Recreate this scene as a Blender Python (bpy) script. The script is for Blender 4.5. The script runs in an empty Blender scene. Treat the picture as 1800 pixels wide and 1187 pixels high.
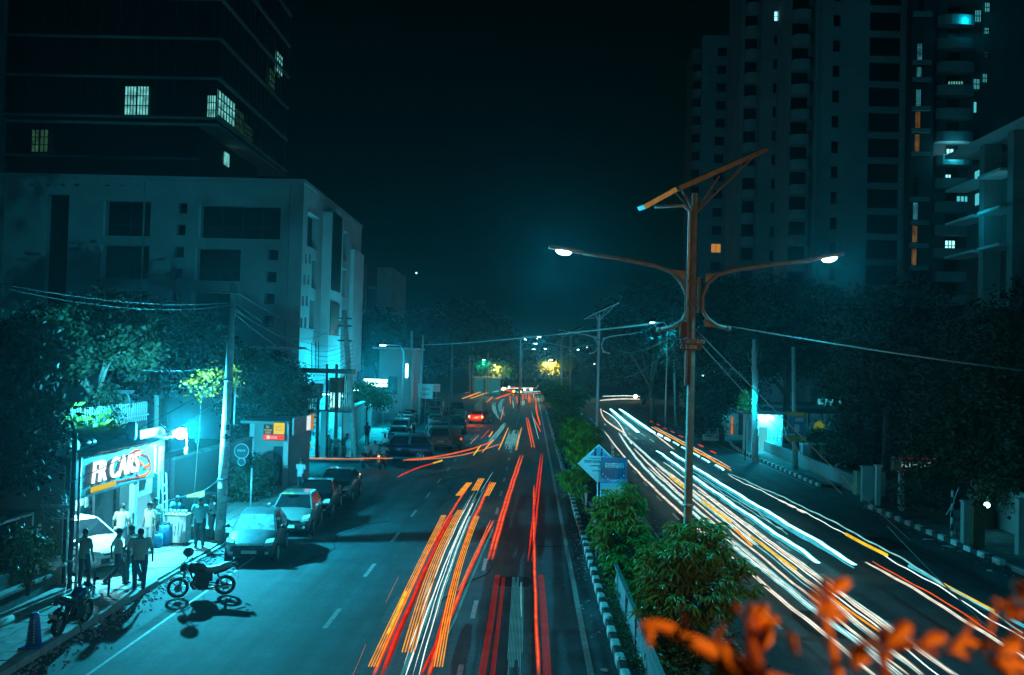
import bpy, bmesh, math, random
from mathutils import Vector, Matrix
R = math.radians
SC = bpy.context.scene
COL = SC.collection
random.seed(7)

# ------------------------------------------------------------------ camera
CAM_H = 7.0
F_PX = 1700.0
YAW, PITCH, ROLL = 1.18, 1.43, 1.5
cam_d = bpy.data.cameras.new('camera')
cam = bpy.data.objects.new('camera', cam_d)
COL.objects.link(cam)
CM = Matrix.Rotation(R(YAW), 3, 'Z') @ Matrix.Rotation(R(90 + PITCH), 3, 'X') @ Matrix.Rotation(R(ROLL), 3, 'Z')
cam.matrix_world = Matrix.Translation((0, 0, CAM_H)) @ CM.to_4x4()
cam_d.sensor_width = 36.0
cam_d.lens = 36.0 * F_PX / 1800.0
cam_d.clip_start = 0.1
cam_d.clip_end = 2500
cam_d.dof.use_dof = True
cam_d.dof.focus_distance = 38.0
cam_d.dof.aperture_fstop = 3.2
SC.camera = cam

# ------------------------------------------------------------------ night sky
world = bpy.data.worlds.new('World')
SC.world = world
world.use_nodes = True
wt = world.node_tree
wt.nodes.clear()
sky = wt.nodes.new('ShaderNodeTexSky')
sky.sky_type = 'NISHITA'
sky.sun_disc = False
sky.sun_elevation = R(4)
sky.sun_rotation = R(20)
tint = wt.nodes.new('ShaderNodeMix')
tint.data_type = 'RGBA'
tint.blend_type = 'MULTIPLY'
tint.inputs[0].default_value = 1.0
tint.inputs[7].default_value = (0.0, 0.62, 0.55, 1)
bg = wt.nodes.new('ShaderNodeBackground')
bg.inputs[1].default_value = 0.0005
wo = wt.nodes.new('ShaderNodeOutputWorld')
wt.links.new(sky.outputs[0], tint.inputs[6])
wt.links.new(tint.outputs[2], bg.inputs[0])
wt.links.new(bg.outputs[0], wo.inputs[0])

# the moon-weak directional light of the night sky
sun_d = bpy.data.lights.new('moonlight', 'SUN')
sun_d.energy = 0.12
sun_d.angle = R(8)
sun_d.color = (0.005, 0.50, 0.80)
sun = bpy.data.objects.new('moonlight', sun_d)
COL.objects.link(sun)
sun.rotation_euler = (R(62), 0, R(52))
SC.view_settings.view_transform = 'Standard'
SC.view_settings.look = 'None'
SC.view_settings.exposure = 0.0
SC.view_settings.gamma = 1.0
SC.render.engine = 'CYCLES'
SC.cycles.use_denoising = True
SC.cycles.max_bounces = 5
SC.cycles.diffuse_bounces = 2
SC.cycles.glossy_bounces = 2
SC.cycles.transmission_bounces = 4
SC.cycles.volume_bounces = 0
SC.cycles.transparent_max_bounces = 8
SC.cycles.sample_clamp_indirect = 4.0
SC.cycles.caustics_reflective = False
SC.cycles.caustics_refractive = False

# ------------------------------------------------------------------ survey helpers: a sight line from the viewpoint to a real plane
CO = Vector((0, 0, CAM_H))
def sight(px, py):
    return CM @ Vector(((px - 900.0) / F_PX, -(py - 593.5) / F_PX, -1.0))
def G(px, py, z=0.0):
    d = sight(px, py)
    return CO + d * ((z - CAM_H) / d.z)
def AY(px, py, Y):
    d = sight(px, py)
    return CO + d * (Y / d.y)
def AX(px, py, X):
    d = sight(px, py)
    return CO + d * (X / d.x)

# ------------------------------------------------------------------ materials
MATS = {}
def mat(name, col, rough=0.7, metal=0.0, var=0.25, scale=3.0, bump=0.0, bscale=30.0, coat=0.0, spec=0.5, trans=0.0):
    if name in MATS:
        return MATS[name]
    m = bpy.data.materials.new(name)
    m.use_nodes = True
    nt = m.node_tree
    b = nt.nodes['Principled BSDF']
    b.inputs['Roughness'].default_value = rough
    b.inputs['Metallic'].default_value = metal
    b.inputs['Coat Weight'].default_value = coat
    b.inputs['Specular IOR Level'].default_value = spec
    b.inputs['Transmission Weight'].default_value = trans
    c = Vector(col[:3])
    if var > 0:
        tc = nt.nodes.new('ShaderNodeTexCoord')
        n = nt.nodes.new('ShaderNodeTexNoise')
        n.inputs['Scale'].default_value = scale
        n.inputs['Detail'].default_value = 6
        n.inputs['Roughness'].default_value = 0.65
        nt.links.new(tc.outputs['Object'], n.inputs['Vector'])
        cr = nt.nodes.new('ShaderNodeValToRGB')
        cr.color_ramp.elements[0].position = 0.3
        cr.color_ramp.elements[1].position = 0.72
        lo = c * (1 - var)
        hi = c * (1 + var)
        cr.color_ramp.elements[0].color = (*lo, 1)
        cr.color_ramp.elements[1].color = (*[min(1, v) for v in hi], 1)
        nt.links.new(n.outputs['Fac'], cr.inputs['Fac'])
        nt.links.new(cr.outputs['Color'], b.inputs['Base Color'])
        if bump > 0:
            n2 = nt.nodes.new('ShaderNodeTexNoise')
            n2.inputs['Scale'].default_value = bscale
            n2.inputs['Detail'].default_value = 5
            nt.links.new(tc.outputs['Object'], n2.inputs['Vector'])
            bp = nt.nodes.new('ShaderNodeBump')
            bp.inputs['Strength'].default_value = bump
            bp.inputs['Distance'].default_value = 0.02
            nt.links.new(n2.outputs['Fac'], bp.inputs['Height'])
            nt.links.new(bp.outputs['Normal'], b.inputs['Normal'])
    else:
        b.inputs['Base Color'].default_value = (*c, 1)
    MATS[name] = m
    return m

def emit(name, col, strength, mottled=False):
    if name in MATS:
        return MATS[name]
    m = bpy.data.materials.new(name)
    m.use_nodes = True
    nt = m.node_tree
    nt.nodes.clear()
    e = nt.nodes.new('ShaderNodeEmission')
    e.inputs[0].default_value = (*col, 1)
    e.inputs[1].default_value = strength
    o = nt.nodes.new('ShaderNodeOutputMaterial')
    nt.links.new(e.outputs[0], o.inputs[0])
    if mottled:
        tc = nt.nodes.new('ShaderNodeTexCoord')
        n = nt.nodes.new('ShaderNodeTexNoise')
        n.inputs['Scale'].default_value = 1.3
        n.inputs['Detail'].default_value = 4
        nt.links.new(tc.outputs['Object'], n.inputs['Vector'])
        mm = nt.nodes.new('ShaderNodeMapRange')
        mm.inputs[1].default_value = 0.3
        mm.inputs[2].default_value = 0.75
        mm.inputs[3].default_value = strength * (0.25 if mottled is True else 1 - mottled)
        mm.inputs[4].default_value = strength * (1.5 if mottled is True else 1 + mottled)
        nt.links.new(n.outputs['Fac'], mm.inputs[0])
        nt.links.new(mm.outputs[0], e.inputs[1])
    MATS[name] = m
    return m

# ------------------------------------------------------------------ mesh builder
class MB:
    def __init__(s):
        s.v = []
        s.f = []
        s.smooth = []
    def add(s, vs, fs, smooth=False, M=None):
        o = len(s.v)
        if M is not None:
            vs = [M @ Vector(v) for v in vs]
        s.v.extend([tuple(v) for v in vs])
        for f in fs:
            s.f.append(tuple(i + o for i in f))
            s.smooth.append(smooth)
        return s
    def box(s, c, d, rz=0.0, M=None, top=1.0):
        x, y, z = d[0] / 2, d[1] / 2, d[2] / 2
        vs = [(-x, -y, -z), (x, -y, -z), (x, y, -z), (-x, y, -z),
              (-x * top, -y * top, z), (x * top, -y * top, z), (x * top, y * top, z), (-x * top, y * top, z)]
        T = Matrix.Translation(c) @ Matrix.Rotation(rz, 4, 'Z')
        if M is not None:
            T = M @ T
        return s.add(vs, [(0, 3, 2, 1), (4, 5, 6, 7), (0, 1, 5, 4), (1, 2, 6, 5), (2, 3, 7, 6), (3, 0, 4, 7)], M=T)
    def bb(s, x0, x1, y0, y1, z0, z1):
        return s.box(((x0 + x1) / 2, (y0 + y1) / 2, (z0 + z1) / 2), (abs(x1 - x0), abs(y1 - y0), abs(z1 - z0)))
    def beam(s, p, q, w, h=None):
        p, q = Vector(p), Vector(q)
        h = h or w
        d = q - p
        L = d.length
        if L < 1e-6:
            return s
        rot = d.to_track_quat('Y', 'Z').to_matrix().to_4x4()
        M = Matrix.Translation((p + q) / 2) @ rot
        return s.box((0, 0, 0), (w, L, h), M=M)
    def tube(s, pts, r, n=8, caps=True, smooth=True):
        pts = [Vector(p) for p in pts]
        k = len(pts)
        rr = r if isinstance(r, (list, tuple)) else [r] * k
        vs, fs = [], []
        prev = None
        for i, p in enumerate(pts):
            if i == 0: d = pts[1] - p
            elif i == k - 1: d = p - pts[i - 1]
            else: d = pts[i + 1] - pts[i - 1]
            d.normalize()
            if prev is None:
                up = Vector((0, 0, 1)) if abs(d.z) < 0.9 else Vector((1, 0, 0))
                a = d.cross(up).normalized()
            else:
                a = (prev - d * prev.dot(d))
                a = a.normalized() if a.length > 1e-6 else d.orthogonal().normalized()
            prev = a
            b = d.cross(a)
            for j in range(n):
                t = 2 * math.pi * j / n
                vs.append(p + (a * math.cos(t) + b * math.sin(t)) * rr[i])
        for i in range(k - 1):
            for j in range(n):
                fs.append((i * n + j, i * n + (j + 1) % n, (i + 1) * n + (j + 1) % n, (i + 1) * n + j))
        s.add(vs, fs, smooth)
        if caps:
            o = len(s.v) - len(vs)
            s.f.append(tuple(o + j for j in reversed(range(n)))); s.smooth.append(False)
            s.f.append(tuple(o + (k - 1) * n + j for j in range(n))); s.smooth.append(False)
        return s
    def cyl(s, p, q, r, r2=None, n=12):
        return s.tube([p, q], [r, r if r2 is None else r2], n)
    def sphere(s, c, r, n=10, m=7, M=None):
        r = r if isinstance(r, (list, tuple)) else (r, r, r)
        vs = [(c[0], c[1], c[2] - r[2])]
        for i in range(1, m):
            ph = -math.pi / 2 + math.pi * i / m
            for j in range(n):
                t = 2 * math.pi * j / n
                vs.append((c[0] + r[0] * math.cos(ph) * math.cos(t), c[1] + r[1] * math.cos(ph) * math.sin(t), c[2] + r[2] * math.sin(ph)))
        vs.append((c[0], c[1], c[2] + r[2]))
        fs = []
        for j in range(n):
            fs.append((0, 1 + (j + 1) % n, 1 + j))
            for i in range(m - 2):
                a = 1 + i * n
                fs.append((a + j, a + (j + 1) % n, a + n + (j + 1) % n, a + n + j))
            fs.append((len(vs) - 1, 1 + (m - 2) * n + j, 1 + (m - 2) * n + (j + 1) % n))
        return s.add(vs, fs, True, M)
    def prism(s, poly, ax, a, b):
        """2-D outline swept along axis ax ('x','y','z') from a to b"""
        def P(u, v, w):
            return {'x': (w, u, v), 'y': (u, w, v), 'z': (u, v, w)}[ax]
        n = len(poly)
        vs = [P(u, v, a) for u, v in poly] + [P(u, v, b) for u, v in poly]
        fs = [tuple(range(n - 1, -1, -1)), tuple(range(n, 2 * n))]
        for i in range(n):
            j = (i + 1) % n
            fs.append((i, j, n + j, n + i))
        return s.add(vs, fs)
    def loft(s, rings, smooth=True, caps=True):
        n = len(rings[0])
        vs = [v for r in rings for v in r]
        fs = []
        for i in range(len(rings) - 1):
            for j in range(n):
                fs.append((i * n + j, i * n + (j + 1) % n, (i + 1) * n + (j + 1) % n, (i + 1) * n + j))
        s.add(vs, fs, smooth)
        if caps:
            o = len(s.v) - len(vs)
            s.f.append(tuple(o + j for j in reversed(range(n)))); s.smooth.append(False)
            s.f.append(tuple(o + (len(rings) - 1) * n + j for j in range(n))); s.smooth.append(False)
        return s
    def mesh(s, name, m, fix=True):
        me = bpy.data.meshes.new(name)
        me.from_pydata(s.v, [], s.f)
        me.polygons.foreach_set('use_smooth', s.smooth)
        if m is not None:
            me.materials.append(m)
        if fix and len(s.f) < 4000:
            bm = bmesh.new(); bm.from_mesh(me)
            bmesh.ops.recalc_face_normals(bm, faces=bm.faces)
            bm.to_mesh(me); bm.free()
        me.update()
        return me
    def build(s, name, m, parent=None, loc=None, rz=None, fix=True):
        return obj(name, s.mesh(name, m, fix), parent, loc, rz)

def obj(name, me, parent=None, loc=None, rz=None):
    o = bpy.data.objects.new(name, me)
    COL.objects.link(o)
    if parent is not None:
        o.parent = parent
    if loc is not None:
        o.location = loc
    if rz is not None:
        o.rotation_euler = (0, 0, rz)
    return o
def thing(name, label, cat, loc=(0, 0, 0), rz=0.0, group=None):
    o = bpy.data.objects.new(name, None)
    COL.objects.link(o)
    o.location = loc
    o.rotation_euler = (0, 0, rz)
    o.empty_display_size = 0.1
    return tag(o, label, cat, group)
def tag(o, label=None, cat=None, group=None, kind=None):
    if label: o['label'] = label
    if cat: o['category'] = cat
    if group: o['group'] = group
    if kind: o['kind'] = kind
    return o
def family(root):
    """children lists, read once per prototype"""
    out = []
    for c in root.children:
        out.append((c, [g for g in c.children]))
    return out
def dup(root, fam, loc, rz, label=None, group=None, swap=None):
    r = root.copy(); COL.objects.link(r)
    r.location = loc; r.rotation_euler = (0, 0, rz)
    if label: r['label'] = label
    if group: r['group'] = group
    elif 'group' in r.keys() and group is False: del r['group']
    def cp(o, parent):
        c = o.copy(); COL.objects.link(c); c.parent = parent
        if swap and o.data is not None and o.data.name.split('.')[0] in swap:
            c.data = swapped(o.data, swap[o.data.name.split('.')[0]])
        return c
    for ch, gs in fam:
        c = cp(ch, r)
        for g in gs:
            cp(g, c)
    return r
SW = {}
def swapped(me, m):
    k = (me.name, m.name)
    if k not in SW:
        n = me.copy()
        n.materials.clear(); n.materials.append(m)
        SW[k] = n
    return SW[k]
def text(body, size, m, parent, loc, rot, ext=0.01, name='lettering', align='CENTER', shear=0.0, offset=0.0, space=1.0, res=3):
    c = bpy.data.curves.new(name, 'FONT')
    c.body = body
    c.size = size
    c.extrude = ext
    c.align_x = align
    c.align_y = 'CENTER'
    c.shear = shear
    c.offset = offset
    c.space_character = space
    c.resolution_u = res
    tmp = bpy.data.objects.new('tmp', c)
    me = bpy.data.meshes.new_from_object(tmp)
    me.name = name
    bpy.data.objects.remove(tmp)
    me.materials.clear()
    me.materials.append(m)
    o = bpy.data.objects.new(name, me)
    COL.objects.link(o)
    o.parent = parent
    o.location = loc
    o.rotation_euler = rot
    return o
FACE_CAM = (R(90), 0, 0)          # lettering that reads from the south (the viewpoint side)
FACE_ROAD = (R(90), 0, R(90))     # lettering on the west side of the road, reads from the east
def lamp(kind, name, parent, loc, power, col, size=0.05, spot=None, blend=1.0, aim=None):
    d = bpy.data.lights.new(name, kind)
    d.energy = power
    d.color = col
    d.shadow_soft_size = size
    if kind == 'SPOT':
        d.spot_size = R(spot)
        d.spot_blend = blend
    o = bpy.data.objects.new(name, d)
    COL.objects.link(o)
    o.parent = parent
    o.location = loc
    if aim is not None:
        o.rotation_euler = Vector(aim).to_track_quat('-Z', 'Y').to_euler()
    return o
ORD = ['first', 'second', 'third', 'fourth', 'fifth', 'sixth', 'seventh', 'eighth', 'ninth', 'tenth', 'eleventh', 'twelfth', 'thirteenth']
TEAL = (0.01, 0.66, 0.95)
TEALW = (0.002, 0.63, 0.90)
# ================================================================== MATERIALS IN USE
asphalt = mat('asphalt', (0.017, 0.045, 0.053), 0.8, var=0.45, scale=0.7, bump=0.5, bscale=60)
# patches and worn wheel tracks on the asphalt
def worn_asphalt():
    nt = asphalt.node_tree
    b = nt.nodes['Principled BSDF']
    src = b.inputs['Base Color'].links[0].from_socket
    tc = nt.nodes.new('ShaderNodeTexCoord')
    mp = nt.nodes.new('ShaderNodeMapping')
    mp.inputs['Scale'].default_value = (1.1, 0.05, 1)
    nt.links.new(tc.outputs['Object'], mp.inputs['Vector'])
    n = nt.nodes.new('ShaderNodeTexNoise')
    n.inputs['Scale'].default_value = 1.6
    n.inputs['Detail'].default_value = 5
    nt.links.new(mp.outputs[0], n.inputs['Vector'])
    fine = nt.nodes.new('ShaderNodeTexNoise')
    fine.inputs['Scale'].default_value = 9
    fine.inputs['Detail'].default_value = 9
    fine.inputs['Roughness'].default_value = 0.8
    nt.links.new(tc.outputs['Object'], fine.inputs['Vector'])
    mr = nt.nodes.new('ShaderNodeMapRange')
    mr.inputs[1].default_value = 0.3; mr.inputs[2].default_value = 0.7
    mr.inputs[3].default_value = 0.5; mr.inputs[4].default_value = 1.45
    nt.links.new(n.outputs['Fac'], mr.inputs[0])
    mr2 = nt.nodes.new('ShaderNodeMapRange')
    mr2.inputs[1].default_value = 0.35; mr2.inputs[2].default_value = 0.75
    mr2.inputs[3].default_value = 0.55; mr2.inputs[4].default_value = 2.1
    nt.links.new(fine.outputs['Fac'], mr2.inputs[0])
    mu = nt.nodes.new('ShaderNodeMath'); mu.operation = 'MULTIPLY'
    nt.links.new(mr.outputs[0], mu.inputs[0]); nt.links.new(mr2.outputs[0], mu.inputs[1])
    vm = nt.nodes.new('ShaderNodeVectorMath'); vm.operation = 'SCALE'
    nt.links.new(src, vm.inputs[0]); nt.links.new(mu.outputs[0], vm.inputs['Scale'])
    nt.links.new(vm.outputs[0], b.inputs['Base Color'])
worn_asphalt()
earth = mat('earth', (0.06, 0.05, 0.04), 0.95, var=0.4, scale=1.5, bump=0.6, bscale=12)
paving = mat('paving', (0.24, 0.23, 0.22), 0.8, var=0.3, scale=2.0, bump=0.3, bscale=40)
concrete = mat('concrete', (0.32, 0.32, 0.31), 0.85, var=0.25, scale=0.8, bump=0.3, bscale=14)
concrete_dk = mat('stained_concrete', (0.17, 0.17, 0.165), 0.9, var=0.5, scale=1.2, bump=0.4, bscale=10)
road_paint = mat('road_paint', (0.27, 0.27, 0.26), 0.65, var=0.5, scale=7.0)
kerb_white = mat('kerb_white_paint', (0.6, 0.6, 0.58), 0.7, var=0.3, scale=6.0)
kerb_black = mat('kerb_black_paint', (0.025, 0.025, 0.025), 0.7, var=0.4, scale=6.0)
plaster = mat('plaster', (0.31, 0.34, 0.34), 0.9, var=0.18, scale=0.35, bump=0.2, bscale=3)
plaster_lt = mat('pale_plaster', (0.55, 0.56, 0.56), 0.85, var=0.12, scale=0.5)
plaster_dk = mat('grey_tower_plaster', (0.24, 0.26, 0.26), 0.9, var=0.2, scale=0.25)
glass_dk = mat('dark_glass', (0.012, 0.014, 0.016), 0.18, var=0.0, spec=0.6)
glass_void = mat('unlit_glass', (0.006, 0.007, 0.008), 0.35, var=0.0, spec=0.35)
frame_dk = mat('dark_frame', (0.03, 0.03, 0.032), 0.5, var=0.2)
trim_pale = mat('pale_trim', (0.5, 0.52, 0.53), 0.6, var=0.15)
steel = mat('galvanised_steel', (0.42, 0.43, 0.44), 0.45, 0.7, var=0.25, scale=8)
steel_dk = mat('dark_steel', (0.06, 0.06, 0.065), 0.5, 0.5, var=0.3, scale=8)
pole_paint = mat('weathered_pole_paint', (0.22, 0.20, 0.16), 0.55, 0.2, var=0.3, scale=5)
pole_conc = mat('utility_pole_concrete', (0.36, 0.36, 0.34), 0.85, var=0.35, scale=4, bump=0.4, bscale=20)
rust = mat('rusty_iron', (0.16, 0.08, 0.045), 0.85, 0.2, var=0.4, scale=9)
panel_blue = mat('solar_cell', (0.01, 0.014, 0.03), 0.15, var=0.2)
barrier_m = mat('barrier_sheet', (0.30, 0.36, 0.38), 0.5, 0.3, var=0.3, scale=3, bump=0.2, bscale=8)
wire_m = mat('black_cable', (0.02, 0.02, 0.02), 0.6, var=0.0)
wire_pale = mat('pale_cable', (0.22, 0.22, 0.2), 0.5, var=0.0)
tyre_m = mat('tyre_rubber', (0.018, 0.018, 0.018), 0.85, var=0.2)
rim_m = mat('wheel_alloy', (0.45, 0.45, 0.46), 0.3, 0.9, var=0.1)
black_pl = mat('black_plastic', (0.02, 0.02, 0.022), 0.45, var=0.1)
leaf_dk = mat('dark_leaves', (0.028, 0.042, 0.016), 0.75, var=0.5, scale=1.2)
leaf_md = mat('green_leaves', (0.075, 0.15, 0.02), 0.35, var=0.5, scale=3.0)
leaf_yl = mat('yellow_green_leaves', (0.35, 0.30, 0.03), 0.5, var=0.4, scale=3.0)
leaf_lt = mat('median_leaves', (0.12, 0.24, 0.018), 0.28, var=0.45, scale=4.0)
bark = mat('bark', (0.10, 0.075, 0.055), 0.9, var=0.4, scale=5, bump=0.5, bscale=14)
bark_pale = mat('pale_bark', (0.3, 0.27, 0.23), 0.9, var=0.4, scale=5, bump=0.5, bscale=14)
lamp_orange_leaf = mat('lamp_orange_leaf', (0.85, 0.21, 0.012), 0.6, var=0.35, scale=8)  # the warm lamp's orange is put into the leaf colour itself
litter_m = mat('litter_paper', (0.6, 0.6, 0.58), 0.8, var=0.2)
chrome = mat('chrome', (0.7, 0.7, 0.7), 0.12, 1.0, var=0.0)
warm_win = emit('warm_window_light', (1.0, 0.42, 0.08), 0.5)
teal_win = emit('teal_window_light', (0.08, 0.62, 0.68), 0.9)
white_win = emit('bright_window_light', (0.35, 1.0, 1.0), 1.6)
led_core = emit('lamp_core', (0.45, 1.0, 1.0), 30.0)

# ================================================================== GROUND, ROADS, KERBS
ground = MB()
ground.add([(-900, -60, 0), (900, -60, 0), (900, 1500, 0), (-900, 1500, 0)], [(0, 1, 2, 3)])
tag(ground.build('ground', earth), kind='structure')
LK, ME0, ME1, RK = -11.1, 2.25, 4.95, 17.45      # left kerb, median edges, right kerb
road = MB()
def sheet(mb, x0, x1, y0, y1, z):
    mb.add([(x0, y0, z), (x1, y0, z), (x1, y1, z), (x0, y1, z)], [(0, 1, 2, 3)])
sheet(road, LK, ME0, -40, 500, 0.004)
sheet(road, ME1, RK, -40, 500, 0.004)
sheet(road, ME0, ME1, 240, 262, 0.004)
road_o = tag(road.build('road', asphalt), kind='structure')
side = MB()
sheet(side, -60, LK, 56.5, 64.0, 0.004)
sheet(side, RK, 60, 50.0, 58.0, 0.004)
tag(side.build('side_street', asphalt), kind='structure')
far_road = MB()
sheet(far_road, -60, LK, 205, 235, 0.004)
sheet(far_road, RK, 90, 205, 235, 0.004)
tag(far_road.build('cross_road', asphalt), kind='structure')

# repair patches and tar lines laid on the asphalt
patch_m = mat('asphalt_patch', (0.022, 0.028, 0.030), 0.95, spec=.1, var=0.4, scale=3, bump=.4, bscale=40)
patch_l = mat('old_asphalt_patch', (0.052, 0.066, 0.069), 0.9, var=0.4, scale=3, bump=.4, bscale=40)
rq = random.Random(3)
for (x0, y0, w, l, m_) in ((-3.4, 27, .9, 3.8, patch_l), (-.4, 31, 1.2, 1.4, patch_m), (.3, 23, .5, 5, patch_l), (8.2, 27, 1.3, 2.8, patch_m), (11.8, 33, 2, 1.3, patch_l), (7.4, 44, 1.1, 5, patch_m), (-9.6, 27.5, .4, 7, patch_l), (14.6, 40, 1.4, 3, patch_m)):
    n_ = 14
    pts_ = []
    for i_ in range(n_):
        a_ = i_ / n_ * 6.2832
        cx_, sy_ = math.cos(a_), math.sin(a_)
        k_ = 1 / max(abs(cx_), abs(sy_)) ** .8
        pts_.append((x0 + w / 2 * cx_ * k_ * rq.uniform(.9, 1.06), y0 + l / 2 * sy_ * k_ * rq.uniform(.92, 1.05), .0062))
    tag(MB().add(pts_, [tuple(range(n_))]).build('road_patch', m_), kind='structure')
for (x0, y0, ang, L_) in ((-7.5, 33, 1.45, 9), (-2.6, 24, 1.6, 12), (-4.2, 46, 1.5, 14), (0, 37, .1, 5), (9, 29, 1.5, 10), (13, 36, 1.2, 8), (-5.3, 12, 1.5, 6)):
    x_, y_, a_ = x0, y0, ang
    pts_ = [(x_, y_, .009)]
    while L_ > 0:
        a_ += rq.uniform(-.35, .35); a_ = ang + (a_ - ang) * .8
        x_ += .4 * math.cos(a_); y_ += .4 * math.sin(a_); L_ -= .4
        pts_.append((x_, y_, .009))
    tag(MB().tube(pts_, .012, 4).build('tar_seam', patch_m), kind='structure')
# painted marks
def dash(p, q, w=0.12, name='lane_dash'):
    p, q = Vector(p), Vector(q)
    d = (q - p).normalized()
    n = Vector((-d.y, d.x, 0)) * w / 2
    mb = MB().add([p + n, p - n, q - n, q + n], [(0, 1, 2, 3)])
    for i, v in enumerate(mb.v):
        mb.v[i] = (v[0], v[1], 0.008)
    return mb
marks = thing('lane_markings', 'white painted lane dashes and edge lines on the asphalt', 'road marking')
marks['kind'] = 'structure'
del marks['category']
for X, step, L, y0, off in ((-1.42, 6.0, 2.0, 8, 0.4), (-5.15, 6.0, 2.0, 6, 1.0), (6.9, 6.0, 2.0, 10, 4.3), (10.15, 6.0, 2.0, 8, 5.6), (13.6, 6.0, 1.8, 10, 1.0)):
    k = 0
    while y0 + off + k * step < 180:
        y = y0 + off + k * step
        if not (X == 13.6 and y < 24):
            w = 0.13
            dash((X, y, 0), (X, y + L, 0), w).build('lane_dash', road_paint, marks)
        k += 1
dash((1.52, -20, 0), (1.52, 260, 0), 0.15).build('edge_line', road_paint, marks)
dash((LK + 1.7, 8, 0), (LK + 1.7, 50, 0), 0.08).build('edge_line', road_paint, marks)
dash((5.35, -10, 0), (5.35, 220, 0), 0.10).build('edge_line', road_paint, marks)
dash((17.0, 58, 0), (17.0, 150, 0), 0.10).build('edge_line', road_paint, marks)

# black and white median kerbs, one block at a time
def kerb_line(name, x, y0, y1, xoff, n_show=300, bl=0.6, h=0.22, w=0.22):
    root = tag(thing(name, None, None), kind='structure')
    block = MB()
    # chamfered block
    block.prism([(-w / 2, 0), (w / 2, 0), (w / 2, h - 0.03), (w / 2 - 0.03, h), (-w / 2 + 0.03, h), (-w / 2, h - 0.03)], 'y', 0.012, bl - 0.012)
    mw = block.mesh('kerb_block', kerb_white)
    mk = mw.copy(); mk.materials.clear(); mk.materials.append(kerb_black)
    k = 0
    y = y0
    rest = MB()
    while y < y1:
        xx = x(y) if callable(x) else x
        x2 = x(y + bl) if callable(x) else x
        if k < n_show:
            o = obj('kerb_block', mw if k % 2 == 0 else mk, root, (xx + random.uniform(-.012, .012), y, random.uniform(-.02, 0.012)))
            o.rotation_euler = (0, 0, math.atan2(xx - x2, bl) + random.uniform(-.02, .02))
        y += bl
        k += 1
    return root
kerb_line('median_kerb', ME0, 8.0, 150.0, 0)
def me1(y):
    t = min(1, max(0, (y - 50) / 45.0))
    return ME1 + 2.6 * t * t * (3 - 2 * t)
kerb_line('median_kerb', me1, 18.0, 120.0, 0)
def rk(y):
    return RK if y < 76 else RK + (y - 76) ** 2 * 0.006
kerb_line('footpath_kerb', RK, 36.0, 50.0, 0)
kerb_line('footpath_kerb', rk, 58.5, 92.0, 0)
# plain kerb stones
stone = MB().bb(-0.09, 0.09, 0.01, 0.98, 0, 0.19).mesh('kerb_stone', concrete)
ks = tag(thing('footpath_kerb', None, None), kind='structure')
for k in range(42):
    o = obj('kerb_stone', stone, ks, (LK + random.uniform(-.015, .015), 9 + k, -0.015 + random.uniform(-.015, .015) - (0.09 if 19 < k < 33 else 0)))
ks2 = tag(thing('footpath_kerb', None, None), kind='structure')
for k in range(20):
    if k % 2 == 0 or k < 14:
        obj('kerb_stone', stone, ks2, (RK, 14 + k * 1.12, -0.01))
ks3 = tag(thing('footpath_kerb', None, None), kind='structure')
def bend(y):
    return -.098 * max(0, y - 70)
for k in range(60):
    o = obj('kerb_stone', stone, ks3, (LK + bend(64.5 + k), 64.5 + k * 1.0, -0.01))
    o.rotation_euler = (0, 0, .098 if k > 5 else 0)
wide = MB()
for k in range(30):
    a, b = 70 + k * 5, 75 + k * 5
    wide.add([(LK + bend(a), a, .004), (LK + .0, a, .004), (LK + .0, b, .004), (LK + bend(b), b, .004)], [(0, 1, 2, 3)])
tag(wide.build('slip_road', asphalt), kind='structure')

# median bed
bed = MB().bb(ME0 + 0.12, ME1 - 0.12, -30, 240, -0.2, 0.14)
for k in range(24):
    a, b = 50 + k * 8, 58 + k * 8
    bed.add([(ME1 - .12, a, .136), (me1(a) - .12, a, .136), (me1(b) - .12, b, .136), (ME1 - .12, b, .136), (me1(a) - .12, a, 0), (me1(b) - .12, b, 0)], [(0, 1, 2, 3), (1, 4, 5, 2)])
tag(bed.build('median_soil', earth), kind='structure')
# left footpath with slabs
fp = MB().bb(-13.6, LK - 0.1, 8, 51, -0.3, 0.12)
fpo = tag(fp.build('footpath', concrete_dk), kind='structure')
slab = MB().box((0, 0, 0), (0.585, 0.585, 0.05), top=0.985).mesh('paving_slab', paving)
for i in range(4):
    for k in range(62):
        if random.random() < 0.02 and k < 18:
            continue
        o = obj('paving_slab', slab, fpo, (-13.22 + i * 0.6, 14.3 + k * 0.6, 0.128 + random.uniform(-.007, .007)))
        o.rotation_euler = (random.uniform(-.012, .012), random.uniform(-.012, .012), 0)
yard = MB().bb(-26, -13.62, 27.0, 56, -0.3, 0.11)
tag(yard.build('forecourt', concrete_dk), kind='structure')
fp2 = MB()
for k in range(18):
    a, b = 64.2 + k * 5, 69.2 + k * 5
    fp2.add([(-18 + bend(a), a, .12), (LK - .1 + bend(a), a, .12), (LK - .1 + bend(b), b, .12), (-18 + bend(b), b, .12), (LK - .1 + bend(a), a, -.1), (LK - .1 + bend(b), b, -.1)], [(0, 1, 2, 3), (1, 4, 5, 2)])
tag(fp2.build('footpath', concrete_dk), kind='structure')
fr = MB().bb(RK + 0.1, 22.5, 8, 50, -0.3, 0.13)
tag(fr.build('footpath', concrete_dk), kind='structure')
fr2 = MB()
ys = [58.4 + k * 2 for k in range(26)]
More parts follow.
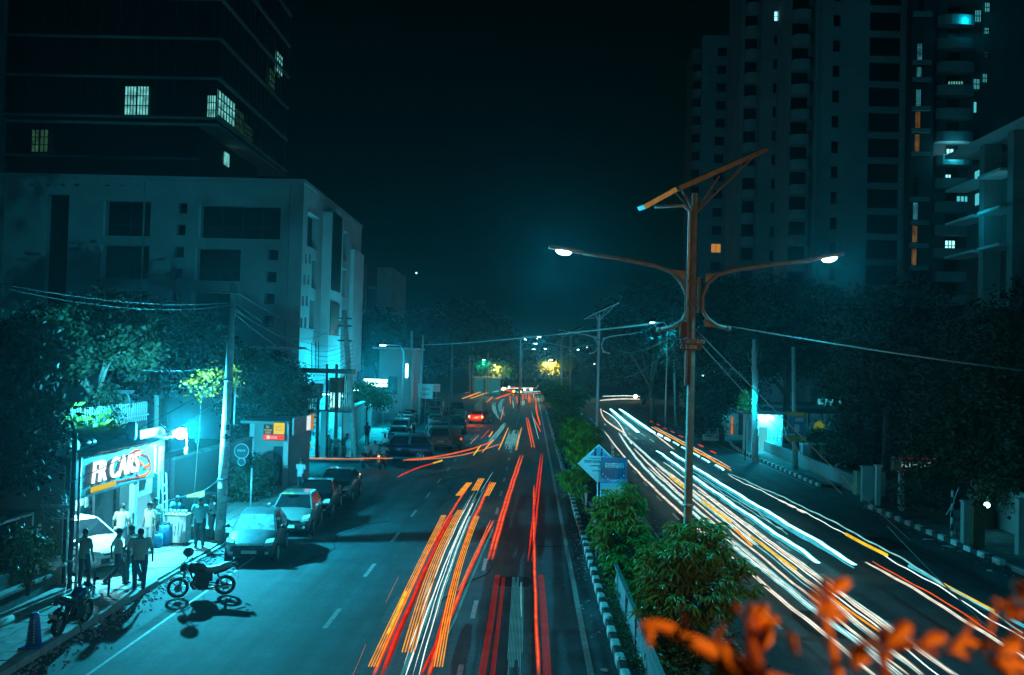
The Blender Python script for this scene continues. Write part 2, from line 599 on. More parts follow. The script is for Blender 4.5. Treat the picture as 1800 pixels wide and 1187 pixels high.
for a, b in zip(ys[:-1], ys[1:]):
    fr2.add([(rk(a) + .1, a, .13), (24, a, .13), (24, b, .13), (rk(b) + .1, b, .13), (rk(a) + .1, a, -.1), (rk(b) + .1, b, -.1)], [(0, 1, 2, 3), (4, 0, 3, 5)]) if rk(b) < 23.5 else None
tag(fr2.build('footpath', concrete_dk), kind='structure')
# gutter grit and litter along the kerbs
grit = MB()
for k in range(1500):
    y = random.uniform(14, 46)
    x = LK + 0.12 + abs(random.gauss(0, 0.45))
    s = random.uniform(.01, .04)
    grit.box((x, y, 0.008 + s / 2), (s * 1.5, s, s), random.random() * 3)
for k in range(500):
    y = random.uniform(24, 60)
    x = random.choice([ME0 - 0.15 - abs(random.gauss(0, 0.25)), RK - .15 - abs(random.gauss(0, 0.4)), ME1 + 0.15 + abs(random.gauss(0, .3))])
    s = random.uniform(.015, .05)
    grit.box((x, y, 0.008 + s / 4), (s * 1.6, s, s / 2), random.random() * 3)
tag(grit.build('gutter_grit', concrete), kind='stuff')
lit_defs = [(1037, 840, 'white'), (1018, 903, 'pale'), (1043, 966, 'crumpled white'), (1062, 1180, 'flat white'), (1553, 892, 'torn white'), (1606, 920, 'wide pale'), (1630, 950, 'long crumpled'), (1668, 962, 'largest crumpled'), (1468, 846, 'reddish'), (1540, 860, 'small pale'), (1740, 1005, 'tiny pale'), (1310, 1005, 'scrap of white')]
for i, (px, py, w) in enumerate(lit_defs):
    p = G(px, py, 0.02)
    mb = MB()
    s = 0.09 + 0.07 * random.random()
    if 'largest' in w or 'long' in w: s = 0.28
    n = 7
    vs = [(s * random.uniform(.6, 1.2) * math.cos(t * 6.283 / n), s * random.uniform(.4, .9) * math.sin(t * 6.283 / n), random.uniform(0, .05)) for t in range(n)] + [(0, 0, .07)]
    mb.add(vs, [(t, (t + 1) % n, n) for t in range(n)])
    side_w = 'beside the median kerb' if px < 1100 else ('on the right lanes near the bushes' if px == 1310 else 'in the gutter of the right footpath')
    o = mb.build('litter', litter_m if 'red' not in w else mat('red_litter', (.5, .05, .04)), loc=p)
    tag(o, f'{w} piece of litter lying {side_w}', 'litter', 'litter along the kerbs')
# ================================================================== BUILDINGS
def facade(mb, fr, U, Z, holes, depth, u0=0.0, z0=0.0):
    """wall face with real openings. fr(u,z,d) -> point, d into the wall. holes = (u0,u1,z0,z1)"""
    us = sorted(set([u0, U] + [h[0] for h in holes] + [h[1] for h in holes]))
    zs = sorted(set([z0, Z] + [h[2] for h in holes] + [h[3] for h in holes]))
    for a, b in zip(us[:-1], us[1:]):
        for c, d in zip(zs[:-1], zs[1:]):
            mu, mz = (a + b) / 2, (c + d) / 2
            if any(h[0] < mu < h[1] and h[2] < mz < h[3] for h in holes):
                continue
            mb.add([fr(a, c, 0), fr(b, c, 0), fr(b, d, 0), fr(a, d, 0)], [(0, 1, 2, 3)])
    for h in holes:
        a, b, c, d = h[:4]
        q = [(a, c), (b, c), (b, d), (a, d)]
        for i in range(4):
            (ua, za), (ub, zb) = q[i], q[(i + 1) % 4]
            mb.add([fr(ua, za, 0), fr(ub, zb, 0), fr(ub, zb, depth), fr(ua, za, depth)], [(0, 1, 2, 3)])
def pane(fr, h, d, m, parent, name='window', bars=(0, 0), bar_m=None, bw=0.05):
    a, b, c, e = h[:4]
    mb = MB()
    P = [fr(a, c, d), fr(b, c, d), fr(b, e, d), fr(a, e, d), fr(a, c, d + .04), fr(b, c, d + .04), fr(b, e, d + .04), fr(a, e, d + .04)]
    mb.add(P, [(0, 1, 2, 3), (4, 7, 6, 5), (0, 4, 5, 1), (1, 5, 6, 2), (2, 6, 7, 3), (3, 7, 4, 0)])
    w = mb.build(name, m, parent)
    if bars[0] or bars[1]:
        g = MB()
        for i in range(bars[0] + 2):
            u = a + (b - a) * i / (bars[0] + 1)
            g.beam(fr(u, c, d - .04), fr(u, e, d - .04), bw)
        for i in range(bars[1] + 2):
            z = c + (e - c) * i / (bars[1] + 1)
            g.beam(fr(a, z, d - .045), fr(b, z, d - .045), bw)
        g.build('window_bars', bar_m or frame_dk, w)
    return w

# ---- the pale concrete office block on the left
Y0 = 79.0
bx = AY(535, 322, Y0)
BX, BZ = bx.x, bx.z                       # corner and parapet height
root = thing('office_building', 'pale grey concrete office block with large dark window openings and a brighter road side', 'building', (BX, Y0, 0))
def uF(px): return AY(px, 450, Y0).x - BX
def zF(px, py): return AY(px, py, Y0).z
front = lambda u, z, d: Vector((u, d, z))
holes = []
for (x0, x1, y0, y1) in ((351, 491, 361, 418), (347, 423, 437, 493), (342, 419, 514, 571), (183, 262, 353, 414), (181, 262, 431, 489), (180, 262, 509, 560)):
    holes.append((uF(x0), uF(x1), zF(x0, y1), zF(x0, y0)))
for y in (366, 404, 443, 481, 520):
    xm = 318 - (y - 366) * .04
    holes.append((uF(xm - 8), uF(xm + 8), zF(xm, y + 9.5), zF(xm, y - 9.5)))
for y in (448, 487, 525, 565):
    xm = 480 - (y - 448) * .05
    holes.append((uF(xm - 9), uF(xm + 9), zF(xm, y + 9.5), zF(xm, y - 9.5)))
holes.append((uF(80), uF(118), 2.0, zF(100, 342)))
for x in (50, 79, 105, 130, 184, 210, 236):
    holes.append((uF(x - 4), uF(x + 4), zF(x, 327), BZ - 0.5))
UL = uF(2) - 22
wall = MB()
facade(wall, front, 0.0, BZ, holes, 0.7, u0=UL, z0=0.0)
# side along the road
SL = 27.0
fr_s = lambda u, z, d: Vector((-d, u, z))
def uS(px): return AX(px, 450, BX).y - Y0
def zS(px, py): return AX(px, py, BX).z
sh = []
for (x0, x1, y0, y1) in ((539, 558, 378, 436), (603, 610, 408, 458), (599, 609, 473, 522), (598, 608, 545, 600)):
    sh.append((uS(x0), uS(x1), zS((x0 + x1) / 2, y1), zS((x0 + x1) / 2, y0)))
for y in (455, 492, 530, 568):
    for x in (538, 545):
        x_ = x - (y - 455) * .04
        sh.append((uS(x_ - 1.8), uS(x_ + 1.8), zS(x_, y + 9), zS(x_, y - 9)))
for (x0, x1, y0, y1) in ((549, 558, 457, 508), (547, 556, 528, 579)):
    sh.append((uS(x0), uS(x1), zS((x0 + x1) / 2, y1), zS((x0 + x1) / 2, y0)))
for y in (408, 442, 475, 509, 544, 577):
    x_ = 591 - (y - 408) * .03
    sh.append((uS(x_ - 1.4), uS(x_ + 1.4), zS(x_, y + 8), zS(x_, y - 8)))
side_w = MB()
facade(side_w, fr_s, SL, BZ, sh, 0.6)
side_w.build('side_wall', mat('side_plaster_as_lit', (.44, .46, .46), .85, var=.15, scale=.4), root)  # side plaster lightened, putting its stronger light into the colour
wall.add([(UL, 0, BZ), (0, 0, BZ), (0, SL, BZ), (UL, SL, BZ)], [(0, 1, 2, 3)])
wall.add([(UL, 0, 0), (UL, SL, 0), (UL, SL, BZ), (UL, 0, BZ), (0, SL, 0), (0, SL, BZ)], [(0, 1, 2, 3), (1, 4, 5, 2)])
wall.build('wall', plaster, root)
for h in holes:
    w = pane(front, h, 0.66, glass_void, root)
    if h[1] - h[0] > 2.5 and h[2] > 3:
        MB().bb(h[0] - .16, h[0] - 0.003, -0.05, 0.5, h[2], h[3]).build('window_jamb', trim_pale, root)
for h in [h for h in holes if h[1] - h[0] > 2.5]:
    g = MB()
    nb = max(2, int((h[1] - h[0]) / 1.5))
    for i in range(1, nb):
        u = h[0] + (h[1] - h[0]) * i / nb
        g.bb(u - .03, u + .03, .60, .655, h[2], h[3])
    g.bb(h[0], h[1], .60, .655, h[2] + 1.0, h[2] + 1.06)
    g.build('window_frame', frame_dk, root)
for u in (-13.2, -24.9, -1.1):
    MB().bb(u - .06, u + .06, -.14, -.003, 0, BZ - .2).build('downpipe', plaster_dk, root)
for h in sh:
    pane(fr_s, h, 0.56, glass_void, root)
    if h[1] - h[0] > 2:
        MB().bb(-0.02, 0.10, h[0], h[1], h[3] + 0.003, h[3] + 0.15).build('lintel', plaster_lt, root)
cap = MB().bb(UL, 0.12, -0.12, 0.18, BZ + .003, BZ + 0.3).bb(-0.18, 0.12, 0.183, SL, BZ + .003, BZ + .3)
cap.build('parapet', plaster, root)
# projecting bay on the side
by0, by1 = uS(566), uS(588)
bay = MB().bb(0.003, .8, by0, by1, 3.8, BZ - 1.2)
bay.build('bay', plaster_lt, root)
for (yb, yt) in ((380, 515), (530, 582)):
    MB().bb(.805, .86, by0 + .4, by1 - 1.0, zS(575, yb + 60 if yb == 530 else 512), zS(575, yt - (140 if yb == 380 else 50))).build('bay_window', glass_void, root)
MB().bb(0.003, 0.4, SL - 6.0, SL - .3, 5.5, BZ - 3.0).build('pilaster', plaster_lt, root)
MB().bb(0.003, 0.3, 11.2, 11.6, 0, BZ - .2).build('downpipe', plaster_lt, root)
# flat canopy edge and ground floor pale wall
MB().bb(uF(436), 0.9, -1.3, -0.003, zF(480, 613), zF(480, 609)).build('canopy', plaster_lt, root)
# lamps that wash the side wall (bracket lamps)
for yy in (3.0, 15.0):
    lm = MB().sphere((3.0, yy, 3.7), .12).cyl((0.003, yy, 3.8), (3.0, yy, 3.8), .03, n=6)
    lm.build('wall_lamp', led_core, root)
    lamp('POINT', 'wall_lamp_light', root, (3.3, yy, 3.6), 1300, TEALW, .25)
lo_wing = None

# ---- dark glass tower behind it
Yt = 96.0
c0 = AY(388, 69, Yt)
TX = c0.x
band = [AY(388, 69, Yt).z + k * 4.03 for k in (-3, -2, -1, 0, 1, 2, 3, 4, 5, 6)]
tower = thing('glass_office_tower', 'dark glass office tower with pale floor bands rising behind the concrete block', 'building', (TX, Yt, 0))
def uT(px, py=200): return AY(px, py, Yt).x - TX
TL = uT(8)
SD = 27.0
body = MB()
zb = AY(366, 212, Yt).z
lit = [(218, 240, 152, 203), (240, 262, 152, 203), (363, 380, 168, 207), (57, 72, 228, 268), (72, 88, 228, 268)]
body.bb(TL, -0.15, 0.15, SD, zb, 75)
body.bb(TL, -2.2, 0.6, SD - 5, 4, zb)
body.build('curtain_wall', glass_void, tower)
for k, z in enumerate(band):
    if z < zb - .5:
        MB().bb(TL - .2, -2.0, 0.35, 0.75, z - .14, z + .14).build('floor_band', plaster_dk, tower)
    else:
        MB().bb(TL - .2, 0.2, -0.1, 0.12, z - .12, z + .12).build('floor_band', plaster_dk, tower)
        MB().bb(-.12, .12, .123, SD, z - .17, z + .17).build('floor_band', plaster, tower)  # same bands in lighter plaster, painting in the brighter side
MB().bb(TL, 0, 0.2, SD, zb - .5, zb - 0.25).build('soffit', plaster, tower)
mull = MB()
u = TL
while u < -0.3:
    mull.bb(u - .04, u + .04, 0.02, 0.14, zb, 75)
    u += 1.9
y = 1.5
while y < SD:
    mull.bb(-.14, -.02, y - .04, y + .04, zb, 75)
    y += 1.7
tag(mull.build('mullions', frame_dk, tower), kind='stuff')
MB().bb(TL - 1.2, TL - .2, -0.5, SD, 0, 75).build('corner_pier', plaster_dk, tower)
tw = emit('tower_window_light', (0.22, 0.85, 0.80), 0.75, True)
tw_dim = emit('dim_window_light', (0.15, 0.5, 0.25), 0.16, True)
frt = lambda u, z, d: Vector((u, d, z))
for (x0, x1, y0, y1) in lit:
    xm = (x0 + x1) / 2
    dim = y0 > 220
    pane(frt, (uT(x0) + .05, uT(x1) - .05, AY(xm, y1, Yt).z, AY(xm, y0, Yt).z), -0.03, tw_dim if dim else tw, tower, 'lit_window', (1 if dim else 3, 2), frame_dk, .08 if dim else 0.07)
fst = lambda u, z, d: Vector((-d, u, z))
for (x0, x1, za, zc, m) in ((381.5, 412, 0.5, 3.1, tw), (413, 428, .4, 2.8, tw_dim), (430, 444, .4, 2.0, tw_dim)):
    pane(fst, (AX(x0, 200, TX).y - Yt, AX(x1, 200, TX).y - Yt, zb + za, zb + zc), -0.03, m, tower, 'lit_window', (5, 2), frame_dk, .09)
for (x0, x1, py, hh, m) in ((485, 496, 113, 2.6, tw), (472, 482, 145, 3.0, tw_dim)):
    zc = AX((x0 + x1) / 2, py, TX).z
    pane(fst, (AX(x0, py, TX).y - Yt, AX(x1, py, TX).y - Yt, zc - hh / 2, zc + hh / 2), -.03, m, tower, 'lit_window', (2, 3), frame_dk, .12)
pp = AY(417, 286, Yt)
lowp = MB().bb(-2.19, -2.1, 9.0, 10.6, zb - 2.6, zb - 1.2)
lowp.build('lit_window', tw, tower)

# ---- little far block right of the office building
Yb = 125.0
o0 = AY(632, 470, Yb)
far1 = thing('apartment_block', 'small dark apartment block half hidden beyond the concrete office side', 'building', (o0.x, Yb, 0))
W1 = AY(683, 500, Yb).x - o0.x
m1 = MB().bb(-3, W1 - 1.5, 0, 14, 0, AY(650, 462, Yb).z)
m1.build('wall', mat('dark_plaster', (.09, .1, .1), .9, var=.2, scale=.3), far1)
MB().bb(0.3, 1.0, -.5, -0.003, 0, AY(650, 466, Yb).z).build('column', plaster_dk, far1)
MB().bb(W1 - 1.5, W1 + .4, 0, 14, 0, AY(670, 470, Yb).z).build('side_wing', plaster_dk, far1)
pane(lambda u, z, d: Vector((u, d, z)), (AY(631, 534, Yb).x - o0.x, AY(637, 534, Yb).x - o0.x, AY(634, 539, Yb).z, AY(634, 529, Yb).z), -.05, emit('pale_green_window', (.5, 1, .6), .9), far1, 'lit_window')
for z in (8, 12, 16):
    MB().bb(1.3, W1 - 1.6, -0.6, -0.003, z, z + .25).build('floor_slab', plaster_dk, far1)

# ---- the residential towers on the right
def tower_face(root, Y, ox, x0, x1, ztop, holes, m, depth=.35, wm=None, side=None, sidelen=10):
    fr = lambda u, z, d: Vector((u, Y - ROOTY + d, z))
    wl = MB()
    facade(wl, fr, x1, ztop, [h for h in holes], depth, u0=x0, z0=0)
    wl.add([(x0, Y - ROOTY, 0), (x0, Y - ROOTY, ztop), (x0, Y - ROOTY + sidelen, ztop), (x0, Y - ROOTY + sidelen, 0)], [(0, 1, 2, 3)])
    wl.add([(x1, Y - ROOTY, 0), (x1, Y - ROOTY, ztop), (x1, Y - ROOTY + sidelen, ztop), (x1, Y - ROOTY + sidelen, 0)], [(0, 1, 2, 3)])
    wl.add([(x0, Y - ROOTY, ztop), (x1, Y - ROOTY, ztop), (x1, Y - ROOTY + sidelen, ztop), (x0, Y - ROOTY + sidelen, ztop)], [(0, 1, 2, 3)])
    wl.build('wall', m, root)
    return fr
ROOTY = 118.0
rt = AY(1430, 300, ROOTY)
tr = thing('residential_tower', 'tall grey apartment tower with stacked curved balconies and square dark windows', 'building', (rt.x, ROOTY, 0))
def uR(px, Y=ROOTY, py=300): return AY(px, py, Y).x - rt.x
def zR(px, py, Y=ROOTY): return AY(px, py, Y).z
TOP = 62.0
FH = 44.8 / 1700 * ROOTY
z_ref = zR(1467, 107 / 2.967)
hs = []
big = []
for k in range(-4, 17):
    z = z_ref - k * FH
    if z < 3 or z > TOP - 2: continue
    hs.append((uR(1460.5), uR(1473.5), z - .75, z + .75))
    big.append((uR(1525), uR(1581), z - 1.15, z + 1.2))
fr = tower_face(tr, ROOTY, 0, uR(1430), uR(1597), TOP, hs + big, plaster_dk, depth=.5)
for h in hs: pane(fr, h, .45, glass_void, tr)
for h in big: pane(fr, h, .45, glass_void, tr)
MB().bb(uR(1583), uR(1597), -.35, -.003, 0, TOP).build('pilaster', plaster_dk, tr)
MB().bb(uR(1430), uR(1434), -.3, -.003, 0, TOP).build('pilaster', plaster_dk, tr)
# curved balcony stack
def balcony(w, d, h):
    mb = MB()
    n = 8
    out = [(-w / 2, 0)] + [(-w / 2 * math.cos(t * math.pi / n), -d * (0.55 + 0.45 * math.sin(t * math.pi / n))) for t in range(n + 1)] + [(w / 2, 0)]
    inn = [(x * .93, y * .9) for x, y in out]
    m = len(out)
    vs = [(x, y, 0) for x, y in out] + [(x, y, h) for x, y in out] + [(x, y, h) for x, y in inn] + [(x, y, .15) for x, y in inn]
    fs = []
    for i in range(m - 1):
        fs += [(i, i + 1, m + i + 1, m + i), (m + i, m + i + 1, 2 * m + i + 1, 2 * m + i), (2 * m + i, 2 * m + i + 1, 3 * m + i + 1, 3 * m + i)]
    fs += [tuple(reversed(range(m))), tuple(range(3 * m, 4 * m))]
    mb.add(vs, fs)
    return mb
def balcony_stack(root, Y, pxl, pxr, pyref, step_px, k0, k1, m, oy):
    w = uR(pxr, Y) - uR(pxl, Y)
    cx = (uR(pxr, Y) + uR(pxl, Y)) / 2
    fh = step_px / 1700 * Y
    zr = zR((pxl + pxr) / 2, pyref, Y)
    me = balcony(w, 1.7, 1.2).mesh('balcony', m)
    vo = MB().bb(-w * .42, w * .42, .02, .06, 0, fh - 1.35).mesh('balcony_door', glass_void)
    for k in range(k0, k1):
        z = zr - k * fh
        if z < 3 or z > TOP - 3: continue
        obj('balcony', me, root, (cx, oy, z - .6))
        obj('balcony_door', vo, root, (cx, oy - .05, z + .65))
MB().bb(uR(1388), uR(1430) - .003, 1.6, 8, 0, TOP).build('recess_wall', plaster_dk, tr)
balcony_stack(tr, ROOTY, 1391, 1425, 72 / 2.967, 44.4, -3, 15, plaster_dk, 1.55)
# second strip of wall left of the balconies
Y2 = 125.0
hs2 = []
fh2 = 42.0 / 1700 * Y2
for k in range(-3, 15):
    z = zR(1365, 28 + 42.2 * k, Y2)
    if z < 3 or z > TOP: continue
    hs2.append((uR(1356, Y2), uR(1374, Y2), z - .65, z + .65, k))
wl = tower_face(tr, Y2, 0, uR(1335, Y2), uR(1388, Y2), TOP, hs2, plaster_dk, depth=.4)
for h in hs2:
    pane(wl, h, .3, white_win if h[4] == 0 else glass_void, tr, 'lit_window' if h[4] == 0 else 'window', (2, 1) if h[4] == 0 else (0, 0))
MB().bb(uR(1376, Y2), uR(1388, Y2), 6.7, 6.95, 0, TOP).build('dark_strip', frame_dk, tr)
balcony_stack(tr, 128.0, 1303, 1330, 60, 41.0, -2, 14, plaster_dk, 10.0)
MB().bb(uR(1298, 128), uR(1335, Y2) - .003, 10.05, 18, 0, TOP).build('recess_wall', plaster_dk, tr)
# far lower wing on the left
Y3 = 165.0
Zt = AY(1250, 62, Y3).z
t2 = thing('residential_tower', 'lower apartment wing at the left end of the towers with one orange window', 'building', (rt.x, ROOTY, 0))
hs3 = []
for k in range(0, 13):
    z = zR(1264, 91 + 31.4 * k, Y3)
    if z < 3: continue
    hs3.append((uR(1257 - k * .35, Y3), uR(1274 - k * .35, Y3), z - .75, z + .75, k))
f3 = tower_face(t2, Y3, 0, uR(1230, Y3), uR(1297, Y3), Zt, hs3, plaster_dk, depth=.4)
for h in hs3:
    pane(f3, h, .3, warm_win if h[4] == 11 else glass_void, t2, 'lit_window' if h[4] == 11 else 'window', (1, 0) if h[4] == 11 else (0, 0))
balcony_stack(t2, 166.0, 1213, 1230, 105, 31.4, 0, 12, plaster_dk, 48.0)
MB().bb(uR(1214, 166), uR(1230, Y3) - .003, 48.1, 55, 0, Zt - 2).build('recess_wall', plaster_dk, t2)
MB().bb(uR(1279, Y3), uR(1290, Y3), 46.75, 46.95, 0, Zt - .5).build('dark_strip', frame_dk, t2)
MB().bb(uR(1280, Y3), uR(1296, Y3), 49, 52, Zt + .003, Zt + 1.6).build('roof_tank', plaster_dk, t2)

# right hand block with the lit stair window and curved balconies
Y4 = 116.0
t3 = thing('residential_tower', 'dark apartment tower with a lit gridded stair window running down its left edge', 'building', (rt.x, ROOTY, 0))
oy = Y4 - ROOTY
stair = []
pat = ['d', 'c', 'c', 'c', 'o', 'o', 'd', 'o2', 'o', 'o', 'd']
spy = [(-20, 20), (76, 105), (117, 135), (157, 186), (196, 225), (236, 266), (310, 345), (356, 386), (397, 426), (437, 466), (480, 505)]
st_c = emit('stair_window_teal', (.10, .60, .75), .55, True)
st_o = emit('stair_window_orange', (.55, .27, .07), .5, True)
for (a, b), c in zip(spy, pat):
    xm = 1614 - (a - 76) * .012
    stair.append((uR(xm - 4.5, Y4), uR(xm + 4.5, Y4), zR(xm, b, Y4), zR(xm, a, Y4), c))
f4 = tower_face(t3, Y4, 0, uR(1599, Y4), uR(1640, Y4), TOP, [s for s in stair if s[3] < TOP], frame_dk, depth=.3)
for h in stair:
    if h[3] >= TOP: continue
    pane(f4, h, .2, {'c': st_c, 'o': st_o, 'o2': st_c, 'd': glass_void}[h[4]], t3, 'stair_window', (3, 9) if h[4] != 'd' else (0, 0), frame_dk, .05)
for (a_, b_) in spy:
    z = zR(1616, b_ + 6, Y4)
    MB().bb(uR(1600, Y4), uR(1632, Y4), oy - .5, oy - .003, z - .25, z + .25).build('floor_band', plaster_dk, t3)
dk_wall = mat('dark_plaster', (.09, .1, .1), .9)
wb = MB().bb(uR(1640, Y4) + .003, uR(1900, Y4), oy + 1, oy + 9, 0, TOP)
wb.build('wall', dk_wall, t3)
me = balcony(4.4, 1.6, 1.2).mesh('balcony', plaster_dk)
for k in range(0, 13):
    z = zR(1675, 45 + 41 * k, Y4)
    if z < 4: continue
    obj('balcony', me, t3, (uR(1678, Y4), oy + 1, z))
    MB().bb(uR(1668, Y4), uR(1690, Y4), oy + .93, oy + .97, z + 1.25, z + 2.6).build('balcony_door', glass_void, t3)
fw = lambda u, z, d: Vector((u, oy + 1 + d, z))
litr = [(1709, 1720, 18, 40, 'c', 3), (1726, 1735, 5, 22, 'c', 2), (1726, 1734, 49, 61, 'c', 2), (1726, 1733, 90, 103, 'd', 2), (1708, 1719, 139, 158, 'c', 3), (1724, 1732, 130, 146, 'c', 2), (1710, 1714, 180, 198, 'c', 0),
        (1663, 1690, 143, 160, 'g', 5), (1664, 1679, 193, 199, 'w', 1), (1672, 1679, 234, 240, 'o', 0), (1662, 1675, 262, 280, 'w', 1), (1661, 1671, 307, 320, 'w', 1), (1662, 1680, 423, 442, 'w', 2), (1681, 1702, 345, 372, 'c', 2), (1631, 1633, 425, 442, 'w', 0), (1707, 1713, 423, 440, 'c', 1), (1705, 1714, 302, 318, 'c', 1), (1709, 1716, 340, 358, 'w', 1)]
gm = emit('greenish_window_light', (.2, .8, .6), .55, True)
orw = emit('orange_window_light', (1.0, .45, .05), .6)
for (x0, x1, y0, y1, c, n) in litr:
    xm = (x0 + x1) / 2
    dd = -0.08 if y0 > 30 else -.08
    pane(fw, (uR(x0, Y4 + 1), uR(x1, Y4 + 1), zR(xm, y1, Y4 + 1), zR(xm, y0, Y4 + 1)), dd, {'c': teal_win, 'd': tw_dim, 'w': white_win, 'o': orw, 'g': gm}[c], t3, 'lit_window', (n, 1 if n else 0), frame_dk, .09)
lamp('POINT', 'balcony_light', t3, (uR(1672, Y4), oy - 1.0, zR(1672, 273, Y4)), 260, TEALW, .2)
lamp('POINT', 'balcony_light', t3, (uR(1690, Y4), oy - 1.0, zR(1690, 40, Y4)), 120, TEALW, .2)
bl = MB().sphere((uR(1672, Y4), oy - .6, zR(1672, 273, Y4)), .28)
bl.build('balcony_lamp', led_core, t3)
# nearest residential block on the far right: face along the road, lit slabs
XR = 41.0
t4 = thing('balcony_apartments', 'dark apartment block at the right edge with lit slanting balcony slabs', 'building', (XR, 80, 0))
def yR(px, py=300): return AX(px, py, XR).y - 80
def zRx(px, py): return AX(px, py, XR).z
zt4 = zRx(1800, 225) + 1
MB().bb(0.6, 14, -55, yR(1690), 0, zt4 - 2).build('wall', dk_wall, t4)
MB().bb(-1.6, 14, -55, yR(1690), zt4 - 1.2, zt4 - .85).build('roof_slab', plaster_lt, t4)
for zz in (zRx(1739, 318), zRx(1739, 380), zRx(1739, 442)):
    for (a, b) in ((1690, 1739), (1748, 1789)):
        MB().bb(-1.5, .597, yR(b), yR(a), zz - .1, zz + .15).build('balcony_slab', plaster_lt, t4)
for px in (1744, 1795):
    MB().bb(-.9, .597, yR(px) - .5, yR(px) + .5, 0, zt4 - 1.25).build('column', plaster_dk, t4)
fx = lambda u, z, d: Vector((.6 - d, u, z))
for (a, b, y0, y1, m, n) in ((1705, 1714, 300, 322, teal_win, 1), (1780, 1788, 324, 356, white_win, 1), (1769, 1779, 330, 360, tw_dim, 2), (1706, 1714, 340, 360, teal_win, 1), (1720, 1738, 350, 372, glass_void, 2), (1720, 1738, 285, 312, glass_void, 2)):
    mb = (a + b) / 2
    pane(fx, (yR(b), yR(a), zRx(mb, y1), zRx(mb, y0)), .1, m, t4, 'lit_window' if m is not glass_void else 'window', (n, 1), frame_dk, .07)
lamp('POINT', 'balcony_light', t4, (-3.2, 6.0, zt4 - 8.0), 150, TEALW, .3)
# ================================================================== STREET LAMPS
# a line of writing too blurred in the photograph to read: short upright and curved strokes
def scrib(parent, w, h, m, loc, nm='sign_lettering'):
    rnd = random.Random(int(w * 1000 + h * 7000))
    mb = MB()
    x = -w / 2
    while x < w / 2 - h * .3:
        cw = h * rnd.uniform(.4, .7)
        k = rnd.randint(0, 3)
        mb.bb(x, x + h * .16, -.004, .002, -h / 2, h / 2)
        if k != 1: mb.bb(x + h * .165, x + cw, -.004, .002, h / 2 - h * .16, h / 2)
        if k != 2: mb.bb(x + h * .165, x + cw, -.004, .002, -h * .08, h * .08)
        if k > 1: mb.bb(x + h * .165, x + cw, -.004, .002, -h / 2, -h / 2 + h * .16)
        x += cw + h * .22
    return mb.build(nm, m, parent, loc=loc)
YP = 25.4
pb = AY(1215, 640, YP)
PX = pb.x
def L1(px, py, dy=0.0):
    p = AY(px, py, YP)
    return Vector((p.x - PX, dy, p.z))
lamp_lens = led_core
def lamp_head(s):
    hd = MB()
    hd.loft([[(s * x, y * w, z) for (y, z) in ((-.17, 0), (-.1, .07), (.1, .07), (.17, 0), (.1, -.04), (-.1, -.04))] for x, w, z0 in ((0, .5, 0), (.15, .95, 0), (.55, 1, 0), (.8, .7, 0), (.9, .3, 0)) for z in [0]][:0] or
            [[(s * x, yy * w, zz) for (yy, zz) in ((-.17, 0), (-.1, .07), (.1, .07), (.17, 0), (.1, -.03), (-.1, -.03))] for x, w in ((0, .45), (.15, .95), (.55, 1), (.8, .7), (.9, .3))])
    return hd
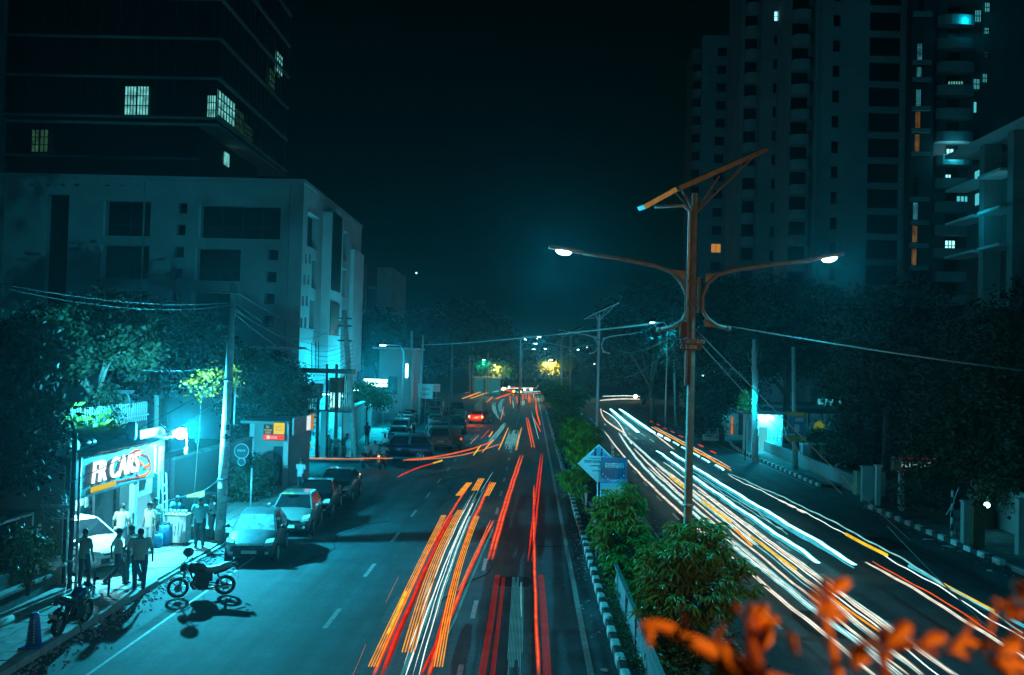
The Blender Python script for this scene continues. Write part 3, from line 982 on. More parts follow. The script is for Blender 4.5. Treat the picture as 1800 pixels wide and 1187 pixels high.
def street_lamp(lit=True, power=1050):
    t = thing('street_lamp', 'nearest street lamp on the median, its tilted solar panel above two curved lit arms', 'street lamp', (PX, YP, 0), group='solar street lamps on the median')
    zt = L1(1225, 340).z
    MB().tube([(0, 0, 0), (0, 0, 4), (0, 0, zt)], [.12, .11, .085], 8, smooth=False).build('post', pole_paint, t)
    mb = MB()
    mb.tube([(-.13, -.04, 6.5), (-.13, -.04, L1(1222, 372).z), (-.3, -.04, L1(1222, 362).z), L1(1150, 364, -.04)], .05, 6)
    mb.build('cable_pipe', steel, t)
    # tilted solar panels
    a, b = L1(1186, 334), L1(1337, 267)
    c, d = L1(1127, 366), L1(1183, 335)
    for nm, p, q, w in (('solar_panel', a, b, 1.25), ('solar_panel', c, d, 1.0)):
        mid = (p + q) / 2
        dx = q - p
        M = Matrix.Translation(mid) @ Matrix.Rotation(-math.atan2(dx.z, dx.x), 4, 'Y') @ Matrix.Rotation(R(7), 4, 'X')
        f = MB().box((0, 0, 0), (dx.length, w, .12), M=M).build(nm, steel if w < 1.1 else pole_paint, t)
        MB().box((0, 0, -.064), (dx.length - .06, w - .1, .006), M=M).build('back_sheet', black_pl, f)
        MB().box((0, 0, .064), (dx.length - .08, w - .08, .006), M=M).build('solar_cells', panel_blue, f)
    st = MB()
    for (q, yy) in ((L1(1316, 284), -.5), (L1(1316, 284), .5), (L1(1192, 335), -.4), (L1(1192, 335), .4), (L1(1262, 312), -.2)):
        st.beam((0, yy * .1, zt - .55), q + Vector((0, yy, 0)), .045)
    st.build('panel_brace', pole_paint, t)
    for s, arm, fins in ((-1, [(1024, 445), (1090, 455), (1150, 467), (1180, 478), (1198, 497), (1208, 520), (1208, 545), (1200, 563), (1183, 575), (1158, 580)], None),
                   (1, [(1424, 458), (1350, 466), (1290, 475), (1262, 483), (1245, 498), (1235, 520), (1235, 545), (1244, 561), (1260, 573), (1280, 578)], None)):
        pts = [L1(*p, dy=-.02) for p in arm]
        o = MB().tube(pts, .055, 8)
        o.sphere(tuple(pts[-1]), .075)
        o.build('arm', pole_paint, t)
        if s < 0: tri = [[(1178, 474), (1206, 477), (1203, 494), (1194, 484)], [(1170, 578), (1200, 575), (1204, 558), (1192, 570)]]
        else: tri = [[(1266, 480), (1240, 482), (1241, 498), (1252, 489)], [(1268, 577), (1238, 574), (1238, 560), (1248, 569)]]
        for q in tri:
            P = [L1(*p) for p in q]
            MB().add([(p.x, -.012, p.z) for p in P] + [(p.x, .012, p.z) for p in P], [(0, 1, 2, 3), (7, 6, 5, 4), (0, 4, 5, 1), (1, 5, 6, 2), (2, 6, 7, 3), (3, 7, 4, 0)]).build('arm_fin', pole_paint, t)
        hp = pts[0]
        tip = L1(968, 436) if s < 0 else L1(1492, 446)
        h = lamp_head(s)
        ang = math.atan2(tip.z - hp.z, abs(tip.x - hp.x))
        ho = h.build('lamp_head', steel, t, loc=hp)
        ho.rotation_euler = (0, -s * ang, 0)
        le = MB().sphere((s * .5, 0, -.05), (.20, .11, .085), 12, 8)
        lo = le.build('lamp_lens', led_core if lit else glass_dk, ho)
        if lit:
            lamp('SPOT', 'lamp_light', t, hp + Vector((s * .55, -.02, -.20)), power, TEALW, .06, 178, .06, (s * .36, -.16, -1))
    # brackets, boxes, number plate
    bx_ = MB().bb(-.15, .15, -.14, .14, 8.6, 8.66).bb(-.15, .15, -.14, .14, 9.18, 9.24)
    bx_.build('clamp', steel_dk, t)
    MB().bb(-.20, -.13, -.06, .06, 8.2, 9.4).build('cable_bracket', steel_dk, t)
    MB().bb(.13, .19, -.06, .06, 8.4, 9.35).build('cable_bracket', steel_dk, t)
    MB().bb(-.33, -.15, -.16, .04, 7.75, 8.15).build('junction_box', rust, t)
    co = MB()
    for k in range(3):
        co.tube([(-.35 - .12 * math.cos(a_ * .9) * (1 + .2 * k), -.18, 7.6 + .2 * math.sin(a_ * .9) - k * .06) for a_ in range(8)], .012, 4)
    co.build('cable_loop', wire_m, t)
    return t
sl = street_lamp(True, 1050)
fam = family(sl)
plate = MB().bb(-.28, .24, -.155, -.145, 7.42, 7.72).build('number_plate', mat('plate_grey', (.12, .12, .11), .7), sl)
text('Z1-017-070', .14, mat('white_lettering', (.8, .8, .8), .6, var=0), plate, (-.02, -.158, 7.645), FACE_CAM, .002, 'plate_lettering')
text('DB-006', .14, MATS['white_lettering'], plate, (-.10, -.158, 7.50), FACE_CAM, .002, 'plate_lettering')
MB().tube([(0, 0, 3.35), (0, 0, 3.43)], .15, 8).build('pole_band', steel, sl)
MB().tube([(0, 0, 0.14), (0, 0, 0.3)], .24, 8).build('base_flange', steel_dk, sl)
def unlit(d):
    for ch in list(d.children):
        if ch.type == 'LIGHT':
            bpy.data.objects.remove(ch)
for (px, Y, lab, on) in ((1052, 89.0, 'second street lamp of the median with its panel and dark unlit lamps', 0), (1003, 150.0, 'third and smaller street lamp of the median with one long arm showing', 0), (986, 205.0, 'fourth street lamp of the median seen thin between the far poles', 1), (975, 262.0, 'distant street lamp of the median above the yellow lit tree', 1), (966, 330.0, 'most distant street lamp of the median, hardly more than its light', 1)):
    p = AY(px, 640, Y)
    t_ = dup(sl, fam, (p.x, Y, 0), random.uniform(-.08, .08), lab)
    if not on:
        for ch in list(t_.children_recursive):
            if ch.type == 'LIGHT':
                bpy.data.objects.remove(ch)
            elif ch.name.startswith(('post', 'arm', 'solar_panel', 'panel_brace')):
                ch.data = swapped(ch.data, plaster_lt)  # unlit far lamps recoloured pale, as if light fell on them
            elif ch.name.startswith('lamp_lens'):
                ch.data = swapped(ch.data, glass_dk)

def small_lamp(px, py, Y, col, power, lab, arm=1.4, head=led_core, base=None, grp=None):
    p = AY(px, py, Y)
    t = thing('street_lamp', lab, 'street lamp', (p.x + arm, Y, 0), group=grp)
    MB().tube([(0, 0, 0), (0, 0, p.z - .6), (-.3 * (1 if arm > 0 else -1), 0, p.z), (-arm, 0, p.z + .05)], [.1, .07, .05, .045], 6).build('post', steel, t)
    MB().bb(-arm - .35, -arm + .25, -.14, .14, p.z - .0, p.z + .1).build('lamp_head', steel, t)
    MB().bb(-arm - .3, -arm + .2, -.12, .12, p.z - .055, p.z - .004).build('lamp_lens', head, t)
    lamp('SPOT', 'lamp_light', t, (-arm, 0, p.z - .12), power, col, .12, 178, .12, (-.05, -.12, -1))
    return t
small_lamp(1148, 567, 100.0, TEALW, 3000, 'lamp glowing in the haze left of the near post, arm over the right lanes', 1.5)
small_lamp(948, 592, 130.0, TEALW, 1500, 'topmost of the three hazy lamps stepping down above the far road', -2.5)
small_lamp(942, 604, 165.0, TEALW, 1800, 'middle of the three hazy lamps stepping down above the far road', -2.5)
small_lamp(939, 614, 200.0, TEALW, 2200, 'lowest of the three hazy lamps stepping down above the far road', -2.5)
warm_core = emit('warm_lamp_core', (1.0, .85, .35), 40)
small_lamp(969, 633, 190.0, (1, .85, .35), 5000, 'yellow white lamp lighting the tree leaves at the far end of the median', -.8, warm_core)
small_lamp(851, 633, 200.0, TEALW, 1200, 'far lamp in front of the green lit tree left of the road', 1.0)
small_lamp(871, 642, 205.0, (.8, 1, .4), 3000, 'far greenish lamp lighting the leaves beside the shed', .7, warm_core)
small_lamp(674, 607, 84.0, TEALW, 3500, 'bright roadside lamp above the blue fronted kiosk beyond the junction', 1.8)
small_lamp(224, 690, 42.0, TEALW, 20, 'thin unlit looking lamp post standing among the palms behind the shop', .25, steel)

# ================================================================== UTILITY POLES AND CABLES
def utility_pole(px_b, py_b, Y, px_t, py_t, r0, r1, lab, m=pole_conc, arms=0, grp='utility poles along the street', bands=True):
    b = AY(px_b, py_b, Y)
    tpt = AY(px_t, py_t, Y)
    H = tpt.z
    t = thing('utility_pole', lab, 'utility pole', (b.x, Y, 0), group=grp)
    dx = tpt.x - b.x
    MB().tube([(0, 0, 0), (dx * .5, 0, H * .5), (dx, 0, H)], [r0, (r0 + r1) / 2, r1], 8).build('post', m, t)
    at = lambda z: Vector((dx * z / H, 0, z))
    for k in range(arms):
        z = H - .4 - k * .9
        MB().box(tuple(at(z) + Vector((0, -r1 - .04, 0))), (1.3, .08, .1)).build('crossarm', steel_dk, t)
        for s in (-.58, -.2, .2, .58):
            MB().cyl(tuple(at(z) + Vector((s, -r1 - .04, .05))), tuple(at(z) + Vector((s, -r1 - .04, .22))), .04, .025, 6).build('insulator', trim_pale, t)
    return t, at
up1, at1 = utility_pole(386, 955, 35.7, 411, 500, .20, .12, 'big pale concrete utility pole in front of the parked cars, poster scraps on it', arms=0)
# poster scraps and wear bands on the pole
for k in range(16):
    z = .5 + k * .26 + random.uniform(-.08, .08)
    w = random.uniform(.12, .3)
    a0 = random.uniform(-2.2, 0.2)
    mb = MB()
    n = 4
    q = at1(z)
    rr = .205 - z * .0085
    vs = []
    for i in range(n + 1):
        a = a0 + i / n * w / .2
        for zz in (z, z + random.uniform(.14, .24) if i in (0, n) else z + .2):
            vs.append((q.x + rr * 1.02 * math.cos(a), rr * 1.02 * math.sin(a), zz))
    mb.add(vs, [(2 * i, 2 * i + 2, 2 * i + 3, 2 * i + 1) for i in range(n)])
    mb.build('poster_scrap', random.choice([litter_m, plaster_lt, kerb_black, plaster_lt]), up1)
MB().tube([at1(3.9) + Vector((0, 0, 0)), at1(3.98)], .19, 8).tube([at1(6.0), at1(6.06)], .18, 8).tube([at1(2.35), at1(2.4)], .21, 8).build('pole_band', steel_dk, up1)
MB().tube([at1(4.4) + Vector((.3, -.05, 0)), at1(6.3) + Vector((.28, -.05, 0))], .03, 6).build('conduit', trim_pale, up1)
MB().tube([at1(9.5), at1(9.95)], .02, 5).bb(at1(9).x - .35, at1(9).x + .35, -.2, -.12, 9.25, 9.32).build('top_bracket', steel_dk, up1)
utility_pole(722, 730, 108.0, 724, 582, .18, .12, 'left of the pair of bare poles behind the parked queue')
utility_pole(736, 735, 104.0, 744, 590, .16, .1, 'leaning right pole of the pair behind the parked queue')
utility_pole(793, 705, 150.0, 795, 602, .17, .1, 'dark pole standing over the far end of the parked queue')
utility_pole(832, 690, 190.0, 832, 612, .16, .1, 'thin far pole left of the shed, taller of two')
utility_pole(826, 690, 185.0, 826, 625, .13, .08, 'thin far pole left of the shed, shorter of two')
utility_pole(858, 690, 190.0, 858, 621, .14, .08, 'thin far pole in front of the lit shed')
utility_pole(987, 700, 170.0, 989, 585, .15, .1, 'thin pole right of the yellow lamp on the median')
p5, at5 = utility_pole(1327, 815, 72.0, 1326, 597, .26, .15, 'cable wrapped pole coloured bright as if lit, by the lit gate on the right', kerb_white, arms=0)  # white paint stands in for the light falling on this pole
p6, at6 = utility_pole(1398, 833, 67.0, 1395, 610, .2, .14, 'tall grey pole carrying the orange edged board on the right footpath')
utility_pole(1188, 745, 115.0, 1184, 612, .16, .1, 'dim pole in the haze just left of the near lamp post, by the far footpath')
# cable wraps on the pale pole
wr = MB()
for k in range(5):
    pts = []
    for i in range(26):
        z = .4 + i * .33
        a = i * .7 + k * 1.7
        rr = .2 + .10 * math.sin(i * 1.3 + k)
        q = at5(z)
        pts.append((q.x + rr * math.cos(a) * .9, -.12 + rr * math.sin(a) * .5, z))
    wr.tube(pts, .03, 4)
wr.build('cable_wrap', kerb_white, p5)  # wraps white too, with the light put into their colour
for s in (-1, 1):
    MB().tube([at5(7.2) + Vector((s * .05, 0, 0)), at5(7.6) + Vector((s * .45, 0, 0)), at5(8.2) + Vector((s * .5, 0, 0))], .02, 4).build('bracket', steel, p5)
# board on that pole
bd = MB().bb(-.62, .62, -.3, -.24, 0, 1.75)
sgn = thing('board_sign', 'small framed board with orange top and bottom edges fixed to a grey pole', 'sign', tuple(AY(1400, 750, 66.7)))
MB().bb(-.62, .62, -.03, .03, -.9, .9).build('board', mat('blue_board', (.10, .22, .32), .5), sgn)
for z in (-.84, .84):
    MB().bb(-.66, .66, -.05, -.033, z - .15, z + .15).build('edge_band', mat('orange_band', (.8, .3, .03), .5), sgn)
scrib(sgn, .9, .13, MATS['white_lettering'], (0, -.056, .84), 'board_lettering')
MB().bb(-.1, .45, -.037, -.031, .35, .6).bb(-.5, -.1, -.037, -.031, -.6, -.5).bb(-.15, .2, -.037, -.031, -.35, .15).build('print_patch', plaster_lt, sgn)

def cable(name, p, q, sag, r, m, lab, n=14, grp=None):
    p, q = Vector(p), Vector(q)
    pts = []
    for i in range(n + 1):
        t = i / n
        v = p.lerp(q, t)
        v.z -= sag * 4 * t * (1 - t)
        pts.append(v)
    o = MB().tube(pts, r, 5).build(name, m)
    return tag(o, lab, 'cable', grp)
# the two long pale cables held by the near lamp post
cable('overhead_cable', AY(742, 606, 104), AY(1160, 568, 26.0), .15, .028, wire_pale, 'long pale cable rising from the pair of bare poles to the near lamp post')
cable('overhead_cable', AY(1272, 572, 25.4), AY(1830, 656, 25.4), .06, .018, wire_pale, 'long pale cable running from the near lamp post off to the right edge')
e1 = AY(1800, 1142, 16.0)
cable('guy_wire', AY(1222, 578, 25.3), AY(1600, 950, 30.0), .1, .014, wire_pale, 'upper of the two wires slanting down right from the near lamp post')
cable('guy_wire', AY(1214, 585, 25.3), AY(1480, 868, 34.0), .1, .014, wire_pale, 'lower of the two wires slanting down right from the near lamp post')
cable('overhead_cable', AY(1560, 925, 22.0), AY(1820, 1180, 14.0), .05, .014, wire_m, 'black cable crossing over the trails at the lower right corner')
cable('overhead_cable', AY(1200, 590, 25.3), AY(1080, 660, 60.0), .5, .012, wire_m, 'thin dark cable sagging left from the near lamp post towards the second one')
cable('overhead_cable', AY(1185, 590, 40), AY(1075, 610, 89.0), .6, .02, wire_m, 'thin dark cable sagging between the near and second lamp posts')
# cables on the left between the big pole, the shop and the transformer
lp = AY(411, 520, 35.7)
for k, (a, b, sg, lab) in enumerate([
    ((AY(412, 512, 35.6)), AY(612, 590, 66), .5, 'highest cable from the big pale pole to the transformer poles'),
    ((AY(412, 532, 35.6)), AY(614, 602, 66), .8, 'second highest cable from the big pale pole to the transformer poles'),
    ((AY(410, 540, 35.6)), AY(605, 560, 66), 1.3, 'middle cable swaying between the big pale pole and the transformer'),
    ((AY(411, 545, 35.6)), AY(614, 640, 66), .3, 'lower cable from the big pale pole to the transformer poles'),
    ((AY(411, 550, 35.6)), AY(612, 655, 66), .7, 'lowest cable from the big pale pole to the transformer poles'),
    ((AY(409, 532, 35.6)), AY(-20, 495, 22), .25, 'dark cable from the big pale pole past the office front, upper one'),
    ((AY(409, 536, 35.6)), AY(-20, 500, 22), .35, 'dark cable from the big pale pole past the office front, lower one'),
    ((AY(400, 640, 35.6)), AY(230, 648, 30), .15, 'cable from the big pale pole into the palms behind the shop'),
    ((AY(398, 660, 35.6)), AY(120, 800, 27), .3, 'cable from the big pale pole down to the dark shop post'),
    ((AY(390, 700, 35.6)), AY(118, 850, 27), .2, 'slack cable passing in front of the shop sign'),
    ((AY(388, 840, 35.6)), AY(330, 875, 33.5), .1, 'cord from the big pale pole to the awning corner')]):
    cable('overhead_cable' if k < 9 else 'cord', a, b, sg, .012, wire_m, lab)
for k in range(9):
    a = AY(122, 806 + k * 9, 27.9)
    b = AY(268, 770 + k * 5, 33.2)
    a.x += .25; b.x += .3
    cable('sign_cable', a, b, .1 + .04 * (k % 4), .004, wire_m, 'black cable across the face of the shop sign, %s from the top' % ORD[k], grp='cables strung across the shop sign')

# transformer structure beyond the junction
YT = 66.0
tp = AY(585, 700, YT)
tf = thing('transformer_stand', 'steel transformer platform with tall poles and insulators by the pale building side', 'transformer', (tp.x, YT, 0))
def LT(px, py, dy=0.): 
    p = AY(px, py, YT); return Vector((p.x - tp.x, dy, p.z))
for (a, b, r) in (((625, 815), (605, 545), .2), ((556, 808), (560, 690), .12), ((590, 800), (592, 640), .13), ((573, 800), (575, 640), .1)):
    MB().tube([(LT(*a).x, 0, 0), LT(*b)], [r, r * .8], 8).build('pole', pole_conc if r > .15 else steel_dk, tf)
MB().bb(LT(533, 650).x, LT(622, 650).x, -.7, .7, LT(570, 656).z, LT(570, 648).z).build('platform', steel_dk, tf)
MB().bb(LT(538, 720).x, LT(620, 720).x, -.5, .5, LT(570, 724).z, LT(570, 721).z).build('lower_beam', steel_dk, tf)
MB().bb(LT(535, 690).x, LT(566, 690).x, -.6, .3, LT(550, 700).z, LT(550, 674).z).build('switch_cabinet', concrete_dk, tf)
tk = MB().bb(LT(581, 690).x, LT(602, 690).x, -.5, .5, LT(590, 690).z, LT(590, 664).z)
for i in range(7):
    tk.bb(LT(580, 690).x + .1 * i, LT(580, 690).x + .1 * i + .03, -.7, -.5, LT(590, 688).z, LT(590, 668).z)
tk.build('transformer_tank', rust, tf)
for px in (548, 555, 560):
    MB().tube([LT(px, 648), LT(px, 602)], .03, 5).build('rod', steel_dk, tf)
for (px, py) in ((598, 572), (603, 572), (608, 573), (600, 598), (606, 598), (612, 599)):
    MB().cyl(tuple(LT(px, py + 6)), tuple(LT(px, py - 8)), .09, .05, 6).build('insulator', trim_pale, tf)
for y in (573, 599, 560):
    MB().bb(LT(594, y).x, LT(618, y).x, -.08, .08, LT(606, y + 1.5).z, LT(606, y - 1.5).z).build('crossarm', steel_dk, tf)
sc = MB()
for (a, b) in (((575, 720), (600, 660)), ((600, 720), (616, 670)), ((612, 640), (600, 600)), ((558, 720), (575, 660)), ((590, 740), (575, 790))):
    sc.beam(LT(*a), LT(*b), .06)
sc.build('brace', steel, tf)
for i in range(10):
    cable('overhead_cable', LT(620, 600 + i * 7) + Vector((tp.x, YT, 0)), AY(535 + (i % 3) * 8, 612 + i * 9, 78), .5, .016, wire_m, 'dark cable of the fan over the pale facade, %s from the top' % ORD[i], grp='fan of cables at the transformer')

# ================================================================== THE SHOP WITH ITS SIGN
FX = -13.5
def FY(px, py=850): return AX(px, py, FX).y
def FZ(px, py): return AX(px, py, FX).z
s0, s1 = FY(122), FY(281)
zb0, zt0 = FZ(124, 879), FZ(124, 812)
zb1, zt1 = FZ(262, 836), FZ(262, 775)
zB, zT = (zb0 + zb1) / 2, (zt0 + zt1) / 2
print('shop', s0, s1, zB, zT, zb0, zb1, zt0, zt1)
shop = thing('car_shop', 'small open fronted car care shop with brightly lit interior under its painted signboard', 'shop', (FX, s0, 0))
SLN = s1 - s0
fl = MB().bb(-7, 0, 0, SLN, .11, .15); fl.build('shop_floor', mat('pale_floor', (.6, .6, .6), .4, var=.1), shop)
white_in = mat('white_interior', (.30, .34, .35), .6, var=.08)
MB().bb(-7.1, -7, 0, SLN, .15, 3.6).build('back_wall', white_in, shop)
MB().bb(-7, -.1, -.1, -.003, 0.15, 3.6).build('side_wall', white_in, shop)
MB().bb(-7, -.1, SLN + .003, SLN + .1, .15, 3.6).build('side_wall', white_in, shop)
MB().bb(-7, -.16, 0, SLN, 3.55, 3.62).build('ceiling', white_in, shop)
lamp('AREA', 'shop_light', shop, (-1.0, 2.2, 3.4), 1000, (.22, .85, 1.0), 2.0)
lamp('AREA', 'shop_light', shop, (-2.6, 5.2, 3.4), 90, (.1, .8, 1.0), 2.0)
for yy in (1.0, 3.4, 5.8):
    MB().bb(-3.6, -1.6, yy - .05, yy + .05, 3.46, 3.52).build('tube_light', emit('tube_light', (.45, 1, 1), 14), shop)
# interior: lettered banner, shelf, glass partition
MB().bb(-6.9, -4.0, 0.15, 0.2, 1.2, 2.8).build('wall_banner', mat('banner', (.7, .72, .72), .6), shop)
for i in range(3):
    MB().bb(-6.98, -6.5, 1.2, 3.4, .9 + i * .7, .94 + i * .7).build('shelf', steel, shop)
    for j in range(6):
        MB().bb(-6.9, -6.65, 1.3 + j * .33, 1.5 + j * .33, .945 + i * .7, 1.15 + i * .7 + .1 * (j % 3)).build('bottle', random.choice([black_pl, kerb_white, barrier_m]), shop)
yA, yB = FY(182) - s0, FY(226) - s0
glass = mat('shop_glass', (.015, .07, .085), .12, var=.3, scale=1.5, spec=.7)
MB().bb(-1.24, -1.2, yA, SLN - .9, .5, 2.45).build('glass_partition', glass, shop)
MB().bb(-1.26, -1.16, yA, SLN - .9, .15, .497).bb(-1.26, -1.16, yA, SLN - .9, 2.453, zB).build('partition_panel', barrier_m, shop)
for i_ in range(4):
    MB().bb(-1.155, -1.14, yA + .3 + i_ * .32, yA + .52 + i_ * .32, 1.9 - .1 * (i_ % 2), 2.25).build('price_card', litter_m, shop)
MB().bb(-1.15, -1.12, yA + .2, yA + 1.1, 2.6, 2.66).build('pink_strip', mat('pink_strip', (.5, .2, .18), .6), shop)
for k_ in range(3):
    MB().tube([(-6.4, 2.0, .2 + k_ * .24), (-6.4, 2.0, .42 + k_ * .24)], .32, 16).build('tyre', tyre_m, shop)
for yy in (yA, (yA + SLN - .9) / 2, SLN - .9):
    MB().bb(-1.3, -1.1, yy - .04, yy + .04, .15, 2.65).build('partition_frame', steel_dk, shop)
# columns and signboard
for yy, w in ((0.0, .12), (FY(240) - s0, .16), (SLN - .1, .2)):
    MB().bb(-.2, .0, yy - w / 2, yy + w / 2, .15, zB).build('column', steel_dk if w < .15 else barrier_m, shop)
MB().bb(-.15, .02, 0, SLN * .90, zB, zT).build('signboard', mat('sign_face', (.07, .15, .17), .55, var=.2, scale=2), shop)
tr_ = MB()
tr_.bb(-.15, .06, -.04, SLN * .9, zB - .06, zB - .003).bb(-.15, .05, -.05, -.003, zB - .06, zT).bb(-.12, .06, 0, SLN * .9, zT + .003, zT + .04)
tr_.build('sign_trim', steel_dk, shop)
wl_ = mat('white_sign_letters', (.85, .85, .85), .4, var=0)
wl_em = emit('lit_sign_letters', (.9, 1.0, 1.0), 1.6)
zm = (FZ(158, 862) + FZ(158, 823)) / 2
text('FR CARS', .94, wl_em, shop, (.07, (FY(158) + FY(238)) / 2 - s0, zB + .60), FACE_ROAD, .03, 'sign_lettering', shear=.15, offset=.008, space=1.0, res=4)
MB().bb(.03, .07, FY(158) - s0, FY(200) - s0, zB + .02, zB + .19).build('yellow_bar', emit('yellow_sign_bar', (.9, .65, .02), .8), shop)
def stroke(pts, w, m, nm):
    mb = MB()
    P = [Vector((.045, y, z)) for y, z in pts]
    mb.tube(P, w, 6)
    return mb.build(nm, m, shop)
def SP(px, py): return (FY(px, py) - s0, FZ(px, py))
oro = emit('orange_neon', (1.0, .28, .05), 1.1)
pnk = emit('red_neon', (.9, .12, .12), .8)
stroke([SP(224, 806), SP(229, 797), SP(236, 792), SP(246, 792)], .05, oro, 'emblem_stroke')
stroke([SP(224, 806), SP(236, 807), SP(243, 812), SP(249, 817)], .05, oro, 'emblem_stroke')
stroke([SP(240, 802), SP(250, 799), SP(258, 803), SP(262, 812), SP(262, 826), SP(256, 834), SP(244, 838)], .035, pnk, 'emblem_stroke')
stroke([SP(252, 822), SP(260, 817)], .06, oro, 'emblem_stroke')
stroke([SP(240, 838), SP(240, 822)], .02, pnk, 'emblem_stroke')
stroke([SP(242, 838), SP(252, 836), SP(260, 829)], .045, oro, 'emblem_stroke')
stroke([SP(200, 848), SP(225, 842), SP(243, 838)], .02, pnk, 'emblem_stroke')
# flat panel right of the sign
MB().bb(-.4, -.2, FY(254) - s0, SLN + .9, 1.9, zT + .45).build('side_panel', barrier_m, shop)
MB().bb(-.199, -.16, SLN * .97, SLN * .97 + .9, 2.6, 3.5).build('poster', kerb_white, shop)
# roof of corrugated sheets, one sheet at a time
def corr(y0, y1, x0, x1, z0, z1, m):
    n = 14
    vs, fs = [], []
    for i in range(n + 1):
        y = y0 + (y1 - y0) * i / n
        dz = .035 * math.sin(i * math.pi)if False else (.03 if i % 2 else -.03)
        vs += [(x0, y, z0 + dz), (x1, y, z1 + dz)]
    for i in range(n):
        fs.append((2 * i, 2 * i + 2, 2 * i + 3, 2 * i + 1))
    return MB().add(vs, fs)
sheet_m = mat('roof_sheet', (.42, .46, .48), .45, .4, var=.35, scale=2)
for i in range(9):
    ya = -.2 + i * .93
    o = corr(ya, ya + .99, -3.0, .30, zT + .42 + .01 * (i % 2), zT + .08 + .01 * (i % 2), sheet_m).build('roof_sheet', sheet_m, shop)
# things on the roof
rj = [((-.5, .9, zT + .2), .22, 'round pale tank lying on the shop roof above the sign'), ((-.7, .3, zT + .2), .16, 'small pale drum on the near corner of the shop roof')]
for (p, r, lab) in rj:
    o = thing('roof_drum', lab, 'drum', (FX + p[0], s0 + p[1], p[2] - .08))
    MB().cyl((0, -.3, r * .8), (0, .3, r * .8), r, n=12).build('drum_body', kerb_white, o)
    MB().tube([(0, -.32, r * .8), (0, -.30, r * .8)], r * 1.04, 12).build('drum_rim', steel, o)
o = MB().sphere((0, 0, .2), (.3, .5, .13)).sphere((.1, .35, .2), (.2, .3, .13)).build('tarpaulin_heap', black_pl, loc=(FX - .6, s0 + 1.9, zT + .12))
tag(o, 'black tarpaulin heap on the shop roof over the first sign letters', 'tarpaulin')
o = MB().tube([(0, 0, 0), (0, 0, .1), (0, 0, .5), (0, 0, .62)], [.15, .18, .18, .13], 12).build('roof_barrel', mat('blue_barrel', (.03, .06, .12), .6), loc=(FX - .3, FY(243), zT + .16))
tag(o, 'dark barrel standing on the shop roof beside the emblem', 'barrel')
# picket fence behind the roof
y0f, y1f = AX(120, 790, -16.6).y, AX(262, 750, -16.6).y
fn = thing('picket_fence', 'pale picket fence on the wall top behind the shop roof', 'fence', (-16.6, y0f, 0))
zf = max((AX(150, 790, -16.6).z + AX(240, 762, -16.6).z) / 2, zT + .38)
pk = MB().box((0, 0, .35), (.03, .07, .8)).mesh('picket', kerb_white)
n = int((y1f - y0f) / .2)
for i in range(n):
    obj('picket', pk, fn, (0, i * .2, zf - .05 + random.uniform(-.02, .02)))
MB().bb(-.04, -.02, 0, y1f - y0f, zf + .1, zf + .16).build('rail', kerb_white, fn)
MB().bb(-.3, -.1, 0, y1f - y0f, 0, zf + .02).build('wall', concrete_dk, fn)
# dark shop post at the near corner
dp = thing('steel_post', 'dark steel post with tangled cables standing at the near corner of the shop', 'post', (-13.15, s0 - .5, 0))
MB().tube([(0, 0, .12), (0, 0, 4.6)], .075, 8).build('post', steel_dk, dp)
MB().tube([(.16, .05, .12), (.16, .05, 3.9)], .04, 6).build('pipe', steel, dp)
for z in (.9, 2.1, 3.2):
    MB().tube([(0, 0, z), (0, 0, z + .06)], .09, 8).build('band', steel, dp)
MB().bb(-.9, -.05, -.05, .1, 2.45, 2.52).build('meter_shelf', kerb_white, dp)
cr = MB()
for k in range(8):
    pts = [(-.5 - .4 * math.sin(i * .9 + k), .08 * math.cos(i + k), 2.55 + .5 * math.cos(i * .7 + k * 1.1) * (.4 + .1 * k)) for i in range(9)]
    cr.tube(pts, .014, 4)
cr.build('cable_tangle', steel, dp)
# ladders and pipes leaning right of the door
ld = thing('ladder', 'pale ladder leaning against the shop front right of the glass', 'ladder', (FX + .25, FY(268), 0))
for dy in (0, .4):
    MB().beam((.25, dy, .12), (0.02, dy + .1, 2.6), .05).build('rail', trim_pale, ld)
for k in range(7):
    z = .4 + k * .3
    MB().beam((.25 - .23 * z / 2.6, .04 * z, z), (.25 - .23 * z / 2.6, .4 + .04 * z, z), .03).build('rung', trim_pale, ld)
pc = thing('folded_umbrella', 'folded orange and red umbrella standing upright at the shop door', 'umbrella', tuple(G(229, 968, .12)))
MB().tube([(0, 0, 0), (.02, 0, .5), (.06, 0, 1.25)], [.06, .10, .02], 8).build('fabric', mat('orange_cloth', (.7, .25, .04), .6), pc)
MB().tube([(0, 0, .3), (.0, 0, .5)], [.11, .11], 8).build('red_band', mat('red_cloth', (.6, .03, .03), .6), pc)
MB().cyl((.06, 0, 1.25), (.08, 0, 1.5), .015, n=6).build('tip', trim_pale, pc)
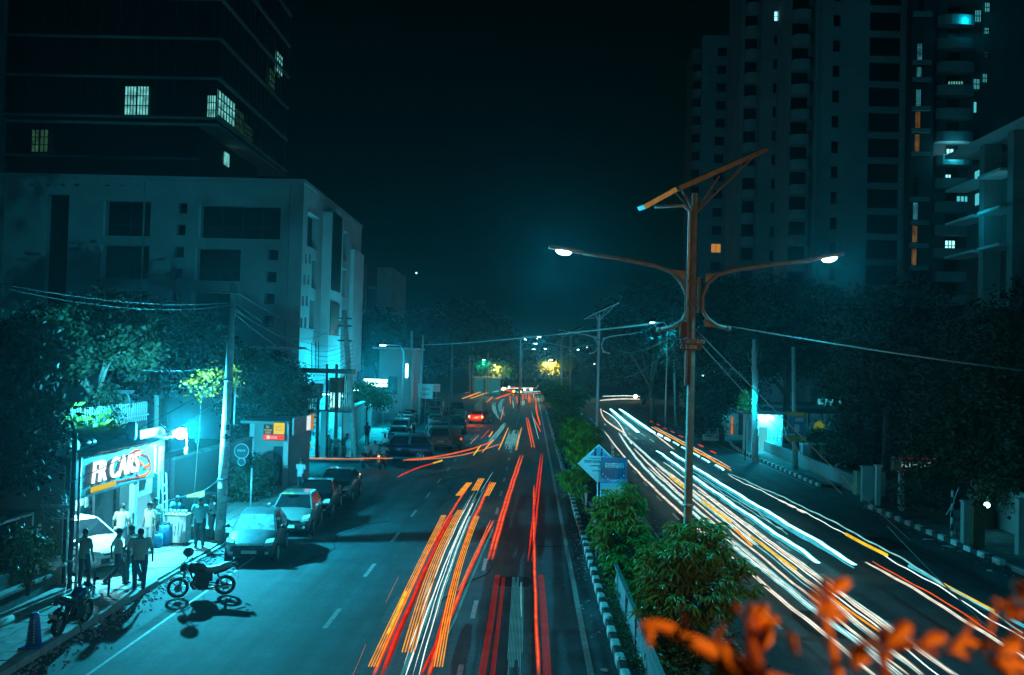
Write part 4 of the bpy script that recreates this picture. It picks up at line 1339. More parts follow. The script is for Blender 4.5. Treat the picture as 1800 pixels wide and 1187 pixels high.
# grooved shutter right of the shop and the forecourt stall
ysh = s1 + 1.0
sh_ = thing('roller_shutter', 'closed dark corrugated shutter wall right of the shop behind the stall', 'shutter', (FX - 1.2, ysh, 0))
for i in range(22):
    MB().bb(-.03, .03 + .02 * (i % 2), i * .22, i * .22 + .2, .12, 2.7).build('slat', mat('shutter_metal', (.10, .14, .2), .5, .4), sh_)
MB().bb(-.1, .12, -.1, 4.95, 2.7, 2.95).build('header', steel_dk, sh_)
tarp = thing('awning', 'small tarpaulin awning, orange at its end, tied to the big pale pole', 'awning', (0, 0, 0))
A = [AY(292, 880, 36.0), AY(360, 862, 35.0), AY(382, 866, 36.2), AY(318, 874, 37.6)]
tm = MB()
tm.add([A[0], A[1], A[2], A[3]] + [a + Vector((0, 0, -.03)) for a in A], [(0, 1, 2, 3), (7, 6, 5, 4), (0, 4, 5, 1), (1, 5, 6, 2), (2, 6, 7, 3), (3, 7, 4, 0)])
tm.build('canvas', mat('awning_cloth', (.1, .25, .4), .7), tarp)
B = [A[0].lerp(A[1], .55), A[1], A[1] + Vector((0, -.02, -.22)), A[0].lerp(A[1], .55) + Vector((0, -.02, -.1))]
MB().add(B + [b + Vector((0, .02, 0)) for b in B], [(0, 1, 2, 3), (7, 6, 5, 4), (0, 4, 5, 1), (2, 6, 7, 3)]).build('orange_edge', mat('orange_cloth', (.7, .25, .04)), tarp)
for a in (A[0], A[3]):
    MB().cyl((a.x, a.y, .1), tuple(a), .025, n=6).build('awning_pole', steel, tarp)
# stall things
def drum(px, py, r, h, m, lab, nm='water_drum'):
    p = G(px, py, .12)
    t = thing(nm, lab, 'drum', tuple(p))
    MB().tube([(0, 0, 0), (0, 0, h * .1), (0, 0, h * .5), (0, 0, h * .9), (0, 0, h)], [r * .9, r, r * 1.04, r, r * .8], 14).build('drum_body', m, t)
    MB().tube([(0, 0, h), (0, 0, h + .05)], [r * .7, r * .7], 12).build('lid', black_pl, t)
    for s in (.3, .65):
        MB().tube([(0, 0, h * s), (0, 0, h * s + .03)], r * 1.06, 14).build('hoop', m, t)
bl_m = mat('blue_plastic', (.03, .25, .45), .4, var=.1)
drum(289, 959, .24, .75, bl_m, 'taller blue plastic drum left of the white stall cart')
drum(277, 963, .17, .5, bl_m, 'shorter blue drum on the ground beside the taller drum')
ct = thing('stall_cart', 'white painted stall cart with black strokes on its front and cups on top', 'cart', tuple(G(311, 957, .12)))
MB().bb(-.38, .38, -.25, .3, .1, 1.05).build('cabinet', kerb_white, ct)
MB().bb(-.42, .42, -.29, .34, 1.053, 1.1).build('counter_top', mat('board_wood', (.28, .17, .1), .7), ct)
for i in range(5):
    MB().beam((-.25 + i * .12, -.256, .35 + .05 * (i % 2)), (-.22 + i * .12, -.256, .85 - .07 * (i % 3)), .03, .008).build('painted_stroke', kerb_black, ct)
for i in range(5):
    MB().tube([(-.3 + i * .14, .1, 1.1), (-.3 + i * .14, .1, 1.22)], [.035, .045], 8).build('cup', trim_pale, ct)
for sx in (-.3, .3):
    for sy in (-.2, .25):
        MB().cyl((sx, sy, 0), (sx, sy, .1), .03, n=6).build('leg', steel_dk, ct)
hose_m = mat('red_hose', (.45, .04, .03), .5, var=0)
for (k, lab) in ((0, 'red hose in loose loops on the forecourt, nearer coil'), (1, 'red hose in loose loops on the forecourt, farther coil')):
    c_ = G(270 + 25 * k, 966 - 4 * k, .16)
    pts = [(c_.x + .6 * math.cos(t * .55 + k) * (1 + .2 * math.sin(t)), c_.y + .55 * math.sin(t * .55 + k), .155) for t in range(22)]
    tag(MB().tube(pts, .017, 5).build('hose', hose_m), lab, 'hose')
# two thin dark bollards on the footpath
for (px, py, w) in ((164, 1046, 'left'), (190, 1048, 'right')):
    p = G(px, py, .15)
    o = thing('bollard', f'{w} of the two thin dark bollards on the forecourt in front of the white car', 'bollard', tuple(p))
    MB().tube([(0, 0, 0), (.03, 0, .62)], .035, 7).build('rod', steel_dk, o)
    MB().tube([(0, 0, 0), (0, 0, .02)], .09, 8).build('foot', steel_dk, o)
# blue cone at the lower left
cn = thing('traffic_cone', 'tall blue plastic cone standing on the footpath at the lower left', 'traffic cone', tuple(G(59, 1138, .15)))
blc = mat('blue_cone', (.04, .16, .42), .5, var=.15)
MB().bb(-.24, .24, -.24, .24, 0, .05).build('cone_foot', blc, cn)
MB().tube([(0, 0, .05), (0, 0, .75), (0, 0, .80)], [.18, .10, .07], 14).build('cone_body', blc, cn)
for i in range(9):
    for sx in (-.5, .5):
        z = .15 + i * .06
        MB().bb(-.015 + sx * (.17 - z * .1), .015 + sx * (.17 - z * .1), -.19 + z * .1, -.165 + z * .1, z, z + .03).build('print_mark', litter_m, cn)
# wrapped bag and planter wall by the shop corner
wall_dk2 = mat('dark_mottled_wall', (.05, .055, .055), .9, var=.6, scale=2, bump=.4)  # dark, strongly mottled wall colour
wb_ = thing('boundary_wall', 'dark low boundary wall with planter ledge and framed panels at the left edge', 'wall', (-13.75, 13.0, 0))
WL = s0 - .7 - 13.0
MB().bb(-.3, -.1, 0, WL, 0, 1.0).bb(-.12, .12, 0, WL, .0, .5).build('wall', wall_dk2, wb_)
MB().bb(-.35, .18, 0, WL, .503, .58).build('ledge', concrete_dk, wb_)
MB().bb(-1.2, -.3, WL - 1.2, WL, 0, 2.4).bb(-1.2, -1.0, 0, WL - 1.2, 0, 2.3).build('back_wall', wall_dk2, wb_)
MB().bb(-.30, -.1, WL - .7, WL - .6, 1.0, 2.35).bb(-.30, -.1, WL - 2.9, WL - 2.8, 1., 2.35).bb(-.3, -.1, WL - 3.0, WL - .6, 2.35, 2.42).build('frame', steel, wb_)
for i, (y, z) in enumerate(((WL - .35, 1.9), (WL - .35, 1.3), (WL - .35, .8))):
    MB().bb(-.098, -.07, y - .15, y + .12, z - .15, z + .15).build('notice', trim_pale if i != 1 else barrier_m, wb_)
o = MB()
for k in range(26):
    a, b_ = random.random() * 6.28, random.random() * 3.14
    o.sphere((.28 * math.cos(a) * math.sin(b_), .36 * math.sin(a) * math.sin(b_), .2 + .16 * math.cos(b_)), (random.uniform(.05, .15), random.uniform(.08, .2), random.uniform(.03, .09)), 7, 5)
o.sphere((0, 0, .2), (.25, .32, .17))
o = o.build('plastic_bag', mat('clear_plastic', (.6, .65, .65), .15, var=.1, spec=.8), loc=tuple(AX(93, 1006, -13.8)))
o.location.z = .58
tag(o, 'crumpled clear plastic bag resting on the planter ledge', 'plastic bag')
o = MB().tube([(0, 0, .12), (.1, .9, .14), (.2, 1.6, .12)], [.13, .15, .12], 9).build('cement_sack', concrete, loc=(-13.1, 22.6, .1))
tag(o, 'long rolled sheet lying behind the blue and yellow motorbike', 'sheet roll')

# floodlight on a bracket at the far end of the shop
FLP = AX(315, 762, -12.9)
flt = thing('floodlight', 'blazing white floodlight on a bracket at the far end of the shop front', 'floodlight', tuple(FLP))
MB().sphere((0.08, -.05, 0), .2, 14, 10).build('lamp_globe', emit('floodlight_core', (.6, 1, 1), 160), flt)
MB().bb(-.3, -.2, -.12, .12, -.1, .12).build('housing', steel_dk, flt)
MB().beam((-.3, 0, 0), (-.9, .4, .3), .05).beam((-.3, .1, 0), (-.9, .5, -.3), .04).build('bracket', steel_dk, flt)
MB().beam((.25, .0, .2), (.28, .05, -.55), .02).bb(.22, .32, -.02, .03, -.75, -.5).build('hanging_tag', mat('orange_cloth', (.7, .25, .04)), flt)
lamp('POINT', 'floodlight_beam', flt, (.36, -.24, .15), 12500, (.03, .68, .95), .08)

# ================================================================== WALLS, KIOSK, SIGNS TOWARDS THE JUNCTION
YK = 50.6
k0, k1 = AY(440, 800, YK).x, AY(503, 800, YK).x
kz = AY(475, 745, YK).z
ki = thing('bank_kiosk', 'small grey kiosk with a dark steel door and lit yellow and red signs', 'kiosk', (k1, YK, 0))
kw = k1 - k0
dh = (AY(480, 800, YK).x - k1, AY(502, 800, YK).x - k1 - .15, .15, AY(490, 785, YK).z)
wl = MB()
facade(wl, lambda u, z, d: Vector((u, d, z)), 0, kz, [dh], .25, u0=-kw, z0=0)
wl.bb(-kw, 0, .3, 5.4, kz - .1, kz).bb(-.2, 0, .26, 5.4, 0, kz - .103).bb(-kw, -kw + .2, .26, 5.4, 0, kz - .103)
wl.build('wall', plaster, ki)
pane(lambda u, z, d: Vector((u, d, z)), dh, .2, mat('steel_door', (.02, .05, .09), .4, .4), ki, 'door', (3, 1), steel_dk, .06)
MB().bb(-kw - .5, .12, -.25, 5.6, kz + .003, kz + .14).build('roof_slab', plaster, ki)
MB().bb(-kw - .04, -kw + .2, -.12, -.003, 0, kz).build('corner_post', plaster_lt, ki)
MB().bb(dh[1] + .05, dh[1] + .3, -.1, -.003, 0, kz).build('corner_post', plaster_lt, ki)
def flat_sign(nm, lab, x0, x1, y0, y1, Y, m, txt=None, tm=None, sz=.3, cat='sign', parts=()):
    p0, p1 = AY(x0, y1, Y), AY(x1, y0, Y)
    c = (p0 + p1) / 2
    t = thing(nm, lab, cat, tuple(c))
    W, H = abs(p1.x - p0.x), abs(p1.z - p0.z)
    MB().bb(-W / 2, W / 2, -.05, .05, -H / 2, H / 2).build('board', m, t)
    MB().bb(-W / 2 - .04, W / 2 + .04, .003 + .05, .09, -H / 2 - .04, H / 2 + .04).build('frame', steel_dk, t)
    for (s, z, size, mm) in parts:
        scrib(t, W * s, size, mm, (0, -.056, z)) if not isinstance(s, str) else text(s, size, mm, t, (0, -.056, z), FACE_CAM, .003, 'sign_lettering')
    return t, W, H
yel = emit('yellow_sign', (1.0, .72, .02), .85)
red = emit('red_sign', (1.0, .07, .02), .9)
ylt = emit('yellow_letters', (1.0, .75, .05), .7)
dkl = mat('dark_lettering', (.03, .03, .03), .6, var=0)
whl = emit('white_letters', (1, .9, .9), .9)
t_, W, H = flat_sign('lit_sign', 'glowing square yellow sign on the kiosk roof edge', 481, 500, 744, 766, YK - .5, yel, parts=((.5, .1, .045, dkl), (.7, -.03, .04, dkl)))
t_, W, H = flat_sign('lit_sign', 'glowing red strip sign with small white words below the yellow sign', 463, 499, 765, 773, YK - .75, red, parts=((.4, 0, .11, whl),))
MB().bb(-.14, -.0, -.062, -.052, -.08, .08).build('bank_mark', whl, t_).location = (-.2, 0, 0)
t_, W, H = flat_sign('lit_sign', 'dark sign with three short lines of yellow words left of the square yellow sign', 464, 480, 748, 765, YK - .5, black_pl, parts=((.4, .17, .12, ylt), (.85, 0.02, .08, ylt), (.6, -.12, .1, ylt)))
# box sign on the kiosk's road side, orange end, lit white patch
bs = thing('box_sign', 'grey box sign with orange end and white lit patch along the kiosk side', 'sign', (k1 + .12, YK + .6, kz - .62))
MB().bb(0, .1, 0, 4.6, 0, .9).build('board', barrier_m, bs)
MB().bb(.103, .12, 2.9, 3.8, .05, .85).build('lit_patch', emit('white_patch', (.8, 1, 1), .9), bs)
MB().bb(.103, .125, 3.9, 4.6, 0, .9).build('orange_end', emit('orange_patch', (1, .3, .03), .55), bs)
rd = thing('round_sign', 'round orange brown sign with three pale letters on the kiosk side', 'sign', tuple(AY(515, 775, YK + 3)))
MB().cyl((0, .04, 0), (0, -.04, 0), .42, n=24).build('disc', mat('orange_brown_sign', (.45, .12, .03), .5), rd)
text('rio', .42, MATS['white_lettering'], rd, (0, -.05, 0), FACE_CAM, .006, 'sign_lettering')
MB().beam((0, .05, 0), (-.6, .3, 0), .05).build('arm', steel_dk, rd)
for (px, py, r, w, l2) in ((425, 793, .33, 'bigger', 'NEW'), (425, 812, .17, 'smaller', '')):
    c_ = AY(px, py, 44.0)
    o = thing('round_sign', f'{w} of two dim round signs hanging on the dark hedge wall', 'sign', tuple(c_))
    MB().cyl((0, .03, 0), (0, -.03, 0), r, n=20).build('disc', mat('dim_sign', (.012, .02, .025), .7), o)
    MB().tube([(r * math.cos(t / 20 * 6.2832), -.035, r * math.sin(t / 20 * 6.2832)) for t in range(21)], .02, 5, caps=False).build('ring', barrier_m, o)
    if l2:
        scrib(o, .36, .10, barrier_m, (0, -.035, .02))
    MB().beam((0, .04, 0), (0, .6, 0), .04).build('arm', steel_dk, o)
# hedge wall in front of the kiosk, at the back of the footpath
hw = thing('boundary_wall', 'long dark boundary wall behind the parked cars', 'wall', (-14.6, 39.5, 0))
MB().bb(-.1, .1, 0, 11.0, 0, 2.6).build('wall', dk_wall, hw)
MB().bb(-.16, .16, 0, 11.0, 2.603, 2.72).build('coping', concrete_dk, hw)
pl = thing('steel_post', 'thin bare post standing in front of the dark hedge wall', 'post', tuple(G(440, 905, .1)))
MB().tube([(0, 0, 0), (0, 0, 2.0)], .04, 6).build('post', steel, pl)
MB().tube([(0, 0, 2.0), (0, 0, 2.05)], .06, 6).build('cap', steel_dk, pl)
# poster wall across the side street
t_, W, H = flat_sign('poster_wall', 'white wall panel covered with dark ragged leaf shaped posters beside the transformer', 532, 555, 745, 806, 64.6, mat('poster_white', (.5, .52, .5), .8, var=.5, scale=4), cat='poster wall')
for i in range(26):
    a = random.uniform(-W / 2 + .1, W / 2 - .1); z = random.uniform(-H / 2 + .15, H / 2 - .15)
    n = 6
    q = [(a + random.uniform(.05, .14) * math.cos(j), -.056, z + random.uniform(.06, .2) * math.sin(j)) for j in range(n)]
    MB().add(q + [(x, -.051, zz) for x, _, zz in q], [tuple(range(n)), tuple(range(2 * n - 1, n - 1, -1))]).build('poster', random.choice([kerb_black, barrier_m, frame_dk]), t_)
MB().sphere((.05, -.06, -.35), (.1, .02, .14)).build('yellow_mark', emit('yellow_print', (1, .6, .02), .4), t_)
t_, W, H = flat_sign('shop_sign', 'pale pinkish sign panel above the poster wall with faint letters', 538, 556, 727, 742, 64.6, mat('pinkish_board', (.45, .35, .3), .6), parts=((.6, .0, .2, dkl),))
o = thing('round_sign', 'small round sign with a red centre left of the pinkish panel', 'sign', tuple(AY(534, 733, 64.3)))
MB().cyl((0, .03, 0), (0, -.03, 0), .3, n=18).build('disc', barrier_m, o)
MB().cyl((0, -.031, 0), (0, -.045, 0), .15, n=12).build('red_centre', mat('red_cloth', (.6, .03, .03), .6), o)
lamp('POINT', 'poster_light', t_, (.6, -2.2, -1.4), 500, TEALW, .1)
# pillars and panels behind
for (x0, x1, y0, y1, Y, m, lab) in ((600, 620, 718, 775, 66.8, plaster_lt, 'tall pale blank panel standing beside the transformer poles'), (562, 574, 725, 800, 65.2, plaster_dk, 'grey pillar with a row of dots left of the transformer')):
    a, b = AY(x0, y1, Y), AY(x1, y0, Y)
    t = thing('pillar', lab, 'pillar', ((a.x + b.x) / 2, Y, 0))
    w = abs(b.x - a.x)
    MB().bb(-w / 2, w / 2, 0, .5, 0, b.z).build('shaft', m, t)
    MB().bb(-w / 2 - .05, w / 2 + .05, -.05, .55, b.z + .003, b.z + .08).build('cap', m, t)
# lit shop fronts under the office side: strips and a door
for (x0, x1, y0, y1, lab, m) in ((540, 556, 700, 722, 'lit striped shop window strip behind the steel platform, left', teal_win), (579, 600, 684, 716, 'white lit vertical banner and window between the transformer poles', white_win), (604, 618, 660, 715, 'tall pale lit panel right of the transformer', teal_win)):
    a, b = AY(x0, y1, 78.2), AY(x1, y0, 78.2)
    t = thing('lit_window_front', lab, 'shop window', ((a.x + b.x) / 2, 78.2, (a.z + b.z) / 2))
    w, h = abs(b.x - a.x), abs(b.z - a.z)
    MB().bb(-w / 2, w / 2, 0, .1, -h / 2, h / 2).build('glass', m, t)
    for i in range(5):
        MB().bb(-w / 2 + i * w / 4 - .04, -w / 2 + i * w / 4 + .04, -.06, -.003, -h / 2, h / 2).build('mullion', frame_dk, t)
    MB().bb(-w / 2, w / 2, .103, .5, -h / 2 - .3, h / 2 + .3).build('surround', plaster_dk, t)
# big neon board beyond
ns = thing('neon_sign', 'brilliant two line cyan white neon board over the kiosks beyond the junction', 'sign', tuple(AY(660, 673, 96)))
MB().bb(-1.3, 1.3, -.05, .1, -.45, .45).build('board', frame_dk, ns)
MB().bb(-1.15, 1.15, -.1, -.053, .05, .35).build('upper_line', emit('neon_white', (.55, 1, 1), 9), ns)
MB().bb(-1.15, 1.15, -.1, -.053, -.38, -.1).build('lower_line', emit('neon_white', (.55, 1, 1), 9), ns)
scrib(ns, 2.0, .1, emit('neon_teal', (0.05, .5, .6), 1), (0, -.105, -.02))
lamp('AREA', 'neon_light', ns, (0, -.6, 0), 2600, TEALW, 1.6, aim=(0, -1, -.25))
tl = thing('tube_light', 'upright white tube light on the wall between the far poles', 'lamp', tuple(AY(715, 652, 100)))
MB().bb(-.11, .11, -.06, .06, -.7, .7).build('tube', emit('neon_white', (.55, 1, 1), 9), tl)
MB().bb(-.16, .16, .063, .12, -.75, .75).build('backing', steel, tl)
lamp('POINT', 'tube_glow', tl, (0, -.5, 0), 500, TEALW, .2)
bkm = thing('office_block', 'low pale building with flat roof behind the neon board', 'building', (AY(690, 640, 108).x, 108, 0))
MB().bb(-1.5, 2.4, 0, 8, 0, AY(690, 615, 108).z).build('wall', plaster, bkm)
MB().bb(-2.2, 2.8, -.6, 8, AY(690, 614, 108).z, AY(690, 611, 108).z).build('roof_slab', plaster_lt, bkm)
MB().bb(-.4, .6, -.05, -.003, 3, 5).build('window', glass_void, bkm)
rw = thing('boundary_wall', 'pale sloping compound wall along the footpath beyond the junction', 'wall', (-13.4, 72, 0))
for k in range(9):
    z = 2.6 - .05 * k + (.5 if k < 2 else 0)
    xo_ = bend(74 + k * 5.5)
    w_ = MB().bb(-.15, .15, .01, 5.5, 0, z).build('wall_panel', plaster, rw, loc=(xo_, 3 + k * 5.5, 0), rz=.098)
    MB().bb(-.2, .2, .01, 5.5, z + .003, z + .1).build('coping', plaster_lt, rw, loc=(xo_, 3 + k * 5.5, 0), rz=.098)
for (px, py, Y, w, lab, tx) in ((674, 716, 92, .5, 'small pale notice board on the wall pier', 'A'), (748, 688, 105, .8, 'far square notice board, larger of two beside the pole', 'STOP'), (767, 682, 112, .45, 'far square notice board, smaller of two beyond the pole', 'P')):
    t = thing('notice_board', lab, 'sign', tuple(AY(px, py, Y)))
    MB().bb(-w, w, -.03, .03, -w, w).build('board', kerb_white, t)
    scrib(t, w * 1.3, w * .35, dkl, (0, -.034, w * .3)); scrib(t, w * 1.3, w * .35, dkl, (0, -.034, -w * .4))
    zz = AY(px, py, Y).z
    MB().tube([(0, .06, -w), (0, .06, -zz)], .04, 6).build('post', steel, t)
# far lit shed and toll-like barrier, hoarding
sd = thing('shed', 'small far shed with a pale lit roof beside the green lit tree', 'shed', (AY(855, 680, 200).x, 200, 0))
MB().bb(-3, 3, 0, 5, 3.4, 3.7).build('roof', plaster_lt, sd)
for x in (-2.8, 0, 2.8):
    MB().bb(x - .1, x + .1, .1, .3, 0, 3.4).build('post', steel, sd)
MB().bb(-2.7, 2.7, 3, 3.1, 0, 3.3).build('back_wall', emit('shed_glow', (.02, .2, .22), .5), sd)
hb = thing('barricade', 'yellowish ribbed hoarding beside the far slip road', 'barrier', (AY(844, 705, 135).x, 122, 0))
for k in range(22):
    MB().bb(-.03, .03, k * .9, k * .9 + .85, 0, 1.5).build('hoarding_sheet', mat('cream_sheet', (.45, .38, .22), .6), hb)
# tiny lights in the distance
far_l = emit('distant_light', (.5, 1, 1), 5)
for (px, py, Y, s) in ((732, 480, 400, .5), (918, 670, 420, .7), (905, 671, 430, .5), (888, 670, 440, .5), (944, 596, 380, .5), (913, 672, 410, .4), (931, 671, 400, .4), (1031, 610, 260, .5), (1045, 640, 200, .25), (1236, 660, 150, .35), (1257, 655, 140, .3), (923, 597, 330, .8), (693, 610, 170, .25)):
    p = AY(px, py, Y)
    o = thing('distant_lamp', 'tiny cyan white point of a distant lamp', 'distant lamp', tuple(p), 0, 'pinprick lamps in the distance')
    MB().sphere((0, 0, 0), s * .6, 8, 6).build('bulb', far_l, o)
    MB().cyl((0, 0, -p.z), (0, 0, -s * .5), .05, n=5).build('post', black_pl, o)

# ================================================================== MEDIAN BARRIER AND BOARDS
mbz = thing('median_barrier', 'bluish ribbed metal sheet barrier running along the left edge of the median', 'barrier', (2.72, 14, 0))
for k in range(17):
    if k in (9, 12): continue
    y = k * 2.4
    mb = MB()
    n = 12
    lean = random.uniform(-.03, .06)
    for i in range(n):
        a, b = y + .06 + 2.28 * i / n, y + .06 + 2.28 * (i + 1) / n
        d0, d1 = (.02 if i % 2 else -.02), (-.02 if i % 2 else .02)
        for dd in (0, -.015):
            mb.add([(dd + d0, a, .14), (dd + d1, b, .14), (dd + d1 + lean, b, .92), (dd + d0 + lean, a, .92)], [(0, 1, 2, 3)])
    mb.build('barrier_sheet', barrier_m, mbz, loc=(0, 0, random.uniform(-.04, .03)))
    MB().bb(-.06, .03, y - .03, y + .04, .14, 1.0).build('barrier_post', steel, mbz)
    MB().bb(-.06, .06, y + .05, y + 2.35, .923, .96).build('top_rail', steel, mbz)
bb = thing('sign_board', 'blue rectangular advertising board with white script and a cream panel on the median', 'sign', tuple(AY(1079.5, 843, 33)))
W2, H2 = .45, .74
bl1 = mat('deep_blue_print', (.02, .10, .2), .5, var=.5, scale=1.2)
cy1 = mat('cyan_print', (.06, .42, .62), .5, var=.25, scale=1.5)
MB().bb(-W2, W2, 0, .05, -H2, H2).build('board', bl1, bb)
MB().bb(-W2, W2, -.008, -.002, -H2, -.13).build('lower_print', cy1, bb)
MB().bb(-W2, W2, -.008, -.002, -.12, .02).build('middle_print', mat('mid_blue_print', (.03, .25, .45), .5, var=.6, scale=6), bb)
crm = mat('cream_print', (.6, .55, .38), .5, var=.1)
MB().prism([(-.3, -.62), (.42, -.62), (.42, -.26), (-.34, -.26)], 'y', -.016, -.01).build('cream_panel', crm, bb)
text('K', .2, mat('red_print', (.6, .02, .03), .5, var=0), bb, (-.17, -.018, -.42), FACE_CAM, .002, 'board_lettering', offset=.008)
text('N', .2, dkl, bb, (-.04, -.018, -.42), FACE_CAM, .002, 'board_lettering', offset=.0)
text('P', .2, MATS['red_print'], bb, (.10, -.018, -.42), FACE_CAM, .002, 'board_lettering', offset=.008)
text('-CENTRE', .07, dkl, bb, (-.1, -.018, -.55), FACE_CAM, .002, 'board_lettering')
# a head-stroked script line, like the one on the board
def script_line(parent, x0, x1, z, h, m, seed, nm='script_lettering', y=-.012):
    rnd = random.Random(seed)
    mb = MB()
    mb.bb(x0, x1, y, y + .006, z + h - h * .12, z + h)
    x = x0 + .01
    while x < x1 - h * .5:
        w = h * rnd.uniform(.45, .8)
        k = rnd.randint(0, 4)
        mb.bb(x + w - h * .12, x + w, y, y + .006, z, z + h * .88)
        pts = [(x + w * .5 + w * .38 * math.cos(a), y + .003, z + h * .42 + h * .3 * math.sin(a)) for a in [rnd.uniform(0, 1) + i * .8 for i in range(5 + k)]]
        mb.tube(pts, h * .055, 4)
        if k > 2:
            mb.tube([(x + w * .2, y + .003, z + h), (x + w * .6, y + .003, z + h * 1.35), (x + w, y + .003, z + h * 1.02)], h * .05, 4)
        x += w + h * .1
    return mb.build(nm, m, parent)
script_line(bb, -.33, .33, .38, .1, MATS['white_lettering'], 3)
script_line(bb, -.33, .33, .50, .05, MATS['white_lettering'], 5)
for i in range(9):
    t = i / 8
    x = -.38 + .7 * t
    z = .25 - .55 * math.sin(math.pi * (.08 + t * .8)) * .55
    MB().sphere((x, -.012, z), (.022, .006, .022), 6, 5).build('white_bead', MATS['white_lettering'], bb)
MB().tube([(-.43, .08, -H2 - 2.3), (-.43, .08, H2)], .03, 6).build('post', steel, bb)
MB().tube([(.4, .08, -H2 - 2.3), (.4, .08, H2)], .03, 6).build('post', steel, bb)
dm = thing('diamond_sign', 'pale cyan diamond shaped board with a dark script line left of the blue board', 'sign', tuple(AY(1052, 816, 33.4)))
MB().prism([(-.72, .0), (.0, .68), (.72, .02), (0, -.66)], 'y', 0, .04).build('board', mat('pale_cyan_print', (.25, .7, .8), .5, var=.15), dm)
MB().prism([(-.30, .29), (0.0, .64), (.40, .25)], 'y', -.012, -.006).build('picture_print', mat('mid_blue_print', (.03, .25, .45)), dm)
for (x, w) in ((-.12, .07), (.1, .06)):
    MB().sphere((x, -.014, .36), (w * .6, .004, .1), 8, 6).sphere((x, -.014, .5), (.035, .004, .04), 8, 6).build('figure_print', dkl, dm)
script_line(dm, -.5, .12, .03, .085, dkl, 11)
script_line(dm, -.32, .1, .17, .035, dkl, 12)
script_line(dm, -.3, .1, -.08, .035, dkl, 13)
script_line(dm, -.22, .1, -.25, .03, dkl, 14)
MB().tube([(0, .07, -3.2), (0, .07, .4)], .03, 6).build('post', steel, dm)
lamp('AREA', 'sign_fill_light', bb, (-.4, -1.6, 1.6), 34, TEALW, .5, aim=(.25, 1.6, -1.6))  # light without a fixture, added to brighten the boards

# ================================================================== RIGHT FOOTPATH
wr_ = thing('garden_wall', 'long pale low wall curving along the right footpath under the hedge', 'wall', (0, 0, 0))
def poly_wall(pts, h, w, m, parent, nm, h2=None):
    for (a, b) in zip(pts[:-1], pts[1:]):
        d = (b - a); n_ = Vector((-d.y, d.x, 0)).normalized() * w / 2
        mb = MB()
        v = [a + n_, a - n_, b - n_, b + n_]
        mb.add([(p.x, p.y, 0) for p in v] + [(p.x, p.y, h) for p in v], [(3, 2, 1, 0), (4, 5, 6, 7), (0, 1, 5, 4), (1, 2, 6, 5), (2, 3, 7, 6), (3, 0, 4, 7)])
        mb.build(nm, m, parent)
WP = [G(x, y) for x, y in ((1345, 795), (1385, 813), (1425, 831), (1465, 848), (1512, 868))]
poly_wall(WP, .95, .28, plaster, wr_, 'wall_panel')
MB().bb(WP[-1].x - .5, WP[-1].x + 1.1, WP[-1].y - .9, WP[-1].y - .2, 0, 1.35).build('end_block', mat('tan_block', (.32, .27, .18), .85), wr_)
for i, (px, py) in enumerate(((1420, 815), (1434, 818), (1447, 826), (1460, 832))):
    p = AY(px, py - 20, WP[2].y + 2.5)
    t = thing('planter_box', f'dark square planter box behind the low wall, number of steps from the pole {"one two three four".split()[i]}', 'planter', (p.x, p.y + .5, .13))
    t['label'] = ['planter box nearest the grey pole behind the low wall', 'second planter box from the grey pole behind the low wall', 'third planter box from the grey pole behind the low wall', 'planter box farthest from the grey pole behind the low wall'][i]
    MB().bb(-.3, .3, -.3, .3, 0, 1.5).build('box', plaster, t)
    MB().bb(-.36, .36, -.36, .36, 1.503, 1.6).build('rim', plaster_lt, t)
# lit entrance by the pale pole
en = thing('lit_entrance', 'small gatehouse doorway flooded with cyan light behind the cable wrapped pole', 'gatehouse', tuple(AY(1348, 800, 80).xy) + (0,))
z1 = AY(1350, 728, 80).z
MB().bb(-1.6, 1.6, 1.4, 1.6, 0, z1).bb(-1.7, -1.4, -.5, 1.397, 0, z1).build('wall', plaster_lt, en)
MB().bb(-2.2, 2.2, -1.0, 1.6, z1 + .003, z1 + .2).build('roof_slab', plaster, en)
MB().bb(-.5, .7, .9, 1.0, z1 - .5, z1 - .3).build('tube_light', led_core, en)
MB().bb(-.35, .35, 1.3, 1.397, 0, 2.1).build('door', teal_win, en)
lamp('POINT', 'doorway_light', en, (.1, .2, z1 - .6), 1200, TEALW, .15)
lamp('POINT', 'pole_fill_light', en, (-3.6, -9.5, z1 + 1.6), 700, TEALW, .1)  # unseen lamp, added to brighten the cable wrapped pole
MB().bb(-3.75, -3.45, -9.65, -9.35, z1 + 1.66, z1 + 1.74).beam((-3.6, -9.5, z1 + 1.7), (-2.9, -8.2, z1 + 1.7), .04).build('fill_light_bracket', steel, en)  # made-up bracket for the added pole light
gt = thing('railing', 'dark metal railing in front of the lit doorway', 'railing', tuple(G(1345, 795).xy) + (.95,))
for i in range(12):
    MB().cyl((i * .28, -i * .2, 0), (i * .28, -i * .2, .9), .02, n=5).build('baluster', steel_dk, gt)
for z in (.3, .6, .9):
    MB().beam((0, 0, z), (3.1, -2.2, z), .03).build('rail', steel_dk, gt)
cb = thing('low_building', 'low glass fronted building with a cyan lit sign panel behind the hedge on the right', 'building', (AY(1430, 760, 95).x, 95, 0))
zt_ = AY(1430, 718, 95).z
MB().bb(-6, 8, 0, 8, 0, zt_).build('wall', dk_wall, cb)
MB().bb(-6.3, 8.3, -1, 8, zt_ + .003, zt_ + .3).build('roof_slab', plaster_dk, cb)
for i in range(9):
    MB().bb(-5.6 + i * 1.3, -5.6 + i * 1.3 + 1.15, -.06, -.003, zt_ - 2.7, zt_ - .5).build('window', emit('dim_blue_window', (.02, .22, .32), .22, True), cb)
